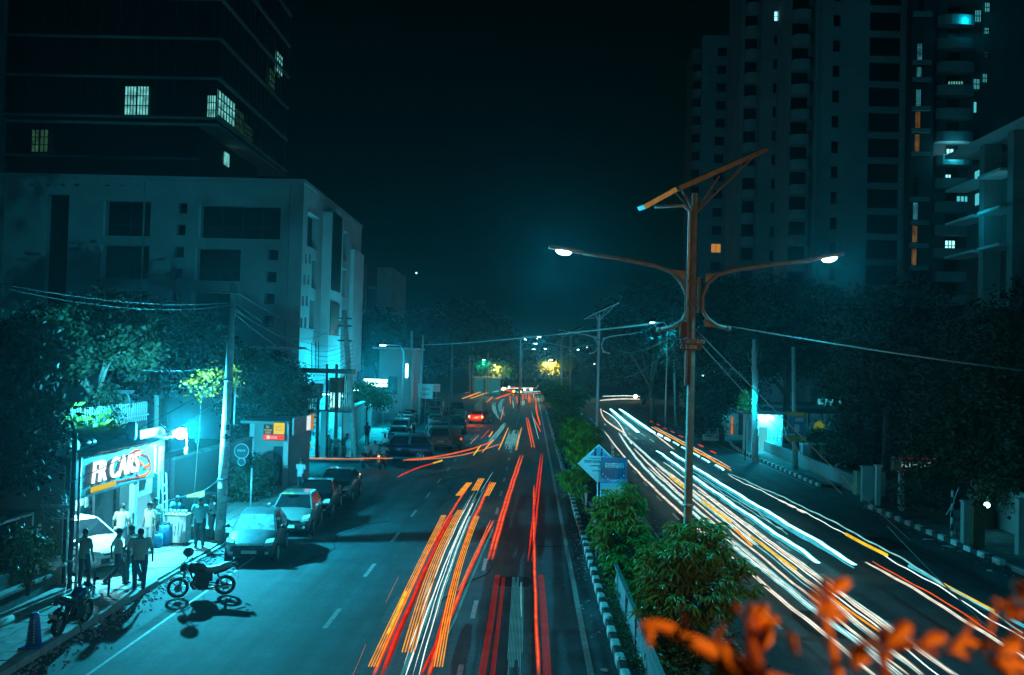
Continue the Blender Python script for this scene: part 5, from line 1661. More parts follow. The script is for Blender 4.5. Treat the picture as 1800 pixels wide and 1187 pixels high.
MB().bb(.3, 2.6, -.3, -.2, zt_ + .35, zt_ + .95).build('sign_panel', emit('cyan_panel', (.05, .6, .7), .9, True), cb)
MB().bb(3.0, 4.6, -.3, -.2, zt_ - .9, zt_ - .4).build('sign_panel', emit('cyan_panel', (.05, .6, .7), .9, True), cb)
MB().sphere((.4, -.5, zt_ - 1.9), (.6, .3, .7)).build('yellow_display', emit('yellow_green_display', (.4, .55, .03), .3), cb)
pf = thing('picket_fence', 'cyan lit white fence below the hedge behind the low wall', 'fence', (AY(1405, 800, 84).x, 84, 0))
for i in range(30):
    MB().bb(i * .24 - .03, i * .24 + .03, -.02, .02, .1, 1.9).build('picket', kerb_white, pf)
MB().bb(0, 7.1, .025, .06, 1.5, 1.6).build('rail', kerb_white, pf)
lamp('AREA', 'fence_light', pf, (3.4, -1.6, 2.6), 120, TEALW, 2.5, aim=(0, 1.2, -1))
ob = thing('gate_booth', 'small pale booth with an orange framed doorway beyond the curved kerb', 'booth', tuple(G(1270, 775).xy) + (0,))
MB().bb(-1.6, 1.6, .5, .7, 0, 2.6).bb(-1.9, 2.2, -.4, .0, 0, .6).build('wall', plaster_lt, ob)
MB().bb(-.1, .1, .40, .497, .6, 2.3).bb(.9, 1.05, .40, .497, .6, 2.3).build('orange_frame', emit('orange_frame', (1, .3, .05), .5), ob)
lamp('POINT', 'booth_light', ob, (0, -1.0, 2.2), 60, TEALW, .15)
# gate and piers
gy = 44.0
for (x0, x1, y1p, y0p, Yw, lab, m) in ((1516, 1533, 862, 822, 52.5, 'weathered pale wall slab standing next to the tan block', plaster), (1541, 1547, 865, 820, 50, 'left gate pier of the dark iron gate', plaster_lt), (1582, 1587, 872, 830, 48.5, 'right gate pier of the dark iron gate', plaster_lt)):
    a, b = AY(x0, y1p, Yw), AY(x1, y0p, Yw)
    t = thing('gate_pier', lab, 'pier', ((a.x + b.x) / 2, Yw, 0))
    MB().bb(-(b.x - a.x) / 2 - .05, (b.x - a.x) / 2 + .05, -.12, .15, 0, b.z).build('shaft', m, t)
    MB().bb(-(b.x - a.x) / 2 - .1, (b.x - a.x) / 2 + .1, -.17, .2, b.z + .003, b.z + .08).build('cap', m, t)
ga, gb = AY(1549, 850, 49.5), AY(1581, 850, 48.6)
ig = thing('iron_gate', 'dark iron gate with upright bars between two pale piers', 'gate', (ga.x, ga.y, 0))
nn = 14
for i in range(nn):
    t = i / (nn - 1)
    MB().cyl(((gb.x - ga.x) * t, (gb.y - ga.y) * t, .1), ((gb.x - ga.x) * t, (gb.y - ga.y) * t, 2.1), .02, n=5).build('bar', steel_dk, ig)
for z in (.3, 1.2, 2.0):
    MB().beam((0, 0, z), ((gb.x - ga.x), (gb.y - ga.y), z), .04).build('rail', steel_dk, ig)
t_, W, H = flat_sign('board_sign', 'small pale board with an orange stripe hanging above the iron gate', 1568, 1584, 803, 826, 48.0, mat('grey_print', (.35, .4, .4), .6), parts=((.6, .12, .2, dkl), (.7, -.08, .06, dkl)))
MB().bb(-W / 2, W / 2, -.058, -.053, -H / 2 + .02, -H / 2 + .16).build('orange_stripe', mat('orange_band', (.8, .3, .03)), t_)
# tall boundary wall sloping to the right
bw = thing('boundary_wall', 'grey boundary wall receding behind the right footpath under the trees', 'wall', (0, 0, 0))
poly_wall([Vector((21.4, 47.5, 0)), Vector((21.2, 44.2, 0)), Vector((21.0, 41, 0)), Vector((20.9, 37.8, 0))], 2.0, .22, concrete, bw, 'wall_panel')
poly_wall([Vector((21.2, 37.5, 0)), Vector((21.6, 34, 0)), Vector((22, 30, 0)), Vector((22.3, 22, 0))], 1.6, .22, concrete_dk, bw, 'wall_panel')
for (px, pyb, h, w, Yq, lab, m) in ((1698, 945, 1.75, .32, 39.3, 'left pale gate post under the dark trees on the right', concrete), (1718, 948, 1.6, .45, 39.0, 'brown gate post beside the left pale one under the trees', rust), (1795, 955, 2.1, .35, 37.6, 'pale gate post at the right edge of the picture', concrete)):
    p = AY(px, pyb, Yq)
    t = thing('gate_post', lab, 'post', (p.x, Yq, .1))
    MB().bb(-w / 2, w / 2, -.15, .15, 0, h).build('shaft', m, t)
    MB().bb(-w / 2 - .04, w / 2 + .04, -.19, .19, h + .003, h + .07).build('cap', m, t)
pt = G(1673, 945, .15)
sp = thing('sign_post', 'striped white and dark post with crossed reflector strips on the right kerb', 'post', tuple(pt))
for i in range(7):
    MB().tube([(0, 0, i * .28), (0, 0, i * .28 + .275)], .05, 8).build('post_band', kerb_white if i % 2 == 0 else kerb_black, sp)
MB().beam((-.28, -.08, .95), (.05, -.08, 1.5), .05, .02).build('reflector_strip', kerb_white, sp)
MB().beam((.02, -.09, 1.55), (.22, -.09, 2.1), .05, .02).build('reflector_strip', kerb_white, sp)
bn = thing('notice_box', 'pale square notice box standing behind the striped post', 'sign', tuple(AY(1683, 913, 41.0)))
MB().bb(-.28, .28, -.05, .05, -.38, .38).build('board', concrete, bn)
scrib(bn, .3, .2, dkl, (0, -.055, 0))
MB().cyl((0, .07, -.38), (0, .07, -1.6), .03, n=6).build('leg', steel_dk, bn)
bus = thing('shop_front_sign', 'red edged dark shop sign with white letters glimpsed through the trees', 'sign', tuple(AY(1612, 817, 50)))
MB().bb(-.95, .95, 0, .1, -.35, .35).build('board', frame_dk, bus)
MB().bb(-.98, .98, -.03, -.003, .28, .35).bb(-.98, -.5, -.03, -.003, -.35, -.28).build('red_edge', emit('red_edge', (.7, .03, .03), .35), bus)
scrib(bus, 1.6, .26, emit('white_dim_letters', (.5, .9, .9), .45), (0, -.035, 0))
sb = AY(1735, 888, 42)
o = thing('bulb_lamp', 'single bright bulb glowing between the dark trees on the right', 'lamp', tuple(sb))
MB().sphere((0, 0, 0), .13).build('bulb', emit('cool_bulb', (.5, 1, 1), 5), o)
MB().cyl((0, 0, .1), (0, 0, .6), .015, n=5).build('cord', wire_m, o)
lamp('POINT', 'bulb_light', o, (0, -.2, 0), 18, TEALW, .1)
# ================================================================== VEHICLES
def paint(name, col, dusty=False):
    return mat(name, col, .28 if not dusty else .5, .35, var=.12 if not dusty else .5, scale=2.5 if not dusty else 5, coat=.6)
car_glass = mat('car_glass', (.010, .012, .014), .08, var=0, spec=.7)
dust_glass = mat('dusty_glass', (.30, .36, .36), .45, var=.7, scale=5, bump=.2, bscale=12)
tail_off = mat('tail_lens', (.35, .015, .015), .25, var=0)
tail_on = emit('tail_light_lit', (1.0, .06, .015), 2.5)
brake_on = emit('brake_light_lit', (1.0, .16, .05), 9)
head_m = mat('headlight_lens', (.55, .6, .6), .12, var=0, spec=.8)
plate_m = mat('number_plate', (.6, .6, .55), .5, var=.1)
plate_y = mat('yellow_number_plate', (.55, .4, .18), .5, var=.1)
def ring_sec(y, hw, z0, z1, n_round=.08):
    r = min(n_round, hw * .4)
    pts = [(-hw * .86, z0), (hw * .86, z0), (hw, z0 + .12), (hw * 1.015, (z0 + z1) * .5), (hw * .98, z1 - .10), (hw * .9, z1 - .02), (hw * .5, z1 + .012), (0, z1 + .02), (-hw * .5, z1 + .012), (-hw * .9, z1 - .02), (-hw * .98, z1 - .10), (-hw * 1.015, (z0 + z1) * .5), (-hw, z0 + .12)]
    return [(x, y, z) for x, z in pts]
def car(kind, body_m, lab, group=None, L=4.1, W=1.7, dusty=False, lit=False, plate=plate_m, name='car'):
    """faces -Y (nose towards the viewpoint)"""
    t = thing(name, lab, 'car', group=group)
    hw = W / 2
    if kind == 'hatch':
        st = [(0, .60, .42, .60), (.04, .74, .24, .70), (.10, .80, .20, .80), (.20, .84, .19, .93), (.27, .85, .19, 1.0), (.5, .85, .19, 1.02), (.85, .84, .19, 1.04), (.96, .80, .24, 1.02), (1, .70, .36, .85)]
        gh = (.25, .44, .80, .955, 1.50, .60)
    elif kind == 'sedan':
        st = [(0, .60, .42, .58), (.04, .74, .24, .70), (.10, .80, .20, .80), (.22, .84, .19, .92), (.30, .85, .19, .97), (.5, .85, .19, .98), (.8, .84, .19, 1.0), (.95, .80, .24, 1.0), (1, .70, .36, .85)]
        gh = (.28, .44, .70, .84, 1.44, .60)
    elif kind == 'suv':
        st = [(0, .66, .42, .80), (.03, .80, .28, .95), (.10, .86, .24, 1.04), (.24, .88, .24, 1.12), (.5, .88, .24, 1.14), (.9, .88, .24, 1.14), (.97, .85, .3, 1.12), (1, .78, .4, 1.0)]
        gh = (.25, .38, .90, .985, 1.78, .68)
    elif kind == 'van':
        st = [(0, .70, .4, .80), (.03, .80, .25, .95), (.08, .84, .2, 1.05), (.3, .85, .2, 1.08), (.9, .85, .2, 1.08), (.98, .84, .25, 1.06), (1, .8, .4, .95)]
        gh = (.12, .28, .93, .99, 1.85, .70)
    b = MB()
    sc = hw / .85
    rings = [ring_sec((-.5 + f) * L, w * sc, z0, z1) for f, w, z0, z1 in st]
    b.loft(rings)
    body = b.build('body', body_m, t)
    f0, f1, f2, f3, zr, rw = gh
    def zbelt(f):
        for (a, _, _, za), (c, _, _, zc) in zip(st[:-1], st[1:]):
            if a <= f <= c:
                return za + (zc - za) * (f - a) / (c - a)
        return 1
    bw = .79 * sc
    rw *= sc
    ya, yb, yc, yd = [(-.5 + f) * L for f in (f0, f1, f2, f3)]
    za, zd = zbelt(f0) - .03, zbelt(f3) - .03
    cab = MB()
    base = [(-bw, ya, za), (bw, ya, za), (bw, yd, zd), (-bw, yd, zd)]
    roof0 = [(-rw, yb, zr - .04), (rw, yb, zr - .04), (rw, yc, zr - .05), (-rw, yc, zr - .05)]
    roof1 = [(-rw * .86, yb + .12, zr), (rw * .86, yb + .12, zr), (rw * .86, yc - .12, zr - .01), (-rw * .86, yc - .12, zr - .01)]
    cab.add(base + roof0 + roof1, [(0, 1, 5, 4), (1, 2, 6, 5), (2, 3, 7, 6), (3, 0, 4, 7), (4, 5, 9, 8), (5, 6, 10, 9), (6, 7, 11, 10), (7, 4, 8, 11), (8, 9, 10, 11)])
    cab.build('roof', body_m, t)
    def inset(q, mx, off, m, nm, lo=.08, hi=.08):
        P = [Vector(p) for p in q]
        c = sum(P, Vector()) / 4
        nrm = (P[1] - P[0]).cross(P[3] - P[0]).normalized()
        if nrm.dot(c - Vector((0, 0, .9))) < 0: nrm = -nrm
        b0, b1, t1, t0 = P
        def lerp(a, b_, u): return a + (b_ - a) * u
        Lw, Rw = mx, 1 - mx
        q2 = [lerp(lerp(b0, b1, Lw), lerp(t0, t1, Lw), lo), lerp(lerp(b0, b1, Rw), lerp(t0, t1, Rw), lo), lerp(lerp(b0, b1, Rw), lerp(t0, t1, Rw), 1 - hi), lerp(lerp(b0, b1, Lw), lerp(t0, t1, Lw), 1 - hi)]
        q2 = [p + nrm * off for p in q2]
        q3 = [p - nrm * .03 for p in q2]
        return MB().add(q2 + q3, [(0, 1, 2, 3), (7, 6, 5, 4), (0, 4, 5, 1), (1, 5, 6, 2), (2, 6, 7, 3), (3, 7, 4, 0)]).build(nm, m, t)
    inset([base[0], base[1], roof0[1], roof0[0]], .05, .012, dust_glass if dusty else car_glass, 'windscreen', .07, .06)
    inset([base[2], base[3], roof0[3], roof0[2]], .09, .012, car_glass, 'rear_window', .22, .12)
    for s in (0, 1):
        bA, bB, rA, rB = (base[1], base[2], roof0[1], roof0[2]) if s else (base[0], base[3], roof0[0], roof0[3])
        mid = .50
        m0 = Vector(bA).lerp(Vector(bB), mid); m1 = Vector(rA).lerp(Vector(rB), mid)
        inset([bA, m0, m1, rA], .07, .012, car_glass, 'side_window', .12, .1)
        inset([m0, bB, rB, m1], .07, .012, car_glass, 'side_window', .12, .1)
    wr2 = .31 if kind in ('hatch', 'sedan') else .36
    for f in (.18, .80):
        for s in (-1, 1):
            y = (-.5 + f) * L
            ar = MB().tube([(s * (hw - .10), y, wr2), (s * (hw + .008), y, wr2 + .01)], wr2 + .07, 18)
            ar.build('wheel_arch', black_pl, t)
            w = MB().tube([(s * (hw - .2), y, wr2), (s * (hw - .17), y, wr2), (s * (hw + .005), y, wr2), (s * (hw + .02), y, wr2)], [wr2 * .9, wr2, wr2, wr2 * .9], 18)
            wo = w.build('wheel', tyre_m, t)
            r = MB()
            xo = s * (hw + .024)
            for k in range(5):
                a = k * 2 * math.pi / 5
                r.beam((xo, y, wr2), (xo, y + wr2 * .62 * math.cos(a), wr2 + wr2 * .62 * math.sin(a)), .05, .03)
            r.tube([(xo, y + wr2 * .64 * math.cos(a_ / 14 * 6.2832), wr2 + wr2 * .64 * math.sin(a_ / 14 * 6.2832)) for a_ in range(15)], .02, 5, caps=False)
            r.build('rim', rim_m, wo)
    yf, yr = -L / 2, L / 2
    for s in (-1, 1):
        zh = st[2][3] - .10
        h = MB().loft([[(s * x, y, z) for x, z in ((hw * .56, zh - .06 + dz), (hw * .90, zh - .02 + dz), (hw * .93, zh + .10 + dz), (hw * .62, zh + .05 + dz))] for y, dz in ((yf + .05, -.03), (yf + .34, .05))], smooth=False)
        h.build('headlight', head_m, t)
        zt = st[-2][3] - .16
        tl_ = MB().bb(s * hw * .74, s * hw * .965, yr - .12, yr + .02, zt - .18, zt + .06)
        tl_.build('tail_light', (brake_on if lit == 'brake' else tail_on) if lit else tail_off, t)
        m = MB().sphere((s * (hw + .10), ya + .30, zbelt(.35) + .08), (.09, .06, .07), 8, 6).beam((s * (hw - .06), ya + .32, zbelt(.35) + .02), (s * (hw + .06), ya + .30, zbelt(.35) + .06), .03)
        m.build('wing_mirror', body_m, t)
    MB().bb(-hw * .62, hw * .62, yf - .02, yf + .12, .34, .50).build('grille', black_pl, t)
    MB().bb(-hw * .5, hw * .5, yf - .03, yf + .1, .60, .66).build('upper_grille', black_pl, t)
    MB().bb(-.10, .10, yf - .045, yf - .02, .655, .70).build('badge', chrome, t)
    MB().bb(-.25, .25, yf - .05, yf - .03, .38, .49).build('number_plate', plate, t)
    MB().bb(-.25, .25, yr + .015, yr + .03, .62, .74).build('rear_plate', plate, t)
    MB().bb(-hw * .8, hw * .8, yr - .1, yr + .03, .28, .42).build('rear_bumper', black_pl, t)
    MB().bb(-hw * .75, -hw * .60, yf - .01, yf + .1, .36, .44).bb(hw * .60, hw * .75, yf - .01, yf + .1, .36, .44).build('fog_lamp', head_m, t)
    if kind == 'suv':
        for s in (-1, 1):
            MB().tube([(s * rw * .9, yb + .2, zr + .03), (s * rw * .9, yc - .2, zr + .03)], .022, 6).build('roof_rail', chrome, t)
    for s in (-1, 1):
        MB().bb(s * (hw * 1.0), s * (hw * 1.015 + .012), -.12, .02, .82, .85).build('door_handle', chrome, t)
        MB().bb(s * (hw * 1.0), s * (hw * 1.015 + .012), .95, 1.09, .83, .86).build('door_handle', chrome, t)
    return t
def put(t, x, y, rz, z=0.006):
    t.location = (x, y, z); t.rotation_euler = (0, 0, rz)
    return t
p_dk = paint('dark_paint', (.012, .016, .02))
p_dust = paint('dusty_dark_paint', (.05, .085, .095), True)
p_silver = paint('silver_green_paint', (.17, .20, .19))
p_black = paint('black_paint', (.008, .008, .010))
p_white = paint('white_paint', (.75, .76, .76))
p_blue = paint('blue_paint', (.010, .028, .07))
p_red = paint('red_paint', (.4, .02, .015))
p_grey = paint('grey_paint', (.12, .13, .14))
# four cars parked nose to the viewpoint in front of the junction
def front_at(pl_, pr_, yb):
    a, b = G(pl_, yb), G(pr_, yb)
    return (a + b) / 2
c1 = car('hatch', p_dust, 'dark parked hatchback with a dust covered windscreen next to the big pale pole', 'parked cars in a row nose to the camera', L=3.8, W=1.68, dusty=True)
c1p = G(397, 993); put(c1, c1p.x + .52, c1p.y + 1.9, R(7))
c2 = car('hatch', p_silver, 'silver parked hatchback with yellow stickers on its roof, second car of the row', 'parked cars in a row nose to the camera', L=3.9, W=1.7)
c2p = G(530, 947); put(c2, c1p.x + .62, c2p.y + 2.0, R(5))
MB().bb(-.45, -.28, -.7, -.5, 1.505, 1.52).build('sticker', mat('yellow_sticker', (.7, .45, .03)), c2)
MB().bb(-.2, -.02, -.65, -.45, 1.507, 1.52).build('sticker', MATS['yellow_sticker'], c2)
c3 = car('sedan', p_black, 'black parked sedan directly behind the silver hatchback', 'parked cars in a row nose to the camera', L=4.3, W=1.7)
put(c3, c1p.x + .5, c2p.y + 6.6, R(4))
c4 = car('sedan', p_dk, 'farthest car of the parked row, a glossy dark sedan near the junction', 'parked cars in a row nose to the camera', L=4.4, W=1.72)
put(c4, c1p.x + .55, c2p.y + 11.2, R(2))
# white car in the shop
wc = car('hatch', p_white, 'white car standing under the bright lights inside the shop front', None, L=4.2, W=1.75)
put(wc, -14.5, 30.9, R(60), .15)
# queue past the junction, tails to the viewpoint (built nose +Y by turning round)
rnd = random.Random(5)
proto = {}
cols = {'black': p_black, 'dark blue': p_dk, 'grey': p_grey, 'silver': p_silver, 'white': p_white}
for kd in ('hatch', 'sedan', 'suv', 'van'):
    proto[kd] = None
QG = 'cars queued at the junction with their backs to the camera'
rows = [(-10.5, 78.0, ['hatch', 'suv', 'suv', 'sedan', 'hatch', 'sedan', 'suv', 'hatch', 'sedan', 'suv', 'hatch', 'sedan'], ['black', 'grey', 'black', 'dark blue', 'black', 'grey', 'black', 'silver', 'black', 'grey', 'black', 'grey']),
        (-7.4, 75.0, ['suv', 'suv', 'hatch', 'sedan', 'hatch', 'hatch', 'suv', 'sedan', 'hatch', 'suv', 'van', 'hatch'], ['silver', 'black', 'silver', 'black', 'grey', 'black', 'silver', 'black', 'black', 'grey', 'silver', 'black']),
        (-6.6, 92.0, ['hatch', 'sedan', 'hatch', 'sedan', 'hatch', 'suv', 'hatch'], ['black', 'grey', 'black', 'silver', 'black', 'black', 'grey'])]
rname = ['the outer row', 'the middle row', 'the inner row']
ordn = ['first', 'second', 'third', 'fourth', 'fifth', 'sixth', 'seventh', 'eighth', 'ninth', 'tenth', 'eleventh', 'twelfth']
for r_, (X, y, kds, cs) in enumerate(rows):
    for i, (kd, cc) in enumerate(zip(kds, cs)):
        kn = {'hatch': 'hatchback', 'sedan': 'sedan', 'suv': 'tall wagon', 'van': 'van'}[kd]
        lab = f'{cc} {kn} queuing in {rname[r_]}, {ordn[i]} from its near end'
        if proto[kd] is None:
            o = car(kd, cols[cc], lab, QG, L=4.0 if kd != 'suv' else 4.3, W=1.7 if kd != 'suv' else 1.8)
            proto[kd] = (o, family(o), cols[cc])
            put(o, X - .098 * (y - 75), y + 2, R(185))
        else:
            o0, fm, m0 = proto[kd]
            o = dup(o0, fm, (X - (.098 * (y - 75) if r_ < 2 else .09 * (y - 88)) + rnd.uniform(-.25, .25), y + 2, .006), R(185.5 + rnd.uniform(-3, 3)), lab, QG)
            if cols[cc] is not m0:
                for ch in o.children:
                    if ch.name.split('.')[0] in ('body', 'roof', 'wing_mirror'):
                        ch.data = swapped(ch.data, cols[cc])
        y += 5.3 + rnd.uniform(-.2, .5)
# side-on blue pick-up like wagon across the queue front
pu = car('suv', p_blue, 'dark blue wagon seen side-on in front of the queue at the junction', None, L=4.4, W=1.8)
pp_ = G(703, 810); put(pu, pp_.x, pp_.y + .9, R(-86))
# red braking car and the auto rickshaws
rc = car('hatch', p_red, 'red car with glowing brake lights turning beside the queue', None, L=3.9, W=1.7, lit='brake')
rp = G(842, 746); put(rc, rp.x, rp.y + 2, R(168))
lamp('POINT', 'brake_glow', rc, (0, 2.9, .9), 260, (1, .12, .03), .3)

def rickshaw(lab, col):
    t = thing('auto_rickshaw', lab, 'auto rickshaw')
    b = MB().loft([[(x * w, y, z) for x, z in ((-.6, .35), (.6, .35), (.62, .9), (-.62, .9))] for y, w in ((-1.3, .35), (-1.0, .6), (-.4, 1), (1.2, 1))], smooth=False)
    b.build('body', col, t)
    MB().loft([[(x * w, y, z + dz) for x, z in ((-.6, 1.55), (.6, 1.55), (.5, 1.75), (-.5, 1.75))] for y, w, dz in ((-.85, .8, -.12), (-.3, 1, 0), (1.25, 1, 0))], smooth=False).build('hood', black_pl, t)
    for sx in (-.56, .56):
        for y in (-.75, .1, 1.2):
            MB().cyl((sx * (.8 if y < -.5 else 1), y, .9), (sx * (.9 if y < -.5 else 1), y, 1.58), .025, n=6).build('hood_post', black_pl, t)
        MB().tube([(sx * 1.0 - .06, .95, .22), (sx * 1.0 + .06, .95, .22)], .22, 14).build('wheel', tyre_m, t)
        MB().bb(sx - .07, sx + .07, 1.2, 1.26, .68, .84).build('tail_light', tail_on, t)
    MB().tube([(-.06, -1.2, .22), (.06, -1.2, .22)], .22, 14).build('wheel', tyre_m, t)
    MB().bb(-.5, .5, .9, 1.23, .9, 1.5).build('rear_panel', mat('orange_brown_panel', (.25, .08, .03), .6), t)
    MB().bb(-.48, .48, -.86, -.83, .92, 1.5).build('windscreen', car_glass, t)
    MB().bb(-.5, .5, .3, .9, .4, .75).build('seat', black_pl, t)
    return t
a1 = rickshaw('dark auto rickshaw beside the red braking car', p_black); g_ = G(810, 752); put(a1, g_.x, g_.y, R(180))
MB().cyl((0, 1.28, 0), (0, 1.32, 0), .01, n=5)
a2 = rickshaw('green and black auto rickshaw at the outer side of the queue front', mat('green_body', (.05, .12, .02), .4)); g_ = G(800, 788); put(a2, g_.x, g_.y + 1.0, R(176))

# ------------------------------------------------------------------ motorbikes
def bike(lab, tank_m, plate=None, stripe=None, seat_pale=False, lit=False, group=None, lean=R(8)):
    """nose to -X; wheels on the ground, leaning on the side stand"""
    t = thing('motorbike', lab, 'motorbike', group=group)
    def wheel(x, r, w):
        o = MB()
        n = 22
        o.tube([(x + (r - w) * math.cos(a / n * 6.2832), 0, r + (r - w) * math.sin(a / n * 6.2832)) for a in range(n + 1)], w, 8, caps=False)
        wo = o.build('wheel', tyre_m, t)
        rm = MB()
        rr = r - 2 * w + .02
        rm.tube([(x + rr * math.cos(a / n * 6.2832), 0, r + rr * math.sin(a / n * 6.2832)) for a in range(n + 1)], .018, 5, caps=False)
        for k in range(6):
            a = k * math.pi / 3 + .2
            rm.beam((x, 0, r), (x + rr * math.cos(a), 0, r + rr * math.sin(a)), .03, .025)
        rm.tube([(x, -.06, r), (x, .06, r)], .06, 10)
        rm.tube([(x, -.07, r), (x, -.06, r)], .11, 14)
        rm.build('rim', rim_m, wo)
    wheel(-.66, .30, .045); wheel(.64, .30, .055)
    fk = MB()
    for s in (-.09, .09):
        fk.tube([(-.66, s, .30), (-.50, s, .70), (-.42, s, .95)], [.026, .022, .022], 6)
    fk.build('fork', chrome, t)
    MB().loft([[(-.66 + .36 * math.cos(a), y, .30 + .36 * math.sin(a)) for y in (-.06, .06)] + [(-.66 + .345 * math.cos(a), y, .30 + .345 * math.sin(a)) for y in (.06, -.06)] for a in [R(30 + i * 20) for i in range(6)]], smooth=False).build('front_mudguard', tank_m, t)
    tk = MB().loft([[(x, y * w, z0 + z * h) for y, z in ((-.5, 0), (.5, 0), (1, .45), (.75, .9), (0, 1.05), (-.75, .9), (-1, .45))] for x, w, z0, h in ((-.42, .08, .80, .12), (-.34, .14, .74, .26), (-.14, .17, .72, .30), (.04, .13, .72, .22), (.12, .09, .72, .12))])
    to = tk.build('fuel_tank', tank_m, t)
    if stripe:
        for s in (-1, 1):
            MB().tube([(-.36, s * .15, .92), (-.2, s * .182, .88), (-.28, s * .18, .72), (-.14, s * .15, .62), (-.3, s * .10, .56)], .012, 4).build('stripe', stripe, to)
    se = MB().loft([[(x, y * w, z + zz * .07) for y, zz in ((-1, -1), (1, -1), (1.0, .5), (.6, 1), (-.6, 1), (-1.0, .5))] for x, w, z in ((.04, .08, .80), (.2, .13, .80), (.42, .14, .83), (.62, .12, .90), (.80, .08, .93))])
    se.build('seat', mat('pale_seat', (.25, .27, .28), .5) if seat_pale else black_pl, t)
    tl_ = MB().loft([[(x, y * w, z + zz) for y, zz in ((-1, 0), (1, 0), (.7, .1), (-.7, .1))] for x, w, z in ((.30, .11, .66), (.60, .10, .74), (.92, .05, .88))])
    tl_.build('tail_fairing', tank_m, t)
    MB().bb(.90, .95, -.05, .05, .82, .90).build('tail_light', brake_on if lit else tail_off, t)
    MB().loft([[(x, y, z) for y in (-.06, .06)] + [(x + .01, y, z - .015) for y in (.06, -.06)] for x, z in ((.66, .70), (.86, .66), (1.00, .46))], smooth=False).build('rear_mudguard', black_pl, t)
    pl_ = MB().bb(-.11, .11, -.004, .004, -.07, .07).build('number_plate', plate or plate_m, t, loc=(.99, 0, .56))
    pl_.rotation_euler = (0, R(-25), R(90))
    pl_.rotation_euler = (R(25), 0, R(90))
    MB().tube([(.88, 0, .98), (.95, .09, .94), (.78, .13, .88)], .014, 5).tube([(.88, 0, .98), (.95, -.09, .94), (.78, -.13, .88)], .014, 5).build('grab_rail', chrome, t)
    en = MB().box((-.06, 0, .42), (.44, .30, .30)).box((-.12, 0, .62), (.26, .24, .22), top=.9).box((.12, 0, .60), (.3, .2, .26)).tube([(-.26, -.12, .40), (-.26, .12, .40)], .09, 10)
    for i in range(5):
        en.box((-.15, 0, .52 + i * .035), (.22, .26, .012))
    en.tube([(.02, -.16, .38), (.02, .16, .38)], .10, 12)
    en.build('engine', steel_dk, t)
    MB().tube([(-.2, -.13, .56), (-.30, -.14, .40), (-.12, -.16, .26), (.3, -.17, .28), (.78, -.18, .36)], [.022, .022, .024, .04, .048], 8).build('exhaust', chrome, t)
    MB().beam((-.40, 0, .88), (.02, 0, .70), .05).beam((-.36, 0, .8), (-.22, 0, .40), .045).beam((-.2, 0, .32), (.22, 0, .34), .05).beam((.1, 0, .70), (.18, 0, .34), .04).beam((.1, .0, .70), (.66, 0, .74), .04).build('frame', steel_dk, t)
    for s in (-.11, .11):
        MB().beam((.16, s, .38), (.64, s, .30), .04).build('swing_arm', steel_dk, t)
        MB().tube([(.38, s, .72), (.54, s, .36)], .026, 7).build('shock_absorber', chrome, t)
    MB().tube([(-.24, .34, 1.02), (-.34, .24, 1.05), (-.42, .08, .98), (-.42, -.08, .98), (-.34, -.24, 1.05), (-.24, -.34, 1.02)], .014, 6).build('handlebar', steel_dk, t)
    hl = MB().sphere((-.53, 0, .88), (.10, .11, .12), 10, 7).prism([(-.62, .84), (-.50, .78), (-.44, .95), (-.50, 1.06), (-.60, .98)], 'y', -.09, .09)
    hl.build('headlight_cowl', tank_m if not seat_pale else black_pl, t)
    MB().sphere((-.61, 0, .87), (.03, .07, .07), 8, 6).build('headlight', head_m, t)
    for s in (-1, 1):
        MB().cyl((-.36, s * .22, 1.05), (-.33, s * .30, 1.20), .008, n=5).sphere((-.33, s * .31, 1.23), (.02, .07, .045), 8, 6).build('mirror', black_pl, t)
        MB().sphere((-.50, s * .17, .84), (.035, .03, .03), 6, 5).sphere((.84, s * .13, .80), (.035, .03, .03), 6, 5).build('indicator', mat('amber_lens', (.6, .2, .02), .3, var=0), t)
    MB().cyl((.02, .12, .28), (.06, .30, .03), .014, n=6).build('side_stand', steel_dk, t)
    MB().beam((-.0, -.22, .3), (-.0, .22, .3), .03).build('foot_peg', steel_dk, t)
    return t
tank_red = paint('dark_red_paint', (.10, .006, .012))
tank_blue = paint('deep_blue_paint', (.015, .04, .14))
b1 = bike('black and dark red motorbike parked on the road in the floodlight, helmet on its mirror', tank_red, seat_pale=True)
pf_, pr_2 = G(310, 1052), G(398, 1046)
d_ = pr_2 - pf_
b1c = (pf_ + pr_2) / 2
b1.location = (b1c.x, b1c.y, .006)
b1.rotation_euler = (R(7), 0, math.atan2(d_.y, d_.x))
hm = thing('helmet', 'dark helmet hanging on the handlebar mirror of the motorbike in the floodlight', 'helmet', (b1c.x - .36, b1c.y - .18, 1.30), R(200))
MB().sphere((0, 0, 0), (.15, .13, .14), 14, 10).build('shell', paint('helmet_blue', (.02, .06, .09)), hm)
MB().loft([[(.155 * math.cos(a) * .99, .135 * math.sin(a), z) for a in [R(-50 + i * 20) for i in range(6)]] + [(.16 * math.cos(a), .14 * math.sin(a), z) for a in [R(50 - i * 20) for i in range(6)]] for z in (-.04, .05)], smooth=False).build('visor', car_glass, hm)
MB().tube([(0, .1, -.1), (.05, 0, -.24), (0, -.1, -.1)], .012, 5).build('strap', black_pl, hm)
b2 = bike('dark blue motorbike with yellow stripes and orange number plate on the footpath edge', tank_blue, plate=plate_y, stripe=mat('yellow_stripe', (.7, .5, .02), .4, var=0))
q1, q2 = G(104, 1118, .15), G(146, 1096, .15)
d_ = q1 - q2
b2c = (q1 + q2) / 2
b2.location = (b2c.x, b2c.y, .155)
b2.rotation_euler = (R(-6), 0, math.atan2(d_.y, d_.x))
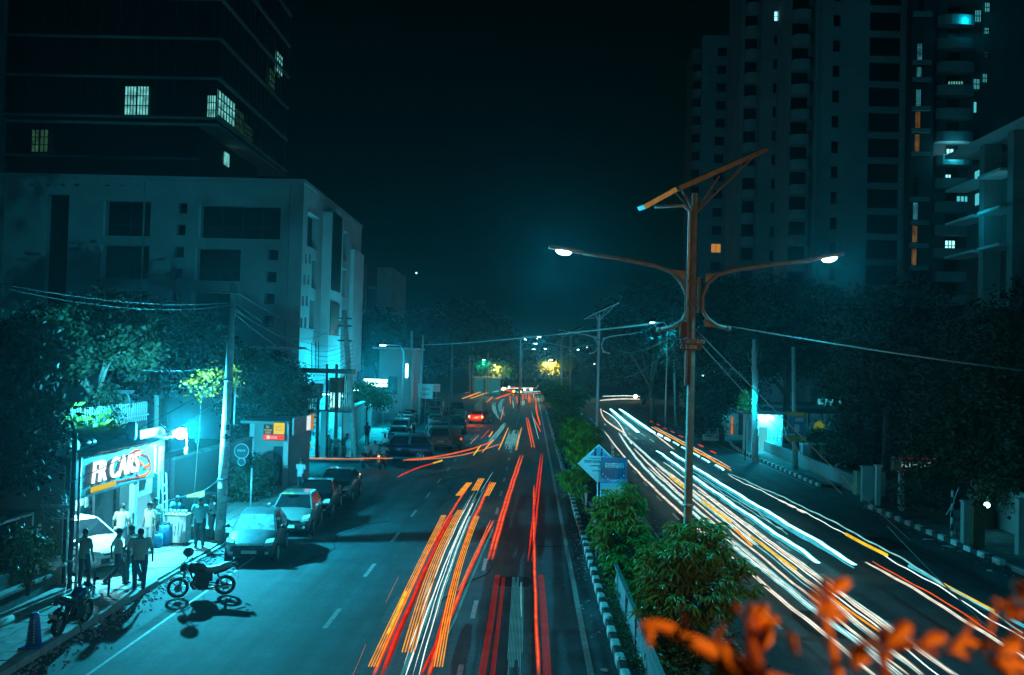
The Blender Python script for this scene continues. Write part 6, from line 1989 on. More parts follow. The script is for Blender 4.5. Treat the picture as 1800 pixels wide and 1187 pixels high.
for (px, py, rz, lab, lt) in ((645, 822, 80, 'leftmost motorbike waiting at the junction under a rider', False), (672, 824, 84, 'motorbike with a glowing orange tail light waiting at the junction', True)):
    b = bike(lab, p_black, lit=lt, group='motorbikes waiting at the junction')
    g = G(px, py)
    b.location = (g.x, g.y, .006)
    b.rotation_euler = (0, 0, R(rz - 180))
    if lt:
        lamp('POINT', 'tail_glow', b, (1.1, 0, .8), 8, (1, .25, .05), .1)
# ================================================================== PEOPLE
TMP = []
def skin(name, pts, edges, m, parent, lvl=1, root=0):
    """pts = {key: ((x,y,z), r or (rx,ry))}"""
    keys = list(pts)
    me = bpy.data.meshes.new(name)
    me.from_pydata([pts[k][0] for k in keys], [(keys.index(a), keys.index(b)) for a, b in edges], [])
    bm = bmesh.new(); bm.from_mesh(me)
    ly = bm.verts.layers.skin.verify()
    for i, v in enumerate(bm.verts):
        r = pts[keys[i]][1]
        v[ly].radius = r if isinstance(r, tuple) else (r, r)
        v[ly].use_root = (i == root)
    bm.to_mesh(me); bm.free()
    me.materials.append(m)
    o = bpy.data.objects.new(name, me)
    COL.objects.link(o)
    sm = o.modifiers.new('skin', 'SKIN'); sm.use_smooth_shade = True
    ss = o.modifiers.new('sub', 'SUBSURF'); ss.levels = lvl; ss.render_levels = lvl
    o.parent = parent
    TMP.append(o)
    return o
def bake_people():
    dg = bpy.context.evaluated_depsgraph_get()
    dg.update()
    new = []
    for o in TMP:
        new.append(bpy.data.meshes.new_from_object(o.evaluated_get(dg)))
    for o, me in zip(TMP, new):
        o.modifiers.clear()
        o.data = me
skin_m = mat('skin', (.16, .09, .06), .6, var=.1)
hair_m = mat('black_hair', (.012, .011, .010), .7, var=.2)
shoe_m = mat('dark_shoe', (.02, .018, .016), .6, var=.1)
def person(lab, loc, rz, H=1.68, shirt=(.4, .4, .4), trouser=(.05, .06, .08), pose='stand', bulk=1.0, hair=True, short=True, group=None, lvl=1, item=None):
    t = thing('person', lab, 'person', loc, rz, group)
    s = H / 1.72
    fw = 1    # faces +Y
    L = {}
    def P(x, y, z): return Vector((x * s, y * s, z * s))
    b = bulk
    hip, chest, neck, head = P(0, 0, .95), P(0, .02, 1.28), P(0, .0, 1.46), P(0, .04, 1.60)
    lean = 0
    kn, an, el, wr = {}, {}, {}, {}
    for sd, sx in (('l', -1), ('r', 1)):
        kn[sd] = P(sx * .105 * b, .03, .50); an[sd] = P(sx * .115, -.02, .09)
        el[sd] = P(sx * .27 * b, -.02, 1.12); wr[sd] = P(sx * .27 * b, .06, .87)
    if pose == 'hip':        # hand on hip
        el['l'] = P(-.38, -.08, 1.15); wr['l'] = P(-.19, .06, 1.02)
        kn['r'] = P(.14, .05, .5); an['r'] = P(.17, .0, .09)
    elif pose == 'walk':
        kn['l'] = P(-.08, .20, .53); an['l'] = P(-.08, .22, .10)
        kn['r'] = P(.09, -.02, .50); an['r'] = P(.09, -.38, .16)
        el['l'] = P(-.25, -.16, 1.14); wr['l'] = P(-.22, -.14, .9)
        el['r'] = P(.25, .12, 1.14); wr['r'] = P(.22, .28, .96)
    elif pose == 'phone':
        el['l'] = P(-.24, .10, 1.14); wr['l'] = P(-.08, .30, 1.18)
        el['r'] = P(.24, .10, 1.14); wr['r'] = P(.08, .30, 1.18)
    elif pose == 'reach':
        el['l'] = P(-.26, .18, 1.2); wr['l'] = P(-.2, .42, 1.1)
        el['r'] = P(.26, .18, 1.18); wr['r'] = P(.2, .40, 1.05)
        chest = P(0, .08, 1.26); neck = P(0, .12, 1.43); head = P(0, .18, 1.55)
    elif pose == 'ride':
        hip = P(0, -.1, .92); chest = P(0, .05, 1.22); neck = P(0, .10, 1.40); head = P(0, .15, 1.54)
        for sd, sx in (('l', -1), ('r', 1)):
            kn[sd] = P(sx * .2, .32, .78); an[sd] = P(sx * .2, .15, .38)
            el[sd] = P(sx * .32, .22, 1.12); wr[sd] = P(sx * .28, .48, 1.05)
    elif pose == 'stride':
        kn['l'] = P(-.08, .12, .50); an['l'] = P(-.08, .05, .09)
        kn['r'] = P(.10, -.12, .51); an['r'] = P(.11, -.34, .14)
    shl = {'l': neck + P(-.17 * b, 0, -.055), 'r': neck + P(.17 * b, 0, -.055)}
    hp = {'l': hip + P(-.085 * b, 0, -.05), 'r': hip + P(.085 * b, 0, -.05)}
    r = lambda v: v * s
    pts = {'hip': (hip, r(.095 * b)), 'chest': (chest, r(.10 * b)), 'uch': (chest.lerp(neck, .6), r(.08 * b)), 'neck': (neck, r(.055)), 'head': (head, (r(.086), r(.10))), 'crown': (head + P(0, .01, .075), (r(.078), r(.09)))}
    ed = [('hip', 'chest'), ('chest', 'uch'), ('uch', 'neck'), ('neck', 'head'), ('head', 'crown')]
    for sd in 'lr':
        sx = -1 if sd == 'l' else 1
        pts['s' + sd] = (shl[sd], r(.055 * b)); pts['e' + sd] = (el[sd], r(.038)); pts['w' + sd] = (wr[sd], r(.026))
        d = (wr[sd] - el[sd]).normalized()
        side = Vector((sx, 0, 0)).cross(d).normalized() if abs(d.x) < .9 else Vector((0, 0, 1))
        palm = wr[sd] + d * r(.07)
        pts['p' + sd] = (palm, (r(.028), r(.016)))
        ed += [('uch', 's' + sd), ('s' + sd, 'e' + sd), ('e' + sd, 'w' + sd), ('w' + sd, 'p' + sd)]
        for k in range(4):
            off = side * r(.022 * (k - 1.5))
            f1 = palm + d * r(.035) + off
            f2 = f1 + (d + Vector((-sx * .5, .2, 0))).normalized() * r(.045 - .006 * abs(k - 1.4))
            pts[f'f{sd}{k}'] = (f1, r(.009)); pts[f'g{sd}{k}'] = (f2, r(.008))
            ed += [('p' + sd, f'f{sd}{k}'), (f'f{sd}{k}', f'g{sd}{k}')]
        th = wr[sd] + d * r(.03) + side * r(.035) + Vector((-sx * .01, 0, 0))
        pts['t' + sd] = (th, r(.010)); pts['u' + sd] = (th + (d + side * .4).normalized() * r(.035), r(.009))
        ed += [('w' + sd, 't' + sd), ('t' + sd, 'u' + sd)]
        pts['h' + sd] = (hp[sd], r(.075 * b)); pts['k' + sd] = (kn[sd], r(.056)); pts['a' + sd] = (an[sd], r(.038))
        toe = an[sd] + P(0, .15, -.05)
        pts['o' + sd] = (toe, (r(.036), r(.024)))
        ed += [('hip', 'h' + sd), ('h' + sd, 'k' + sd), ('k' + sd, 'a' + sd), ('a' + sd, 'o' + sd)]
    skin('body', pts, ed, skin_m, t, lvl)
    # shirt: torso and sleeves
    cs = mat('cloth_%d_%d_%d' % tuple(int(c * 100) for c in shirt), shirt, .85, var=.12, scale=6, bump=.25, bscale=9)
    ct = mat('cloth_%d_%d_%d' % tuple(int(c * 100) for c in trouser), trouser, .85, var=.15, scale=6, bump=.25, bscale=9)
    def oval(c, rx, ry, n=14):
        return [(c.x + rx * math.cos(q / n * 6.2832), c.y + ry * math.sin(q / n * 6.2832), c.z) for q in range(n)]
    ax = hip.lerp(chest, -.30)
    sm = MB()
    sm.loft([oval(ax, r(.168 * b), r(.128 * b)), oval(hip.lerp(chest, .1), r(.170 * b), r(.130 * b)), oval(hip.lerp(chest, .5), r(.163 * b), r(.122 * b)), oval(chest, r(.188 * b), r(.126 * b)), oval(chest.lerp(neck, .45), r(.205 * b), r(.118 * b)), oval(chest.lerp(neck, .72), r(.175 * b), r(.10 * b)), oval(chest.lerp(neck, .92), r(.085), r(.075)), oval(neck + P(0, 0, .015), r(.062), r(.062))])
    for sd in 'lr':
        e = shl[sd].lerp(el[sd], .78) if short else el[sd]
        inner = shl[sd].lerp(chest.lerp(neck, .5), .35)
        tp = [inner, shl[sd], shl[sd].lerp(e, .5), e] + ([] if short else [el[sd].lerp(wr[sd], .5), el[sd].lerp(wr[sd], .9)])
        sm.tube(tp, [r(.075 * b), r(.078 * b), r(.066 * b), r(.060)] + ([] if short else [r(.05), r(.042)]), 10)
    sm.build('shirt', cs, t)
    for sd in 'lr':
        MB().tube([hp[sd] + P(0, 0, .10), hp[sd], hp[sd].lerp(kn[sd], .45), kn[sd], kn[sd].lerp(an[sd], .5), an[sd] + P(0, 0, -.01)], [r(.10 * b), r(.102 * b), r(.090 * b), r(.074), r(.066), r(.060)], 12).build('trouser_leg', ct, t)
    MB().loft([oval(hip + P(0, 0, -.14), r(.12 * b), r(.105 * b)), oval(hip + P(0, 0, -.06), r(.165 * b), r(.124 * b)), oval(hip + P(0, 0, .06), r(.158 * b), r(.118 * b))]).build('trouser_seat', ct, t)
    for sd in 'lr':
        a = an[sd]
        MB().sphere(tuple(a + P(0, .06, -.05)), (r(.05), r(.135), r(.042)), 8, 6).build('shoe', shoe_m, t)
    if hair:
        MB().sphere(tuple(head + P(0, -.012, .045)), (r(.092), r(.105), r(.095)), 10, 8).build('hair', hair_m, t)
    MB().sphere(tuple(head + P(0, .095, -.01)), (r(.012), r(.018), r(.02)), 6, 5).build('nose', skin_m, t)
    for sx in (-1, 1):
        MB().sphere(tuple(head + P(sx * .078, .0, -.005)), (r(.01), r(.02), r(.03)), 6, 5).build('ear', skin_m, t)
        MB().sphere(tuple(head + P(sx * .03, .082, .015)), (r(.012), r(.008), r(.007)), 6, 5).build('eye', hair_m, t)
    MB().sphere(tuple(head + P(0, .085, -.045)), (r(.025), r(.008), r(.007)), 6, 5).build('mouth', mat('lips', (.15, .05, .04)), t)
    return t
FZP = .155
def at_foot(px, py, z=FZP):
    return tuple(G(px, py, z))
person('man seen from behind with a hand on his hip beside the shop corner post', at_foot(146, 1031), R(-12), 1.66, (.22, .30, .28), (.03, .04, .05), 'hip', 1.0)
person('heavy man in loose pale shirt and jeans standing at the kerb, back turned', at_foot(244, 1036), R(14), 1.74, (.42, .5, .42), (.06, .12, .18), 'stand', 1.25)
person('man striding behind the heavy man, only his light shirt and one trailing leg showing', at_foot(230, 1024), R(62), 1.68, (.6, .62, .6), (.08, .1, .12), 'stride')
person('man in a white shirt walking past the front of the white car', at_foot(205, 1030), R(-60), 1.66, (.62, .66, .66), (.06, .09, .11), 'walk')
person('man in a pale shirt standing against the glass inside the shop', tuple(G(212, 975, .15)), R(10), 1.70, (.5, .45, .38), (.05, .07, .09), 'stand')
person('man with a broad cap by the stall, cream shirt, seen from the front', at_foot(262, 972), R(150), 1.72, (.5, .42, .34), (.2, .22, .22), 'stand', 1.1)
person('second man close behind the one in the cream shirt at the shop corner', at_foot(272, 958), R(200), 1.68, (.25, .36, .36), (.06, .07, .08), 'phone')
person('customer in a light blue shirt standing at the stall left of the big pale pole', at_foot(350, 962), R(190), 1.76, (.12, .42, .45), (.03, .05, .06), 'stand', 1.1)
person('stall keeper in a blue shirt bending over the counter', tuple(G(308, 947, .12)), R(-150), 1.66, (.08, .3, .42), (.04, .05, .07), 'reach')
person('man in a white shirt sitting back behind the big pale pole', at_foot(372, 948), R(120), 1.62, (.5, .55, .55), (.05, .05, .06), 'phone')
person('man in a white shirt walking away on the footpath behind the last parked car', tuple(G(527, 868, .13)), R(-10), 1.74, (.55, .6, .66), (.04, .04, .05), 'phone')
person('dark dressed man leaning near the pillar left of the transformer', tuple(G(577, 808, .01)), R(30), 1.68, (.05, .07, .08), (.03, .03, .04), 'phone')
person('man with a pale cap standing in the middle of the group at the transformer', tuple(G(590, 808, .01)), R(200), 1.66, (.08, .1, .1), (.03, .03, .04), 'hip')
ps = person('tall man carrying a big pale sack beside the transformer pole', tuple(G(604, 807, .01)), R(-60), 1.8, (.05, .06, .07), (.03, .03, .04), 'reach', short=False)
o = MB().sphere((0, 0, 0), (.34, .28, .42), 12, 8).sphere((.12, 0, -.22), (.28, .25, .25), 10, 7).build('sack', mat('pale_sack', (.3, .4, .42), .8), loc=tuple(G(604, 807, 0) + Vector((.45, -.15, 1.05))))
tag(o, 'big pale sack held in the arms of the tall man by the transformer pole', 'sack')
person('rider in a pale shirt sitting on the leftmost waiting motorbike', tuple(G(645, 822, .0)), R(-10), 1.7, (.2, .26, .26), (.04, .05, .06), 'ride')
person('man standing between the two waiting motorbikes', tuple(G(658, 822, .0)), R(-5), 1.7, (.2, .26, .26), (.03, .04, .04), 'stand')
person('rider on the motorbike with the glowing tail light', tuple(G(673, 825, .0)), R(-8), 1.7, (.16, .22, .22), (.04, .05, .06), 'ride')
person('man in a white top standing beside the blue wagon door', tuple(G(676, 806, .0)), R(170), 1.7, (.5, .62, .65), (.04, .05, .06), 'stand')
person('man in a pale top by the wall where the outer row of the queue begins', tuple(G(712, 738, .1)), R(30), 1.7, (.35, .45, .5), (.04, .05, .06), 'stand')
person('dark figure walking along the compound wall beyond the junction', tuple(G(645, 780, .1)), R(10), 1.7, (.06, .08, .1), (.03, .04, .05), 'walk')
bake_people()
# ================================================================== VEGETATION
def leafcloud(rnd, blobs, n, size, droop=.2, ratio=.45, shell=.55, clump=14, spread=.55):
    """leaf shaped quads gathered in clumps spread through the crown volume"""
    vs, fs = [], []
    tot = sum(b[1][0] * b[1][1] * b[1][2] for b in blobs)
    for (c, r) in blobs:
        k = int(n * r[0] * r[1] * r[2] / tot / clump)
        for _ in range(max(1, k)):
            u = Vector((rnd.gauss(0, 1), rnd.gauss(0, 1), rnd.gauss(0, 1))).normalized()
            d = shell + (1 - shell) * rnd.random() ** .6
            d *= 1 + .12 * rnd.gauss(0, 1)
            cc = Vector(c) + Vector((u.x * r[0], u.y * r[1], u.z * r[2])) * d
            for _ in range(clump):
                p = cc + Vector((rnd.gauss(0, 1), rnd.gauss(0, 1), rnd.gauss(0, .7))) * size * spread * 2.2
                a = Vector((rnd.gauss(0, 1), rnd.gauss(0, 1), rnd.gauss(-droop * 2, .7))).normalized()
                b = a.orthogonal().normalized()
                b = (Matrix.Rotation(rnd.random() * 6.28, 3, a) @ b)
                l = size * rnd.uniform(.6, 1.3); w = l * ratio
                i = len(vs)
                vs += [p, p + a * l * .5 + b * w * .5, p + a * l, p + a * l * .5 - b * w * .5]
                fs.append((i, i + 1, i + 2, i + 3))
    me = bpy.data.meshes.new('crown')
    me.from_pydata([tuple(v) for v in vs], [], fs)
    me.update()
    return me
def limbs(rnd, base, blobs, r0, hfork):
    mb = MB()
    top = Vector((sum(b[0][0] for b in blobs) / len(blobs) * .35, sum(b[0][1] for b in blobs) / len(blobs) * .35, hfork))
    mb.tube([(0, 0, 0), top * .5 + Vector((.08 * r0, 0, 0)), top], [r0, r0 * .8, r0 * .65], 8)
    for c, r in blobs:
        c = Vector(c)
        m = top.lerp(c, .5) + Vector((rnd.uniform(-.3, .3), rnd.uniform(-.3, .3), rnd.uniform(-.1, .4)))
        mb.tube([top, m, c + Vector((0, 0, r[2] * .3))], [r0 * .5, r0 * .32, r0 * .12], 6)
        for _ in range(3):
            e = c + Vector((rnd.uniform(-1, 1) * r[0], rnd.uniform(-1, 1) * r[1], rnd.uniform(-.2, .8) * r[2])) * .8
            mb.tube([m, m.lerp(e, .5) + Vector((0, 0, .2)), e], [r0 * .25, r0 * .16, r0 * .05], 5)
    return mb
def tree(lab, loc, blobs, n, size, leaf, r0=.3, hf=3.0, bark_=bark, group=None, name='tree', seed=1, droop=.2, ratio=.5, cat='tree', shell=.55, clump=14):
    rnd = random.Random(seed)
    t = thing(name, lab, cat, loc, 0, group)
    limbs(rnd, None, blobs, r0, hf).build('trunk', bark_, t)
    me = leafcloud(rnd, blobs, n, size, droop, ratio, shell, clump)
    me.materials.append(leaf)
    obj('crown', me, t)
    return t
def blob(px, py, Y, rx, rz, ry=None, base=None):
    """a crown lobe whose middle stands on the sight line at distance Y; radii in metres"""
    p = AY(px, py, Y)
    return (Vector((p.x - base[0], Y - base[1], p.z)), (rx, ry or rx, rz))
def tree_px(lab, base_px, Y, lobes, n, size, leaf, **kw):
    b = AY(base_px, 700, Y)
    base = (b.x, Y)
    bl = []
    for (px, py, rpx, rpy, dY) in lobes:
        Yq = Y + dY
        bl.append(blob(px, py, Yq, rpx / 1700 * Yq, rpy / 1700 * Yq, None, base))
    return tree(lab, (b.x, Y, 0), bl, n, size, leaf, **kw)
# left side
tree_px('big dark tree at the left edge overhanging the shop post', -90, 25.5, [(10, 640, 66, 66, 0), (48, 740, 50, 56, 1), (0, 790, 62, 56, -1), (50, 610, 56, 42, 2), (62, 815, 20, 30, 1)], 13000, .22, leaf_dk, r0=.25, hf=3.5, seed=2)
tree_px('bare limbed tree with pale branches behind the shop roof', 175, 41, [(110, 590, 75, 55, 0), (190, 570, 60, 50, 1), (230, 610, 45, 40, -1), (105, 640, 50, 36, -2)], 11000, .24, leaf_dk, r0=.24, hf=5.0, bark_=bark_pale, seed=3, shell=.4)
tree_px('broad black crowned tree in front of the concrete office block', 290, 60, [(230, 590, 85, 60, 0), (320, 600, 80, 55, 2), (370, 640, 50, 50, -2), (270, 655, 80, 40, 0), (160, 560, 60, 40, 3)], 16000, .34, leaf_dk, r0=.4, hf=6, seed=4)
tree_px('dark bushy tree between the big pale pole and the kiosk, nearer half', 440, 56, [(430, 650, 45, 42, 0), (480, 680, 50, 40, 0), (440, 720, 50, 35, -1), (500, 720, 30, 30, 1)], 12000, .24, leaf_dk, r0=.22, hf=3.0, seed=5)
tree_px('dark bushy tree beside the transformer platform', 515, 60, [(510, 670, 30, 30, 0), (525, 700, 25, 26, 0), (480, 640, 30, 22, 1)], 6000, .22, leaf_dk, r0=.2, hf=3.0, seed=6)
tree_px('small tree with leaves coloured as if lit yellow above the floodlight', 345, 38.5, [(352, 664, 12, 6, 0), (372, 656, 10, 9, 0), (334, 672, 10, 5, 0), (366, 684, 9, 8, .3), (345, 690, 8, 6, .2), (382, 675, 7, 6, 0), (405, 655, 12, 10, 1), (412, 676, 8, 9, 1)], 420, .15, mat('light_tinted_leaves', (.9, .24, .01), .5, var=.3), r0=.018, hf=5.2, seed=7, shell=.1, clump=5)  # yellow light on these leaves is put into their base colour
def potted(lab, px, py, Y, r, h, leaf, n, size, nm='shrub', seed=9, cat='shrub', z0=0.12):
    p = AY(px, py, Y)
    rnd = random.Random(seed)
    t = thing(nm, lab, cat, (p.x, Y, z0))
    mb = MB()
    for k in range(6):
        a = k * 1.05
        mb.tube([(0, 0, 0), (r * .3 * math.cos(a), r * .3 * math.sin(a), h * .5), (r * .7 * math.cos(a), r * .7 * math.sin(a), h * .85)], [.03, .02, .008], 5)
    mb.build('stem', bark, t)
    me = leafcloud(rnd, [(Vector((0, 0, h * .62)), (r, r, h * .42))], n, size, .3, .4, .3, 8)
    me.materials.append(leaf)
    obj('foliage', me, t)
    return t
potted('dark leafy shrub behind the planter ledge at the left edge', 52, 960, 25.4, .62, 1.9, leaf_md, 900, .16, z0=0.5)
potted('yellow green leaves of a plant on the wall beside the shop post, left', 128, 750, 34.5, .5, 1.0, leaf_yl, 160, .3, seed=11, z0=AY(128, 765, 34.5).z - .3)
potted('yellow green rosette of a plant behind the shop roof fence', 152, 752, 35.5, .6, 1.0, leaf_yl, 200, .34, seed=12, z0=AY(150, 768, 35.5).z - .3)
potted('green climber hanging over the picket fence behind the shop', 182, 725, 38, .6, 2.0, leaf_dk, 600, .2, seed=13, z0=AY(182, 760, 38).z - .2)
tree_px('dark hedge mass behind the kiosk and the poster wall', 470, 53.5, [(455, 765, 30, 25, 0), (430, 760, 25, 22, 0), (520, 735, 22, 14, 2)], 5000, .2, leaf_dk, r0=.15, hf=2.0, seed=14, cat='hedge', name='hedge')
tree_px('clipped dark hedge growing against the boundary wall behind the parked cars', 450, 46, [(440, 830, 32, 32, 0), (452, 850, 26, 34, .5), (425, 860, 26, 30, -1), (466, 840, 16, 34, 1.5)], 7000, .14, leaf_dk, r0=.12, hf=1.0, seed=15, cat='hedge', name='hedge')
# palms
def palm(lab, px, py, Y, r, seed, nf=13, fan=True):
    p = AY(px, py, Y)
    rnd = random.Random(seed)
    t = thing('palm_tree', lab, 'palm tree', (p.x, Y, 0), 0)
    MB().tube([(0, 0, 0), (.1, 0, p.z * .5), (0, 0, p.z)], [.16, .12, .1], 8).build('trunk', bark_pale, t)
    for k in range(nf):
        a = k * 6.283 / nf + rnd.uniform(-.2, .2)
        el = rnd.uniform(-.1, 1.1)
        mb = MB()
        if fan:
            stem = Vector((math.cos(a) * math.cos(el), math.sin(a) * math.cos(el), math.sin(el)))
            s0_ = stem * r * .5
            sd = stem.cross(Vector((0, 0, 1))).normalized()
            mb.tube([(0, 0, 0), tuple(s0_)], .015, 4)
            for j in range(13):
                an_ = (j - 6) * .23
                d = (stem * math.cos(an_) + sd * math.sin(an_)).normalized()
                e = s0_ + d * r * .55 - Vector((0, 0, .12 * r))
                w = d.cross(stem.cross(sd)).normalized() * r * .025
                m_ = s0_ + d * r * .35
                mb.add([s0_, m_ + w, e, m_ - w], [(0, 1, 2, 3)])
        else:
            prev = Vector((0, 0, 0))
            pts = []
            for j in range(9):
                q = j / 8
                pts.append(Vector((math.cos(a) * r * q, math.sin(a) * r * q, r * (.75 * el * q - .8 * q * q))))
            mb.tube(pts, .02, 4)
            for j in range(1, 9):
                d = (pts[j] - pts[j - 1]).normalized()
                sd = d.cross(Vector((0, 0, 1))).normalized()
                for q_ in (0, .5):
                    pp = pts[j - 1].lerp(pts[j], q_)
                    for s_ in (-1, 1):
                        e = pp + (sd * s_ + d * .6 - Vector((0, 0, .35))).normalized() * r * .28
                        w = d * r * .02
                        mb.add([pp - w, pp + w, e], [(0, 1, 2)])
        mb.build('frond', leaf_md, t)
    return t
palm('fan palm left of the thin post behind the shop', 222, 700, 41, 1.25, 1)
palm('largest fan palm glowing in the light between the thin post and the yellow leaves', 275, 695, 42, 1.6, 2, 15)
palm('feather palm beside the lit tree branches', 190, 668, 43.5, 1.3, 3, 12, False)
palm('dark palm silhouette in front of the office canopy, left', 424, 610, 70, 1.8, 4, 11, False)
palm('dark palm silhouette in front of the office ground floor, right', 484, 628, 72, 1.8, 5, 11, False)
# beyond the junction, left
tree_px('dark shrubs on the pier beyond the junction', 645, 88, [(640, 690, 22, 18, 0), (665, 700, 20, 16, 0), (620, 705, 15, 12, 0)], 3500, .3, leaf_dk, r0=.15, hf=3, seed=20)
for i, (lab, bp, Y, lobes, n) in enumerate([
    ('dark spreading tree above the neon board', 670, 112, [(660, 580, 50, 30, 0), (700, 600, 45, 28, 4), (640, 610, 30, 28, 0)], 9000),
    ('dark rounded tree behind the pair of bare poles', 750, 150, [(740, 590, 50, 40, 0), (720, 620, 40, 25, 0), (770, 620, 40, 30, 4)], 9000),
    ('largest domed tree against the glow in the middle distance', 830, 190, [(810, 570, 50, 38, 0), (850, 590, 45, 34, 6), (790, 600, 50, 34, 0)], 11000),
    ('low dark tree right of the domed tree', 880, 240, [(880, 615, 40, 26, 0), (915, 628, 34, 20, 5)], 8000),
    ('low trees closing the far end of the road', 930, 330, [(930, 640, 40, 22, 0), (975, 640, 40, 26, 6), (890, 648, 40, 16, -5)], 8000),
    ('dark tree behind the far lamps of the median', 1000, 260, [(990, 625, 40, 30, 0), (1025, 640, 30, 30, 3)], 8000)]):
    tree_px(lab, bp, Y, lobes, n, .7 * Y / 150, leaf_dk, r0=.5, hf=4, seed=30 + i, group='trees in the middle distance')
tree_px('small green lit tree behind the far lamp left of the road', 851, 202, [(851, 645, 10, 9, 0)], 900, .7, leaf_md, r0=.2, hf=3, seed=40)
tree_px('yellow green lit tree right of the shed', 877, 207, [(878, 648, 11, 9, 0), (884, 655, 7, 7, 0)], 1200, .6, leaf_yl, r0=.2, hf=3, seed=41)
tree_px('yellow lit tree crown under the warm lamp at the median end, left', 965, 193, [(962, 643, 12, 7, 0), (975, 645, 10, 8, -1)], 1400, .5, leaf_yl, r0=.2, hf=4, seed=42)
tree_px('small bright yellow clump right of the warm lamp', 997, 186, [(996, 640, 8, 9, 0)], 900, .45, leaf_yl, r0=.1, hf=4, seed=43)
# right side
GR = 'dark rain trees along the right footpath'
for i, (lab, bp, Y, lobes, n, sz) in enumerate([
    ('spreading dark tree whose crown rises left of the near lamp post', 1150, 118, [(1110, 560, 45, 40, 0), (1150, 530, 50, 35, 2), (1090, 600, 40, 35, -2), (1180, 570, 60, 50, 2)], 13000, .55),
    ('tall dark tree right behind the near lamp post', 1250, 100, [(1240, 540, 55, 45, 0), (1280, 520, 55, 35, 0), (1220, 600, 50, 50, 0), (1300, 590, 60, 50, 2)], 14000, .5),
    ('broad dark tree below the residential towers', 1380, 90, [(1360, 530, 65, 40, 0), (1420, 530, 60, 38, 0), (1390, 600, 80, 60, 1), (1450, 590, 60, 60, 1), (1330, 620, 50, 50, 0)], 17000, .42),
    ('dense black tree over the gate on the right', 1560, 62, [(1520, 570, 75, 55, 0), (1590, 540, 70, 45, 0), (1560, 650, 95, 70, 0), (1500, 680, 60, 60, 0), (1640, 640, 70, 70, -1)], 20000, .30),
    ('nearest dark leafy tree filling the right edge', 1740, 44, [(1720, 600, 80, 60, 0), (1790, 640, 80, 80, 0), (1700, 700, 90, 80, 0), (1780, 780, 85, 80, -1), (1660, 780, 80, 70, 0), (1620, 860, 40, 36, -1), (1730, 850, 60, 40, -1), (1800, 540, 60, 40, 2)], 26000, .22),
    ('low bushy tree hanging over the pale wall and planters', 1500, 68, [(1500, 790, 50, 50, 0), (1540, 760, 60, 60, 0), (1475, 760, 28, 30, -1), (1580, 790, 50, 45, -1)], 14000, .22)]):
    tree_px(lab, bp, Y, lobes, n, sz, leaf_dk, r0=.4, hf=4.5, seed=50 + i, group=GR)
tree_px('dim dark trees along the far right footpath', 1130, 170, [(1100, 640, 50, 35, 0), (1160, 650, 50, 35, -6), (1210, 650, 50, 40, -12)], 9000, .6, leaf_dk, r0=.3, hf=3, seed=60)
tree_px('dark tree arching over the small booth', 1270, 92, [(1250, 690, 45, 35, 0), (1300, 690, 35, 30, 0), (1240, 730, 35, 30, 0)], 8000, .35, leaf_dk, r0=.3, hf=3, seed=61)
tree_px('leafy tuft lit from behind at the top of the cable wrapped pole foot', 1312, 73.5, [(1312, 705, 10, 16, 0)], 500, .22, leaf_md, r0=.05, hf=3, seed=62)
tree_px('hedge strip lit cyan from behind above the low wall', 1440, 79, [(1420, 762, 34, 10, 0), (1455, 770, 34, 11, 0)], 3500, .22, leaf_dk, r0=.1, hf=1.5, seed=63, cat='hedge', name='hedge')

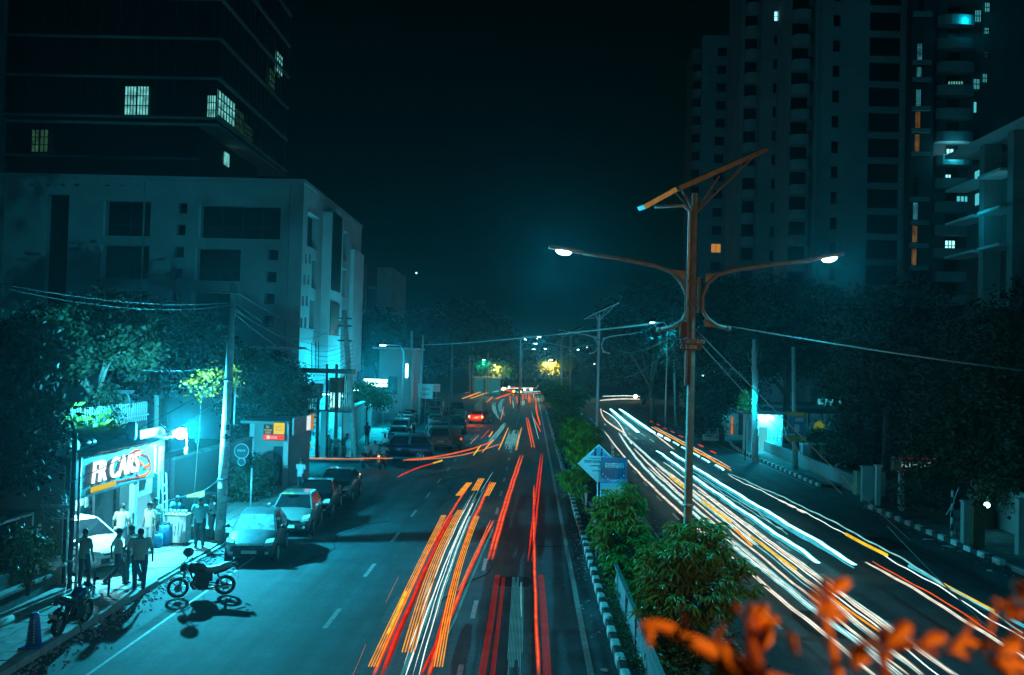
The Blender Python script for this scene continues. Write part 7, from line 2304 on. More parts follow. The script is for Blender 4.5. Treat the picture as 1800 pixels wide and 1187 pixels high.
# ---- the median planting: young trees with long drooping leaves
def leaf_mesh(l=.30, w=.062, nm='leaf'):
    vs = [(0, 0, 0), (w * .5, l * .25, -.01), (0, l * .3, .012), (-w * .5, l * .25, -.01), (w * .42, l * .65, -.05), (0, l * .68, -.03), (-w * .42, l * .65, -.05), (0, l, -.13)]
    return MB().add(vs, [(0, 1, 2), (0, 2, 3), (1, 4, 5, 2), (2, 5, 6, 3), (4, 7, 5), (5, 7, 6)], True)
def median_tree(lab, px, Y, lobes, nspr, seed, pieces=0, l=.30, leaf=leaf_lt, grp='young trees planted on the median'):
    rnd = random.Random(seed)
    b = AY(px, 900, Y)
    t = thing('young_tree', lab, 'tree', (b.x, Y, .13), 0, grp)
    bl = [blob(x, y, Y + dY, rx / 1700 * (Y + dY), ry / 1700 * (Y + dY), None, (b.x, Y)) for (x, y, rx, ry, dY) in lobes]
    limbs(rnd, None, [(c, r) for c, r in bl], .06, .8).build('trunk', bark, t)
    base = leaf_mesh(l, l * .21)
    lm = base.mesh('leaf', leaf)
    BV = [Vector(v) for v in base.v]
    vs, fs = [], []
    tot = sum(r[0] * r[1] * r[2] for c, r in bl)
    cnt = 0
    cand = []
    for c, r in bl:
        for _ in range(int(nspr * r[0] * r[1] * r[2] / tot)):
            u = Vector((rnd.gauss(0, 1), rnd.gauss(0, 1), rnd.gauss(0, 1))).normalized()
            d = rnd.uniform(.45, 1.05)
            cc = c + Vector((u.x * r[0], u.y * r[1], u.z * r[2])) * d
            out = Vector((u.x, u.y, .35)).normalized()
            k = rnd.randint(9, 14)
            for j in range(k):
                a = j * 2.4 + rnd.random()
                tilt = rnd.uniform(-.1, .9)
                dirv = (Vector((math.cos(a), math.sin(a), 0)) + out * .5 + Vector((0, 0, -tilt))).normalized()
                q = dirv.to_track_quat('Y', 'Z')
                sc_ = rnd.uniform(.6, 1.15)
                M = Matrix.Translation(cc + out * .02 * j) @ q.to_matrix().to_4x4() @ Matrix.Rotation(rnd.uniform(-.6, .6), 4, 'Y') @ Matrix.Diagonal((sc_, sc_, sc_, 1))
                cand.append((-(cc.y) + .6 * cc.z - abs(cc.x) * .2 + rnd.random() * .2, M))
    cand.sort(key=lambda q: -q[0])
    for i, (_, M) in enumerate(cand):
        if i < pieces:
            o = obj('leaf', lm, t)
            o.matrix_local = M
        else:
            n0 = len(vs)
            vs += [tuple(M @ v) for v in BV]
            fs += [tuple(x + n0 for x in f) for f in base.f]
    me = bpy.data.meshes.new('foliage')
    me.from_pydata(vs, [], fs)
    me.polygons.foreach_set('use_smooth', [True] * len(fs))
    me.materials.append(leaf)
    me.update()
    o = obj('foliage', me, t)
    if pieces: tag(o, kind='stuff')
    return t
median_tree('nearest young median tree with long drooping leaves around the lamp post', 1222, 23.8, [(1215, 985, 55, 50, 0), (1270, 1000, 45, 34, .3), (1170, 1010, 45, 45, -.2), (1215, 1060, 75, 45, -.3), (1160, 1070, 40, 50, 0), (1280, 1035, 40, 30, .2), (1230, 950, 40, 22, .2)], 520, 71, 280)
median_tree('second young median tree standing right behind the blue boards', 1098, 30.2, [(1095, 900, 30, 30, 0), (1085, 940, 42, 36, 0), (1110, 985, 42, 45, 0), (1075, 900, 26, 22, 0), (1120, 1030, 35, 35, -.3), (1100, 870, 18, 16, .2)], 430, 72, 240)
specs = [('young median tree left of the diamond board, dark and clipped', 1028, 46, [(1022, 800, 26, 26, 0), (1010, 850, 22, 30, 0), (1035, 770, 18, 22, 1), (1010, 760, 14, 24, 2)], 200),
         ('bushy median tree just under the second street lamp', 1010, 58, [(1008, 755, 18, 24, 0), (995, 780, 16, 24, 0), (1020, 765, 12, 20, 2)], 170),
         ('rounded median tree with pale lit leaves at the second lamp', 1000, 84, [(990, 705, 26, 22, 0), (1012, 700, 22, 22, 3), (1000, 735, 24, 22, 0)], 190),
         ('median tree farther on, dark and dense', 975, 110, [(975, 690, 18, 16, 0), (985, 705, 16, 16, 0), (1020, 695, 16, 18, 3)], 150),
         ('darkest rounded median tree before the warm lamp', 960, 150, [(958, 678, 10, 12, 0), (968, 690, 12, 12, 0)], 110),
         ('far median tree under the warm lamp', 972, 180, [(970, 668, 12, 10, 0), (990, 672, 12, 10, 0)], 110)]
for i, (lab, px, Y, lb, n) in enumerate(specs):
    median_tree(lab, px, Y, lb, n, 80 + i, 0, .30 * (1 + (Y - 40) / 60), leaf_md if i else leaf_lt)
# low planting at the foot of the median
rnd = random.Random(99)
lowb = []
for k in range(46):
    y = rnd.uniform(19.5, 30)
    lowb.append((Vector((rnd.uniform(2.9, 4.9), y, rnd.uniform(.25, .5))), (.45, .5, .3)))
me = leafcloud(rnd, lowb, 9000, .13, .1, .4, .2, 8)
me.materials.append(leaf_md)
tag(obj('ground_cover', me), kind='stuff')
lowb = [(Vector((rnd.uniform(2.7, 5.0), y, rnd.uniform(.2, .6))), (.5, .7, .4)) for y in [30 + i * 1.1 for i in range(90)]]
me = leafcloud(rnd, lowb, 9000, .2, .1, .4, .2, 8)
me.materials.append(leaf_dk)
tag(obj('ground_cover', me), kind='stuff')
# weeds between kerb and barrier
lowb = [(Vector((2.5 + rnd.uniform(-.08, .1), rnd.uniform(16, 50), .2)), (.1, .25, .1)) for i in range(120)]
me = leafcloud(rnd, lowb, 5000, .08, .0, .35, .2, 6)
me.materials.append(leaf_md)
tag(obj('kerb_weeds', me), kind='stuff')
# ================================================================== TRAILS OF LIGHT OVER THE CARRIAGEWAYS
T_YEL = emit('trail_amber', (1.0, .36, .03), 1.15, .35)
T_YEL2 = emit('trail_yellow', (1.0, .62, .04), 1.0, .35)
T_RED = emit('trail_red', (1.0, .035, .012), .85, .35)
T_ORG = emit('trail_orange_red', (1.0, .12, .02), 1.0, .35)
T_DRED = emit('trail_dim_red', (.42, .018, .012), .75, .35)
T_PINK = emit('trail_pale_red', (1.0, .3, .14), .7, .35)
T_WHT = emit('trail_white', (.80, 1.0, .95), 1.5, .35)
T_BEI = emit('trail_beige', (1.0, .86, .66), 1.0, .35)
T_BDM = emit('trail_dim_beige', (.85, .72, .5), .45, .35)
T_CYN = emit('trail_cyan_white', (.40, 1.0, 1.0), 5.0, .35)
T_CY2 = emit('trail_cyan', (.06, .62, .78), .9, .35)
T_TEA = emit('trail_dim_teal', (.03, .22, .26), .8, .35)
T_TWH = emit('trail_thin_white', (.25, .75, .75), .9, .35)
def smooth(pts, k=8):
    P = [Vector(p) for p in pts]
    if len(P) < 3:
        return [P[0].lerp(P[-1], i / (k * 1.0)) for i in range(k + 1)]
    out = []
    for i in range(len(P) - 1):
        p0 = P[i - 1] if i else P[i] * 2 - P[i + 1]
        p1, p2 = P[i], P[i + 1]
        p3 = P[i + 2] if i + 2 < len(P) else P[i + 1] * 2 - P[i]
        for j in range(k):
            t = j / k
            out.append(.5 * ((2 * p1) + (-p0 + p2) * t + (2 * p0 - 5 * p1 + 4 * p2 - p3) * t * t + (-p0 + 3 * p1 - 3 * p2 + p3) * t ** 3))
    out.append(P[-1])
    return out
TR = random.Random(17)
import numpy as np
def trail(lab, px, w, m, z=.8, strands=1, spread=0.0, group=None, wob=.02, name='light_trail', jit=0.0, mats=None):
    """px: points of the photograph survey; they are taken down to real points at height z above the road"""
    P = smooth([G(x, y, z) for x, y in px])
    L = 0
    if len(px) >= 4 and name == 'light_trail' and 'hook' not in lab and 'loop' not in lab and 'wavy' not in lab and 'turning' not in lab and 'horizontal' not in lab:
        ys = np.array([p.y for p in P]); ys2 = (ys - ys.mean()) / (np.ptp(ys) + 1e-6)
        cf = np.polyfit(ys2, np.array([p.x for p in P]), 2)
        P = [Vector((float(np.polyval(cf, v)), p.y, p.z)) for v, p in zip(ys2, P)]
    for _ in range(60):
        P = [P[0]] + [(P[i - 1] + P[i] * 2 + P[i + 1]) / 4 for i in range(1, len(P) - 1)] + [P[-1]]
    Q = []
    ph = TR.random() * 6
    for i, p in enumerate(P):
        if i: L += (p - P[i - 1]).length
        Q.append(p + Vector((wob * .3 * math.sin(L * 1.1 + ph), 0, wob * .45 * math.sin(L * .9 + ph) + wob * .3 * math.sin(L * 2.7 + ph))))
    mid = Q[len(Q) // 2]
    scale = (mid - CO).length / 1700
    r = w * .5 * scale
    fine = {id(T_ORG): [T_RED, T_ORG, T_PINK, T_RED], id(T_BEI): [T_BDM, T_BEI, T_WHT, T_BDM, T_BEI], id(T_WHT): [T_TWH, T_WHT, T_BDM, T_WHT, T_TWH], id(T_CYN): [T_CY2, T_CYN, T_CYN, T_CYN, T_CY2], id(T_RED): [T_DRED, T_RED, T_RED]}
    if strands == 1 and w >= 3.4 and id(m) in fine:
        mats = fine[id(m)]
        strands = len(mats)
        spread = w * (strands - 1) / strands
        w = w / strands * (1.8 if m is not T_CYN else 2.6)
        r = w * .5 * scale
    if strands == 1:
        o = MB().tube(Q, [r * (.55 + .45 * min(1, i / 3, (len(Q) - 1 - i) / 3)) if wob else r for i in range(len(Q))], 6).build(name, m)
        return tag(o, lab, 'light trail', group)
    t = thing(name, lab, 'light trail', tuple(mid), 0, group)
    for k in range(strands):
        off = (k / (strands - 1) - .5) * spread
        a = int(TR.random() * jit * len(Q)); b = len(Q) - int(TR.random() * jit * len(Q))
        pts = []
        for i in range(a, max(b, a + 2)):
            if i >= len(Q): break
            q = Q[i]
            d = (Q[min(i + 1, len(Q) - 1)] - Q[max(i - 1, 0)]); d.z = 0; d.normalize()
            n = Vector((d.y, -d.x, 0))
            pts.append(q + n * off * scale * (Q[i].y / mid.y) ** 0 - mid)
        if len(pts) > 1:
            nn_ = len(pts)
            MB().tube(pts, [r * (min(1, .15 + i / 5, .15 + (nn_ - 1 - i) / 5) if wob else 1) for i in range(nn_)], 5).build('strand', (mats or [m])[k % len(mats or [m])], t)
    return t
def c8(*uv): return [(560 + u / 3.068, 800 + v / 3.068) for u, v in uv]
trail('bundle of four amber lines curving down the left side of the main group', c8((678, 325), (600, 470), (530, 640), (430, 830), (360, 980), (300, 1140)), 1.6, T_YEL, .9, 4, 10, wob=0)
trail('wide amber glow inside the leftmost bundle near its lower middle', c8((470, 740), (430, 830), (375, 960)), 5, T_YEL2, .9, wob=.0)
trail('red line hugging the right side of the leftmost amber bundle', c8((812, 165), (735, 270), (640, 430), (560, 590), (490, 740), (400, 930), (300, 1187)), 4.5, T_ORG, .8)
trail('deep red line second from the left in the main group', c8((720, 320), (690, 390), (610, 540), (545, 690), (440, 940), (340, 1187)), 6, T_RED, .8)
trail('bundle of five amber lines in the middle of the main group', c8((768, 297), (690, 430), (620, 600), (560, 780), (478, 1062)), 1.6, T_YEL, .95, 5, 14, wob=0)
trail('bundle of four amber lines at the right of the main group', c8((850, 330), (800, 470), (740, 640), (700, 830), (645, 1140)), 1.6, T_YEL, .95, 4, 9.5, wob=0)
trail('short amber stub at the upper left of the main group', c8((812, 150), (755, 217)), 1.8, T_YEL, .95, 4, 8, wob=0)
trail('short amber stub at the top centre of the main group', c8((878, 128), (842, 190)), 1.8, T_YEL, .95, 4, 9, wob=0)
trail('short amber stub at the upper right of the main group', c8((945, 150), (907, 218)), 1.8, T_YEL, .95, 3, 6, wob=0)
trail('red line joining the upper right amber stub to the bundle below', c8((930, 140), (890, 235), (848, 330), (800, 420)), 4.5, T_ORG, .85)
trail('dark red broad line under the right amber bundle', c8((850, 300), (775, 520), (710, 760), (670, 900), (600, 1187)), 6, T_RED, .75)
trail('red line crossing low under the right bundle towards the bottom edge', c8((740, 770), (690, 920), (640, 1010), (555, 1187)), 5, T_RED, .7)
trail('fan of thin white and teal lines flowing through the middle of the main group', c8((872, 165), (790, 330), (720, 490), (650, 660), (590, 830), (500, 1187)), 1.1, T_TWH, .6, 9, 34, jit=.25, mats=[T_TEA, T_TWH, T_CY2, T_WHT, T_TWH, T_TEA, T_WHT, T_TWH, T_TEA])
trail('brightest white line in the middle of the white fan', c8((830, 260), (740, 450), (660, 640), (600, 800), (520, 1020), (480, 1187)), 2.2, T_WHT, .7)
trail('second white line right of the brightest one in the white fan', c8((815, 330), (735, 520), (660, 760), (600, 950), (545, 1187)), 1.5, T_WHT, .7)
trail('teal broad band at the bottom left of the white fan', c8((620, 780), (540, 980), (450, 1187)), 8, T_TEA, .4)
trail('thin pale line standing out at the top of the white fan', c8((940, 93), (905, 145), (875, 200)), .9, T_TWH, 1.0)
trail('orange line of the pair merging from the right into the main group', c8((940, 352), (880, 480), (815, 620), (745, 780), (700, 880), (650, 1010), (605, 1187)), 5.5, T_ORG, .8)
trail('thin pinkish line left of the merging orange pair', c8((930, 352), (880, 450), (825, 580), (745, 735)), 2, T_PINK, .9)
trail('teal band beside the merging orange pair', c8((945, 385), (870, 560), (790, 740), (705, 960)), 4, T_TEA, .4)
trail('long red trail leaving the centre lane, left edge line', c8((1088, 0), (1025, 190), (975, 350), (915, 565)), 3.8, T_ORG, .85)
trail('long red trail leaving the centre lane, right edge line', c8((1102, 0), (1040, 190), (990, 350), (938, 565)), 3.8, T_ORG, .85)
trail('pair of red lines in the lane next to the median', c8((1203, -10), (1185, 190), (1160, 330), (1150, 570)), 2.8, T_RED, .85, 2, 5)
trail('long orange line in the lane next to the median down to the bottom edge', c8((1160, 163), (1162, 330), (1160, 500), (1170, 800), (1178, 980), (1187, 1187)), 4.2, T_ORG, .85)
trail('broad dim red bundle of fine lines at the bottom centre, left one', c8((965, 648), (940, 830), (915, 980), (880, 1187)), 0.85, T_DRED, .8, 6, 9, wob=0)
trail('narrow dim red bundle of fine lines at the bottom centre, right one', c8((998, 660), (980, 830), (962, 980), (938, 1187)), 0.8, T_DRED, .8, 4, 5.5, wob=0)
trail('faint teal curtain of lines between the dim red bundle and the orange line', c8((1075, 660), (1068, 900), (1055, 1187)), 1.3, T_TEA, .5, 10, 21, wob=0, jit=.2)
trail('fine white line in the faint teal curtain', c8((1090, 690), (1095, 870)), 1.0, T_TWH, .9)
trail('dim red bundle of fine lines nearest the median at the bottom', c8((1200, 648), (1213, 820), (1225, 1000), (1234, 1187)), 0.85, T_DRED, .8, 6, 10, wob=0)
trail('hair thin orange line left of the main group, upper', c8((435, 650), (362, 795)), .7, T_PINK, .7)
trail('hair thin orange line left of the main group, lower', c8((256, 1020), (185, 1187)), .7, T_PINK, .7)
def c5(*uv): return [(600 + u / 5.051, 620 + v / 5.051) for u, v in uv]
trail('upper orange trail turning left into the side street', c5((550, 955), (700, 942), (850, 925), (980, 900), (1150, 860), (1300, 810), (1350, 780)), 2.4, T_ORG, .8, wob=.01)
trail('lower paler orange trail turning left into the side street', c5((560, 957), (800, 945), (1000, 925), (1150, 895), (1300, 850), (1420, 808)), 1.8, T_PINK, .7, wob=.01)
trail('short red trail curling down into the side street on its own', c5((500, 1105), (600, 1048), (750, 1000), (820, 980)), 2.2, T_RED, .8, wob=.01)
trail('yellow tip at the end of the lone curling red trail', c5((815, 982), (895, 958)), 2.6, T_YEL2, .8, wob=0)
for (a, b, w, m, lab) in (((1240, 822), (1172, 912), 2.8, T_YEL2, 'yellow stub below the turning trails, first from the left'), ((1350, 775), (1250, 885), 2.2, T_YEL, 'amber stub beside the first yellow one'), ((1482, 668), (1398, 862), 2.4, T_YEL, 'long amber stub left of the white blur'), ((1600, 668), (1548, 864), 2.2, T_YEL, 'long amber stub on the right edge of the white blur'), ((1345, 700), (1312, 748), 2.6, T_YEL, 'tiny amber stub above the turning trails'), ((1318, 680), (1240, 765), 1.4, T_RED, 'faint red streak above the tiny amber stub'), ((1222, 730), (1145, 810), 1.2, T_PINK, 'faint pink streak left of the red one'), ((1640, 578), (1692, 840), 2.0, T_ORG, 'left line of the orange pair beyond the white blur'), ((1656, 578), (1714, 840), 2.0, T_ORG, 'right line of the orange pair beyond the white blur'), ((1690, 530), (1752, 765), 1.2, T_TWH, 'thin white streak right of the orange pair'), ((1708, 578), (1768, 700), 2.0, T_ORG, 'short orange line next to the median right of the white streak')):
    trail(lab, c5(a, b), w, m, .85, wob=.01)
trail('wavy amber and red line beside the farthest visible median kerb', c5((1722, 395), (1732, 450), (1726, 500), (1742, 560), (1765, 640)), 2.4, T_ORG, .85, wob=.03)
# pale streaks left by passing pale vehicles
def ghost(lab, pts, w, n, m, z=.7):
    n = int(n * 2.2)
    t = trail(lab, c5(*pts), w / n * .6, m, z, n, w, wob=0, jit=.35, mats=[T_TEA, m, T_TEA, T_TWH, m])
ghost('broad pale blur of fine streaks between two long amber stubs', ((1545, 690), (1500, 860)), 22, 14, T_TWH)
ghost('slanting pale blur of fine streaks left of the broad one', ((1460, 625), (1310, 815)), 9, 9, T_TWH)
ghost('curved pale blur of streaks swinging right before the crossing', ((1365, 425), (1345, 470), (1360, 520), (1405, 585)), 7, 6, T_TWH)
ghost('cyan blur of streaks behind the curved pale one', ((1450, 410), (1400, 450), (1410, 500), (1430, 560)), 7, 6, T_CY2)
trail('thin red and cyan streaks at the head of the curved blur', c5((1440, 480), (1430, 560), (1412, 600)), 1.6, T_PINK, .8)
for i, (x, y0, y1, m) in enumerate(((1495, 375, 450, T_ORG), (1525, 360, 385, T_ORG), (1555, 378, 452, T_ORG), (1611, 368, 432, T_ORG), (1640, 368, 412, T_RED), (1664, 370, 442, T_ORG), (1676, 378, 442, T_ORG), (1708, 368, 395, T_YEL), (1522, 425, 490, T_TWH), (1606, 430, 470, T_TWH), (1622, 425, 465, T_TWH))):
    dx = (y1 - y0) * .12 if x < 1600 else 0
    trail('short upright streak at the far crossing, ' + ORD[i] + ' from the left', c5((x, y0), (x + dx, y1)), 1.9 if m is not T_TWH else 1.5, m, .9, wob=.01, group='upright streaks at the far crossing')
for i, (p, q, w, m, lab) in enumerate((
    ((1075, 408), (1235, 350), 2.2, T_YEL, 'amber slanting streak left of the ribbed hoarding, upper'), ((1145, 408), (1305, 352), 1.8, T_YEL, 'amber slanting streak left of the ribbed hoarding, lower'), ((1100, 360), (1150, 345), 1.2, T_RED, 'red streak above the hoarding streaks'),
    ((1225, 272), (1420, 300), 1.6, T_PINK, 'orange streak in the highest row at the far crossing'), ((1240, 285), (1500, 345), 1.8, T_ORG, 'long orange streak sloping through the far crossing'), ((1300, 300), (1560, 350), 1.4, T_ORG, 'second long orange streak sloping through the far crossing'),
    ((1440, 318), (1765, 313), 1.4, T_WHT, 'pale streak running flat along the top of the far crossing'), ((1560, 352), (1765, 345), 3.2, T_TWH, 'thick pale streak running flat under the thin one'), ((1570, 370), (1770, 362), 1.8, T_PINK, 'reddish streak flat along the bottom of the far crossing'),
    ((1290, 440), (1345, 395), 2.2, T_ORG, 'amber stub leading into the far crossing from the left'), ((1372, 410), (1520, 355), 2.4, T_ORG, 'orange curve bending into the far crossing'), ((1345, 350), (1500, 320), 1.8, T_TWH, 'pale streak bending into the far crossing'), ((1620, 340), (1770, 300), 1.2, T_ORG, 'faint orange streak at the right of the far crossing'), ((1500, 300), (1570, 312), 1.6, T_RED, 'faint red streak above the far crossing'))):
    trail(lab, c5(p, q), w, m, .8, wob=.02)
o = MB().sphere((0, 0, 0), .4, 10, 8).build('headlamp_flare', emit('far_headlamp', (1, .85, .6), 4), loc=tuple(G(885, 684, 1)))
tag(o, 'brightest point among the streaks at the far crossing', 'vehicle light')
trail('pale orange horizontal trail low in front of the transformer group', [(528, 806), (560, 805), (600, 807), (640, 806), (690, 806)], 2.4, T_PINK, 1.0, wob=.02)
# ---- right carriageway
trail('beige white trail nearest the median bushes, whole length', [(1061, 758), (1097, 804), (1142, 854), (1203, 915), (1275, 962), (1318, 1001), (1372, 1052), (1434, 1106), (1532, 1187)], 6, T_BEI, .65, wob=.03)
trail('white trail second from the median bushes', [(1084, 761), (1112, 796), (1142, 832), (1167, 857), (1204, 905), (1275, 943), (1341, 993), (1396, 1044), (1450, 1087), (1571, 1187)], 7, T_WHT, .65, wob=.03)
trail('thin teal companion line of the second white trail', [(1215, 893), (1290, 948), (1360, 1008), (1450, 1080), (1580, 1187)], 1.6, T_CY2, .9)
trail('beige trail third from the median with an orange tinge', [(1117, 789), (1150, 829), (1180, 854), (1204, 877), (1269, 930), (1330, 985), (1400, 1048)], 5, T_BEI, .7, wob=.03)
trail('thin white line hooked at its upper end near the second lamp post', [(1056, 719), (1057, 731), (1066, 741), (1081, 751), (1097, 761)], 2.4, T_BEI, .65, wob=.0)
trail('thin white loop line leaving the hooked one', [(1060, 722), (1078, 731), (1092, 748), (1097, 761), (1110, 780)], 1.6, T_WHT, .65, wob=.0)
trail('white trail fourth from the median ending with an orange tip', [(1097, 762), (1120, 788), (1147, 811), (1180, 837), (1205, 857), (1220, 872), (1269, 907), (1319, 958)], 6, T_WHT, .7, wob=.03)
trail('orange tip beside the end of the fourth white trail', [(1290, 928), (1321, 958)], 4, T_YEL, .72, wob=0)
trail('long white trail in the middle of the bundle down to the bottom edge', [(1147, 811), (1185, 838), (1220, 864), (1256, 890), (1294, 920), (1357, 968), (1427, 1040), (1528, 1106), (1633, 1187)], 5.5, T_BEI, .75, wob=.03)
trail('wide pale trail on the outer side of the bundle down to the bottom edge', [(1200, 838), (1290, 905), (1349, 950), (1442, 1017), (1559, 1102), (1676, 1187)], 7, T_BEI, .8, wob=.03)
trail('thin white strand between the two outer bundle trails', [(1225, 862), (1330, 938), (1440, 1028), (1560, 1116), (1655, 1187)], 2, T_WHT, .8, wob=.03)
for (pts, lab) in (([(1179, 838), (1205, 859)], 'first short yellow dash inside the white bundle'), ([(1234, 881), (1284, 918)], 'second yellow dash inside the white bundle'), ([(1320, 943), (1399, 1001)], 'third and longest yellow dash inside the white bundle')):
    trail(lab, pts, 4, T_YEL2, .85, wob=0)
trail('yellow then orange dash near the bottom of the white bundle', [(1458, 1048), (1547, 1114), (1598, 1141)], 3.6, T_YEL, .85, wob=0)
trail('brilliant cyan white trail, inner of the long pair', [(1152, 792), (1207, 829), (1220, 842), (1294, 892), (1390, 958), (1443, 990)], 8, T_CYN, .7, wob=.04)
trail('brilliant cyan white trail, outer of the long pair', [(1179, 795), (1207, 814), (1220, 821), (1294, 870), (1390, 925), (1500, 992)], 8, T_CYN, .7, wob=.04)
trail('cyan edge line under the outer brilliant trail', [(1210, 824), (1294, 877), (1390, 933), (1500, 998)], 2.4, T_CY2, .5, wob=.04)
trail('thin white lines between the long brilliant pair, left one', [(1225, 836), (1294, 884), (1370, 930), (1385, 932)], 1.2, T_TWH, .8, wob=.05)
trail('thin white lines between the long brilliant pair, right one', [(1300, 880), (1340, 905), (1384, 940)], 1.2, T_TWH, .8, wob=.05)
trail('thick brilliant stub at the far end of the right carriageway, left', [(1073, 719), (1089, 736), (1122, 760)], 7.5, T_CYN, .7, wob=.02)
trail('thick brilliant stub at the far end of the right carriageway, right', [(1089, 719), (1117, 741), (1148, 760)], 7.5, T_CYN, .7, wob=.02)
trail('beige continuation of the right far stub', [(1148, 761), (1185, 790)], 3.5, T_BEI, .7, wob=.02)
trail('dotted orange line over a row of cyan beads on the outer lane', [(1145, 751), (1208, 784), (1285, 827)], 2.6, T_YEL, 1.1, wob=.05)
trail('thin beige line over the dotted orange one', [(1150, 750), (1208, 780), (1284, 822)], 1.2, T_BEI, 1.2, wob=.03)
for i, (u, v) in enumerate(((820, 312), (870, 335), (920, 363), (980, 395), (1040, 430), (1118, 472), (1185, 510), (1282, 560))):
    x, y = 940 + u / 3.956, 680 + v / 3.956
    k = 1 + (u - 820) / 460
    trail('glowing cyan bead in the row beneath the dotted orange line, ' + ORD[i] + ' from the far end', [(x - 3 * k, y - 1.6 * k), (x + 3.6 * k, y + 2 * k)], 2.6 * k, T_CYN, .7, wob=0, group='row of cyan beads', name='light_bead')
for i, (u, v) in enumerate(((812, 242), (857, 264), (905, 290), (957, 313), (1015, 343), (1152, 408), (1238, 453))):
    x, y = 940 + u / 3.956, 680 + v / 3.956
    k = 1 + (u - 812) / 430
    trail('small red dash in the dotted row nearest the right kerb, ' + ORD[i] + ' from the far end', [(x - 2 * k, y - .8 * k), (x + 2.6 * k, y + 1.1 * k)], 1.2 * k, T_RED, .9, wob=0, group='row of red dashes', name='light_dash')
trail('upper of two thin parallel lines sweeping to the right edge', [(1286, 832), (1370, 873), (1425, 897), (1489, 930), (1567, 968), (1600, 990), (1656, 1028), (1800, 1112)], 2.2, T_TWH, .9, wob=.05)
trail('lower of two thin parallel lines sweeping to the right edge', [(1284, 836), (1370, 879), (1425, 906), (1489, 942), (1567, 980), (1600, 1000), (1656, 1038), (1800, 1124)], 1.5, T_WHT, .7, wob=.05)
for i, (x, y) in enumerate(((1375, 881), (1391, 889), (1409, 898))):
    trail('white oval bead hanging under the two thin parallel lines, ' + ORD[i] + ' from the far end', [(x - 5, y - 2), (x + 6, y + 3)], 4.5 + i, T_BEI, .6, wob=0, group='white beads under the thin lines', name='light_bead')
trail('yellow dash riding on the thin parallel lines, upper left one', [(1487, 939), (1515, 955), (1559, 976)], 5, T_YEL2, .8, wob=0)
trail('cyan dash riding on the thin parallel lines', [(1598, 995), (1625, 1008), (1652, 1024)], 5, T_CY2, .8, wob=0)
trail('yellow dash riding on the thin parallel lines, lower right one', [(1652, 1024), (1700, 1050), (1746, 1074)], 5, T_YEL2, .8, wob=0)
trail('cyan streak at the right edge below the yellow dash', [(1770, 1085), (1800, 1101), (1830, 1117)], 5, T_CY2, .8, wob=0)
trail('beige trail in the outer near lane', [(1524, 987), (1600, 1032), (1711, 1097), (1830, 1178)], 6, T_BEI, .75, wob=.03)
trail('thin orange line on top of the beige outer trail', [(1535, 987), (1620, 1034), (1711, 1088), (1800, 1150)], 1.8, T_ORG, .95, wob=.03)
for i, (off, m_, w_) in enumerate(((9, T_WHT, 3.6), (22, T_BEI, 4.0), (34, T_TWH, 1.6))):
    trail('%s in the dense bundle of the right carriageway' % ['bright white filler line nearest the bushes', 'broad beige filler line further out', 'thin outermost filler line'][i], [(1130 + off, 822), (1203 + off * 1.2, 888), (1300 + off * 1.3, 972), (1420 + off * 1.5, 1072), (1560 + off * 1.7, 1187)], w_, m_, .7, wob=.03)
trail('broad white line between the yellow dashes and the inner brilliant trail', [(1165, 812), (1220, 852), (1300, 912), (1400, 985), (1530, 1080), (1690, 1187)], 4.5, T_WHT, .75, wob=.03)
VL = random.Random(8)
for i in range(14):
    x_ = 868 + i * 9.5 + VL.uniform(-3, 3)
    wm = VL.random() < .6
    o = MB().sphere((0, 0, 0), .22 + .12 * VL.random(), 8, 6).build('vehicle_lamp', emit('far_warm_light', (1, .35, .06), 6) if wm else emit('far_white_light', (.7, 1, 1), 5), loc=tuple(G(x_, 683 + VL.uniform(-5, 6), .9)))
    tag(o, 'tiny %s vehicle lamp at the far crossing, %s' % ('amber' if wm else 'white', (ORD + ['fourteenth'])[i] + ' from the left'), 'vehicle light', 'vehicle lamps at the far crossing')
trail('far beige streak where the right carriageway bends away', [(1055, 704), (1092, 700), (1125, 702)], 2.4, T_BEI, .8, wob=.01)
trail('row of pale far lights above the bend of the right carriageway', [(1060, 697), (1098, 695), (1125, 697)], 1.4, T_WHT, 1.2, wob=.02)
o = MB().sphere((0, 0, 0), .35, 10, 8).build('headlamp_flare', emit('warm_headlamp', (1, .7, .35), 18), loc=tuple(G(1117, 697, 1)))
tag(o, 'warm bright headlamp at the bend of the right carriageway', 'vehicle light')
for i, (a, b) in enumerate((((1142, 772), (1150, 777)), ((1126, 762), (1134, 767)), ((1100, 752), (1104, 755)), ((1062, 745), (1065, 748)))):
    trail('tiny pale fleck on the asphalt between the far right trails, ' + ORD[i] + ' from the near end', [a, b], 1.0, T_TWH, .05, wob=0, group='tiny flecks between the far right trails', name='light_dash')

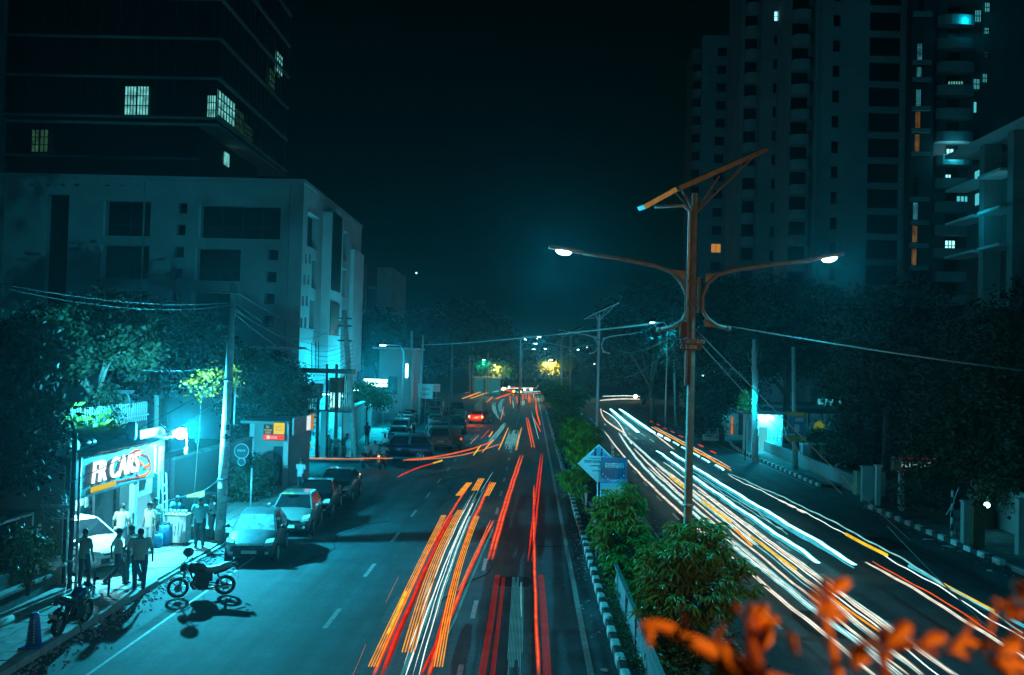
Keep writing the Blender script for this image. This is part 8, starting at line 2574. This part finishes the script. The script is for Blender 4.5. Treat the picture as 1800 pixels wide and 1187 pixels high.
# ================================================================== THE FOOTBRIDGE AT THE VIEWPOINT AND ITS PLANT
fb = thing('footbridge', 'concrete footbridge deck and railing the scene is watched from', 'footbridge', (0, -1.2, 5.2))
MB().bb(-22, 26, -1.3, 1.2, -.35, 0).build('deck', concrete, fb)
MB().bb(-22, 26, 1.203, 1.3, -.5, .15).build('edge_beam', concrete, fb)
for s in (-20, 3.6, 24):
    MB().bb(s - .35, s + .35, -.4, .4, -5.2, -.353).build('column', concrete, fb)
ys_ = thing('street_lamp', 'warm lamp post standing beside the footbridge behind the viewpoint', 'street lamp', (9.5, -4.5, 0))
MB().tube([(0, 0, 0), (0, 0, 9), (-1.0, .3, 9.8)], [.11, .08, .05], 8).build('post', steel, ys_)
MB().bb(-1.7, -.9, .1, .5, 9.75, 9.9).build('lamp_head', steel, ys_)
MB().bb(-1.65, -.95, .15, .45, 9.7, 9.747).build('lamp_lens', emit('sodium_core', (1, .45, .08), 25), ys_)
lamp('SPOT', 'lamp_light', ys_, (-1.3, .3, 9.6), 5500, (1, .47, .09), .2, 30, .5, (-4.0, 30, -3.6))
fl_ = thing('plant_fill_lamp', 'added warm lamp aimed at the plant from behind the viewpoint', 'lamp', (3.4, -3.0, 5.2))
MB().tube([(0, 1.6, 0), (0, .6, 0), (0, 0, 3.6)], [.05, .05, .04], 8).build('post', steel, fl_)
MB().bb(-.5, .05, -.15, .15, 3.6, 3.72).build('lamp_head', steel, fl_)
MB().bb(-.45, 0, -.12, .12, 3.56, 3.597).build('lamp_lens', MATS['sodium_core'], fl_)
lamp('SPOT', 'lamp_light', fl_, (-.2, .1, 3.5), 1250, (1, .55, .12), .1, 44, .6, (-2.4, 4.1, -2.6))  # second warm lamp, added to light the foreground plant
pt_ = thing('potted_plant', 'out of focus orange leaved branches close to the lens along the bottom right', 'plant', (.35, .95, 5.85))
PO = Vector((.35, .95, 5.85))
def NP(px, py, Y): return AY(px, py, Y) - PO
def twig(pts, Y, r0, r1, m=lamp_orange_leaf):
    P = smooth([NP(x, y, Y) for x, y in pts], 6)
    n = len(P)
    MB().tube(P, [r0 + (r1 - r0) * i / (n - 1) for i in range(n)], 7).build('stem', m, pt_)
def petal(px, py, Y, wpx, hpx, ang=0, m=lamp_orange_leaf):
    c = NP(px, py, Y)
    w, h = wpx / 1700 * Y * .5, hpx / 1700 * Y * .5
    mb = MB()
    n = 12
    ca, sa = math.cos(ang), math.sin(ang)
    rim = []
    for i in range(n):
        t = i / n * 6.2832
        x, z = w * math.cos(t), h * math.sin(t) * (1.25 - .25 * math.cos(t)) * (1 - .55 * abs(math.cos(t)) ** 1.5)
        rim.append(c + Vector((x * ca - z * sa, .012 * math.sin(t * 2), x * sa + z * ca)))
    mb.add([c + Vector((0, -.01, 0))] + rim + [r_ + Vector((0, .004, 0)) for r_ in rim], [(0, 1 + i, 1 + (i + 1) % n) for i in range(n)] + [(1 + i, 1 + n + i, 1 + n + (i + 1) % n, 1 + (i + 1) % n) for i in range(n)], True)
    mb.build('leaf', m, pt_)
red_leaf = mat('red_brown_leaf', (.30, .05, .012), .6, var=.35, scale=8)
twig([(1560, 1300), (1450, 1230), (1330, 1190), (1260, 1150), (1200, 1118), (1165, 1100), (1135, 1098), (1128, 1108)], .95, .012, .003)
twig([(1370, 1260), (1320, 1190), (1270, 1158), (1225, 1130)], .97, .016, .008)
twig([(1345, 1230), (1334, 1175), (1322, 1130), (1312, 1090)], .93, .008, .003, red_leaf)
LR = random.Random(4)
def spray(px, py, Y, n, L_, ang, m1=lamp_orange_leaf, m2=red_leaf, wid=.2):
    """pointed leaves fanning out from one node"""
    for i in range(n):
        a = ang + (i - (n - 1) / 2) * .55 + LR.uniform(-.15, .15)
        l = L_ * LR.uniform(.6, 1.1)
        cx, cy = px + math.cos(a) * l * .5, py - math.sin(a) * l * .5
        petal(cx, cy, Y + LR.uniform(-.05, .05), l, l * wid, a, LR.choice([m1, m1, m2]))
petal(1141, 1117, .95, 40, 18, -1.2)
spray(1312, 1092, .93, 3, 50, 1.6)
spray(1318, 1120, .90, 3, 60, 1.2)
spray(1330, 1165, .95, 4, 60, 1.9)
spray(1258, 1150, .97, 2, 40, 1.7)
spray(1290, 1175, .95, 3, 70, 2.7)
spray(1444, 1060, .92, 4, 60, 1.7)
spray(1436, 1090, .88, 2, 50, .6)
spray(1405, 1150, .98, 2, 44, 2.2)
spray(1500, 1175, .90, 3, 60, 1.3)
spray(1545, 1150, .86, 4, 70, 1.2)
spray(1600, 1142, .93, 2, 60, .2)
spray(1655, 1142, .92, 2, 80, .1, wid=.2)
spray(1740, 1160, .93, 3, 90, -.1, wid=.22)
spray(1760, 1095, .95, 2, 50, .7)
spray(1720, 1122, .95, 2, 46, -.9)
spray(1790, 1068, .94, 2, 50, 1.2)
twig([(1480, 1240), (1470, 1170), (1455, 1110), (1444, 1062)], .95, .006, .003)
twig([(1560, 1240), (1556, 1180), (1546, 1140), (1552, 1100)], .9, .006, .003, red_leaf)
for k in range(9):
    x0_, y0_ = [(1210, 1124), (1250, 1148), (1300, 1178), (1436, 1090), (1500, 1172), (1560, 1158), (1690, 1146), (1780, 1166), (1740, 1108)][k]
    dx_, dy_ = LR.uniform(-26, 26), LR.uniform(-58, -26)
    twig([(x0_, y0_), (x0_ + dx_ * .4, y0_ + dy_ * .6), (x0_ + dx_, y0_ + dy_)], .95, .0035, .0015)
    petal(x0_ + dx_, y0_ + dy_, .95, 16, 9, LR.uniform(0, 3))
pot = MB().tube([(.3, -.1, -.65), (.3, -.1, -.30)], [.10, .14], 12)
pot.build('pot', rust, pt_)
twig([(1560, 1300), (1500, 1700), (1480, 2050)], .90, .012, .014)
twig([(1960, 1190), (1800, 1500), (1520, 2000)], .92, .010, .012)

# ================================================================== HAZE
hz = MB().bb(-230, 300, -12, 900, -1.0, 82)
vm = bpy.data.materials.new('haze')
vm.use_nodes = True
vt = vm.node_tree
vt.nodes.clear()
pv = vt.nodes.new('ShaderNodeVolumePrincipled')
pv.inputs['Color'].default_value = (.3, .85, 1.0, 1)
pv.inputs['Density'].default_value = .0005
pv.inputs['Anisotropy'].default_value = 0.85
vo_ = vt.nodes.new('ShaderNodeOutputMaterial')
vt.links.new(pv.outputs[0], vo_.inputs['Volume'])
hzo = hz.build('haze', vm)
tag(hzo, kind='stuff')
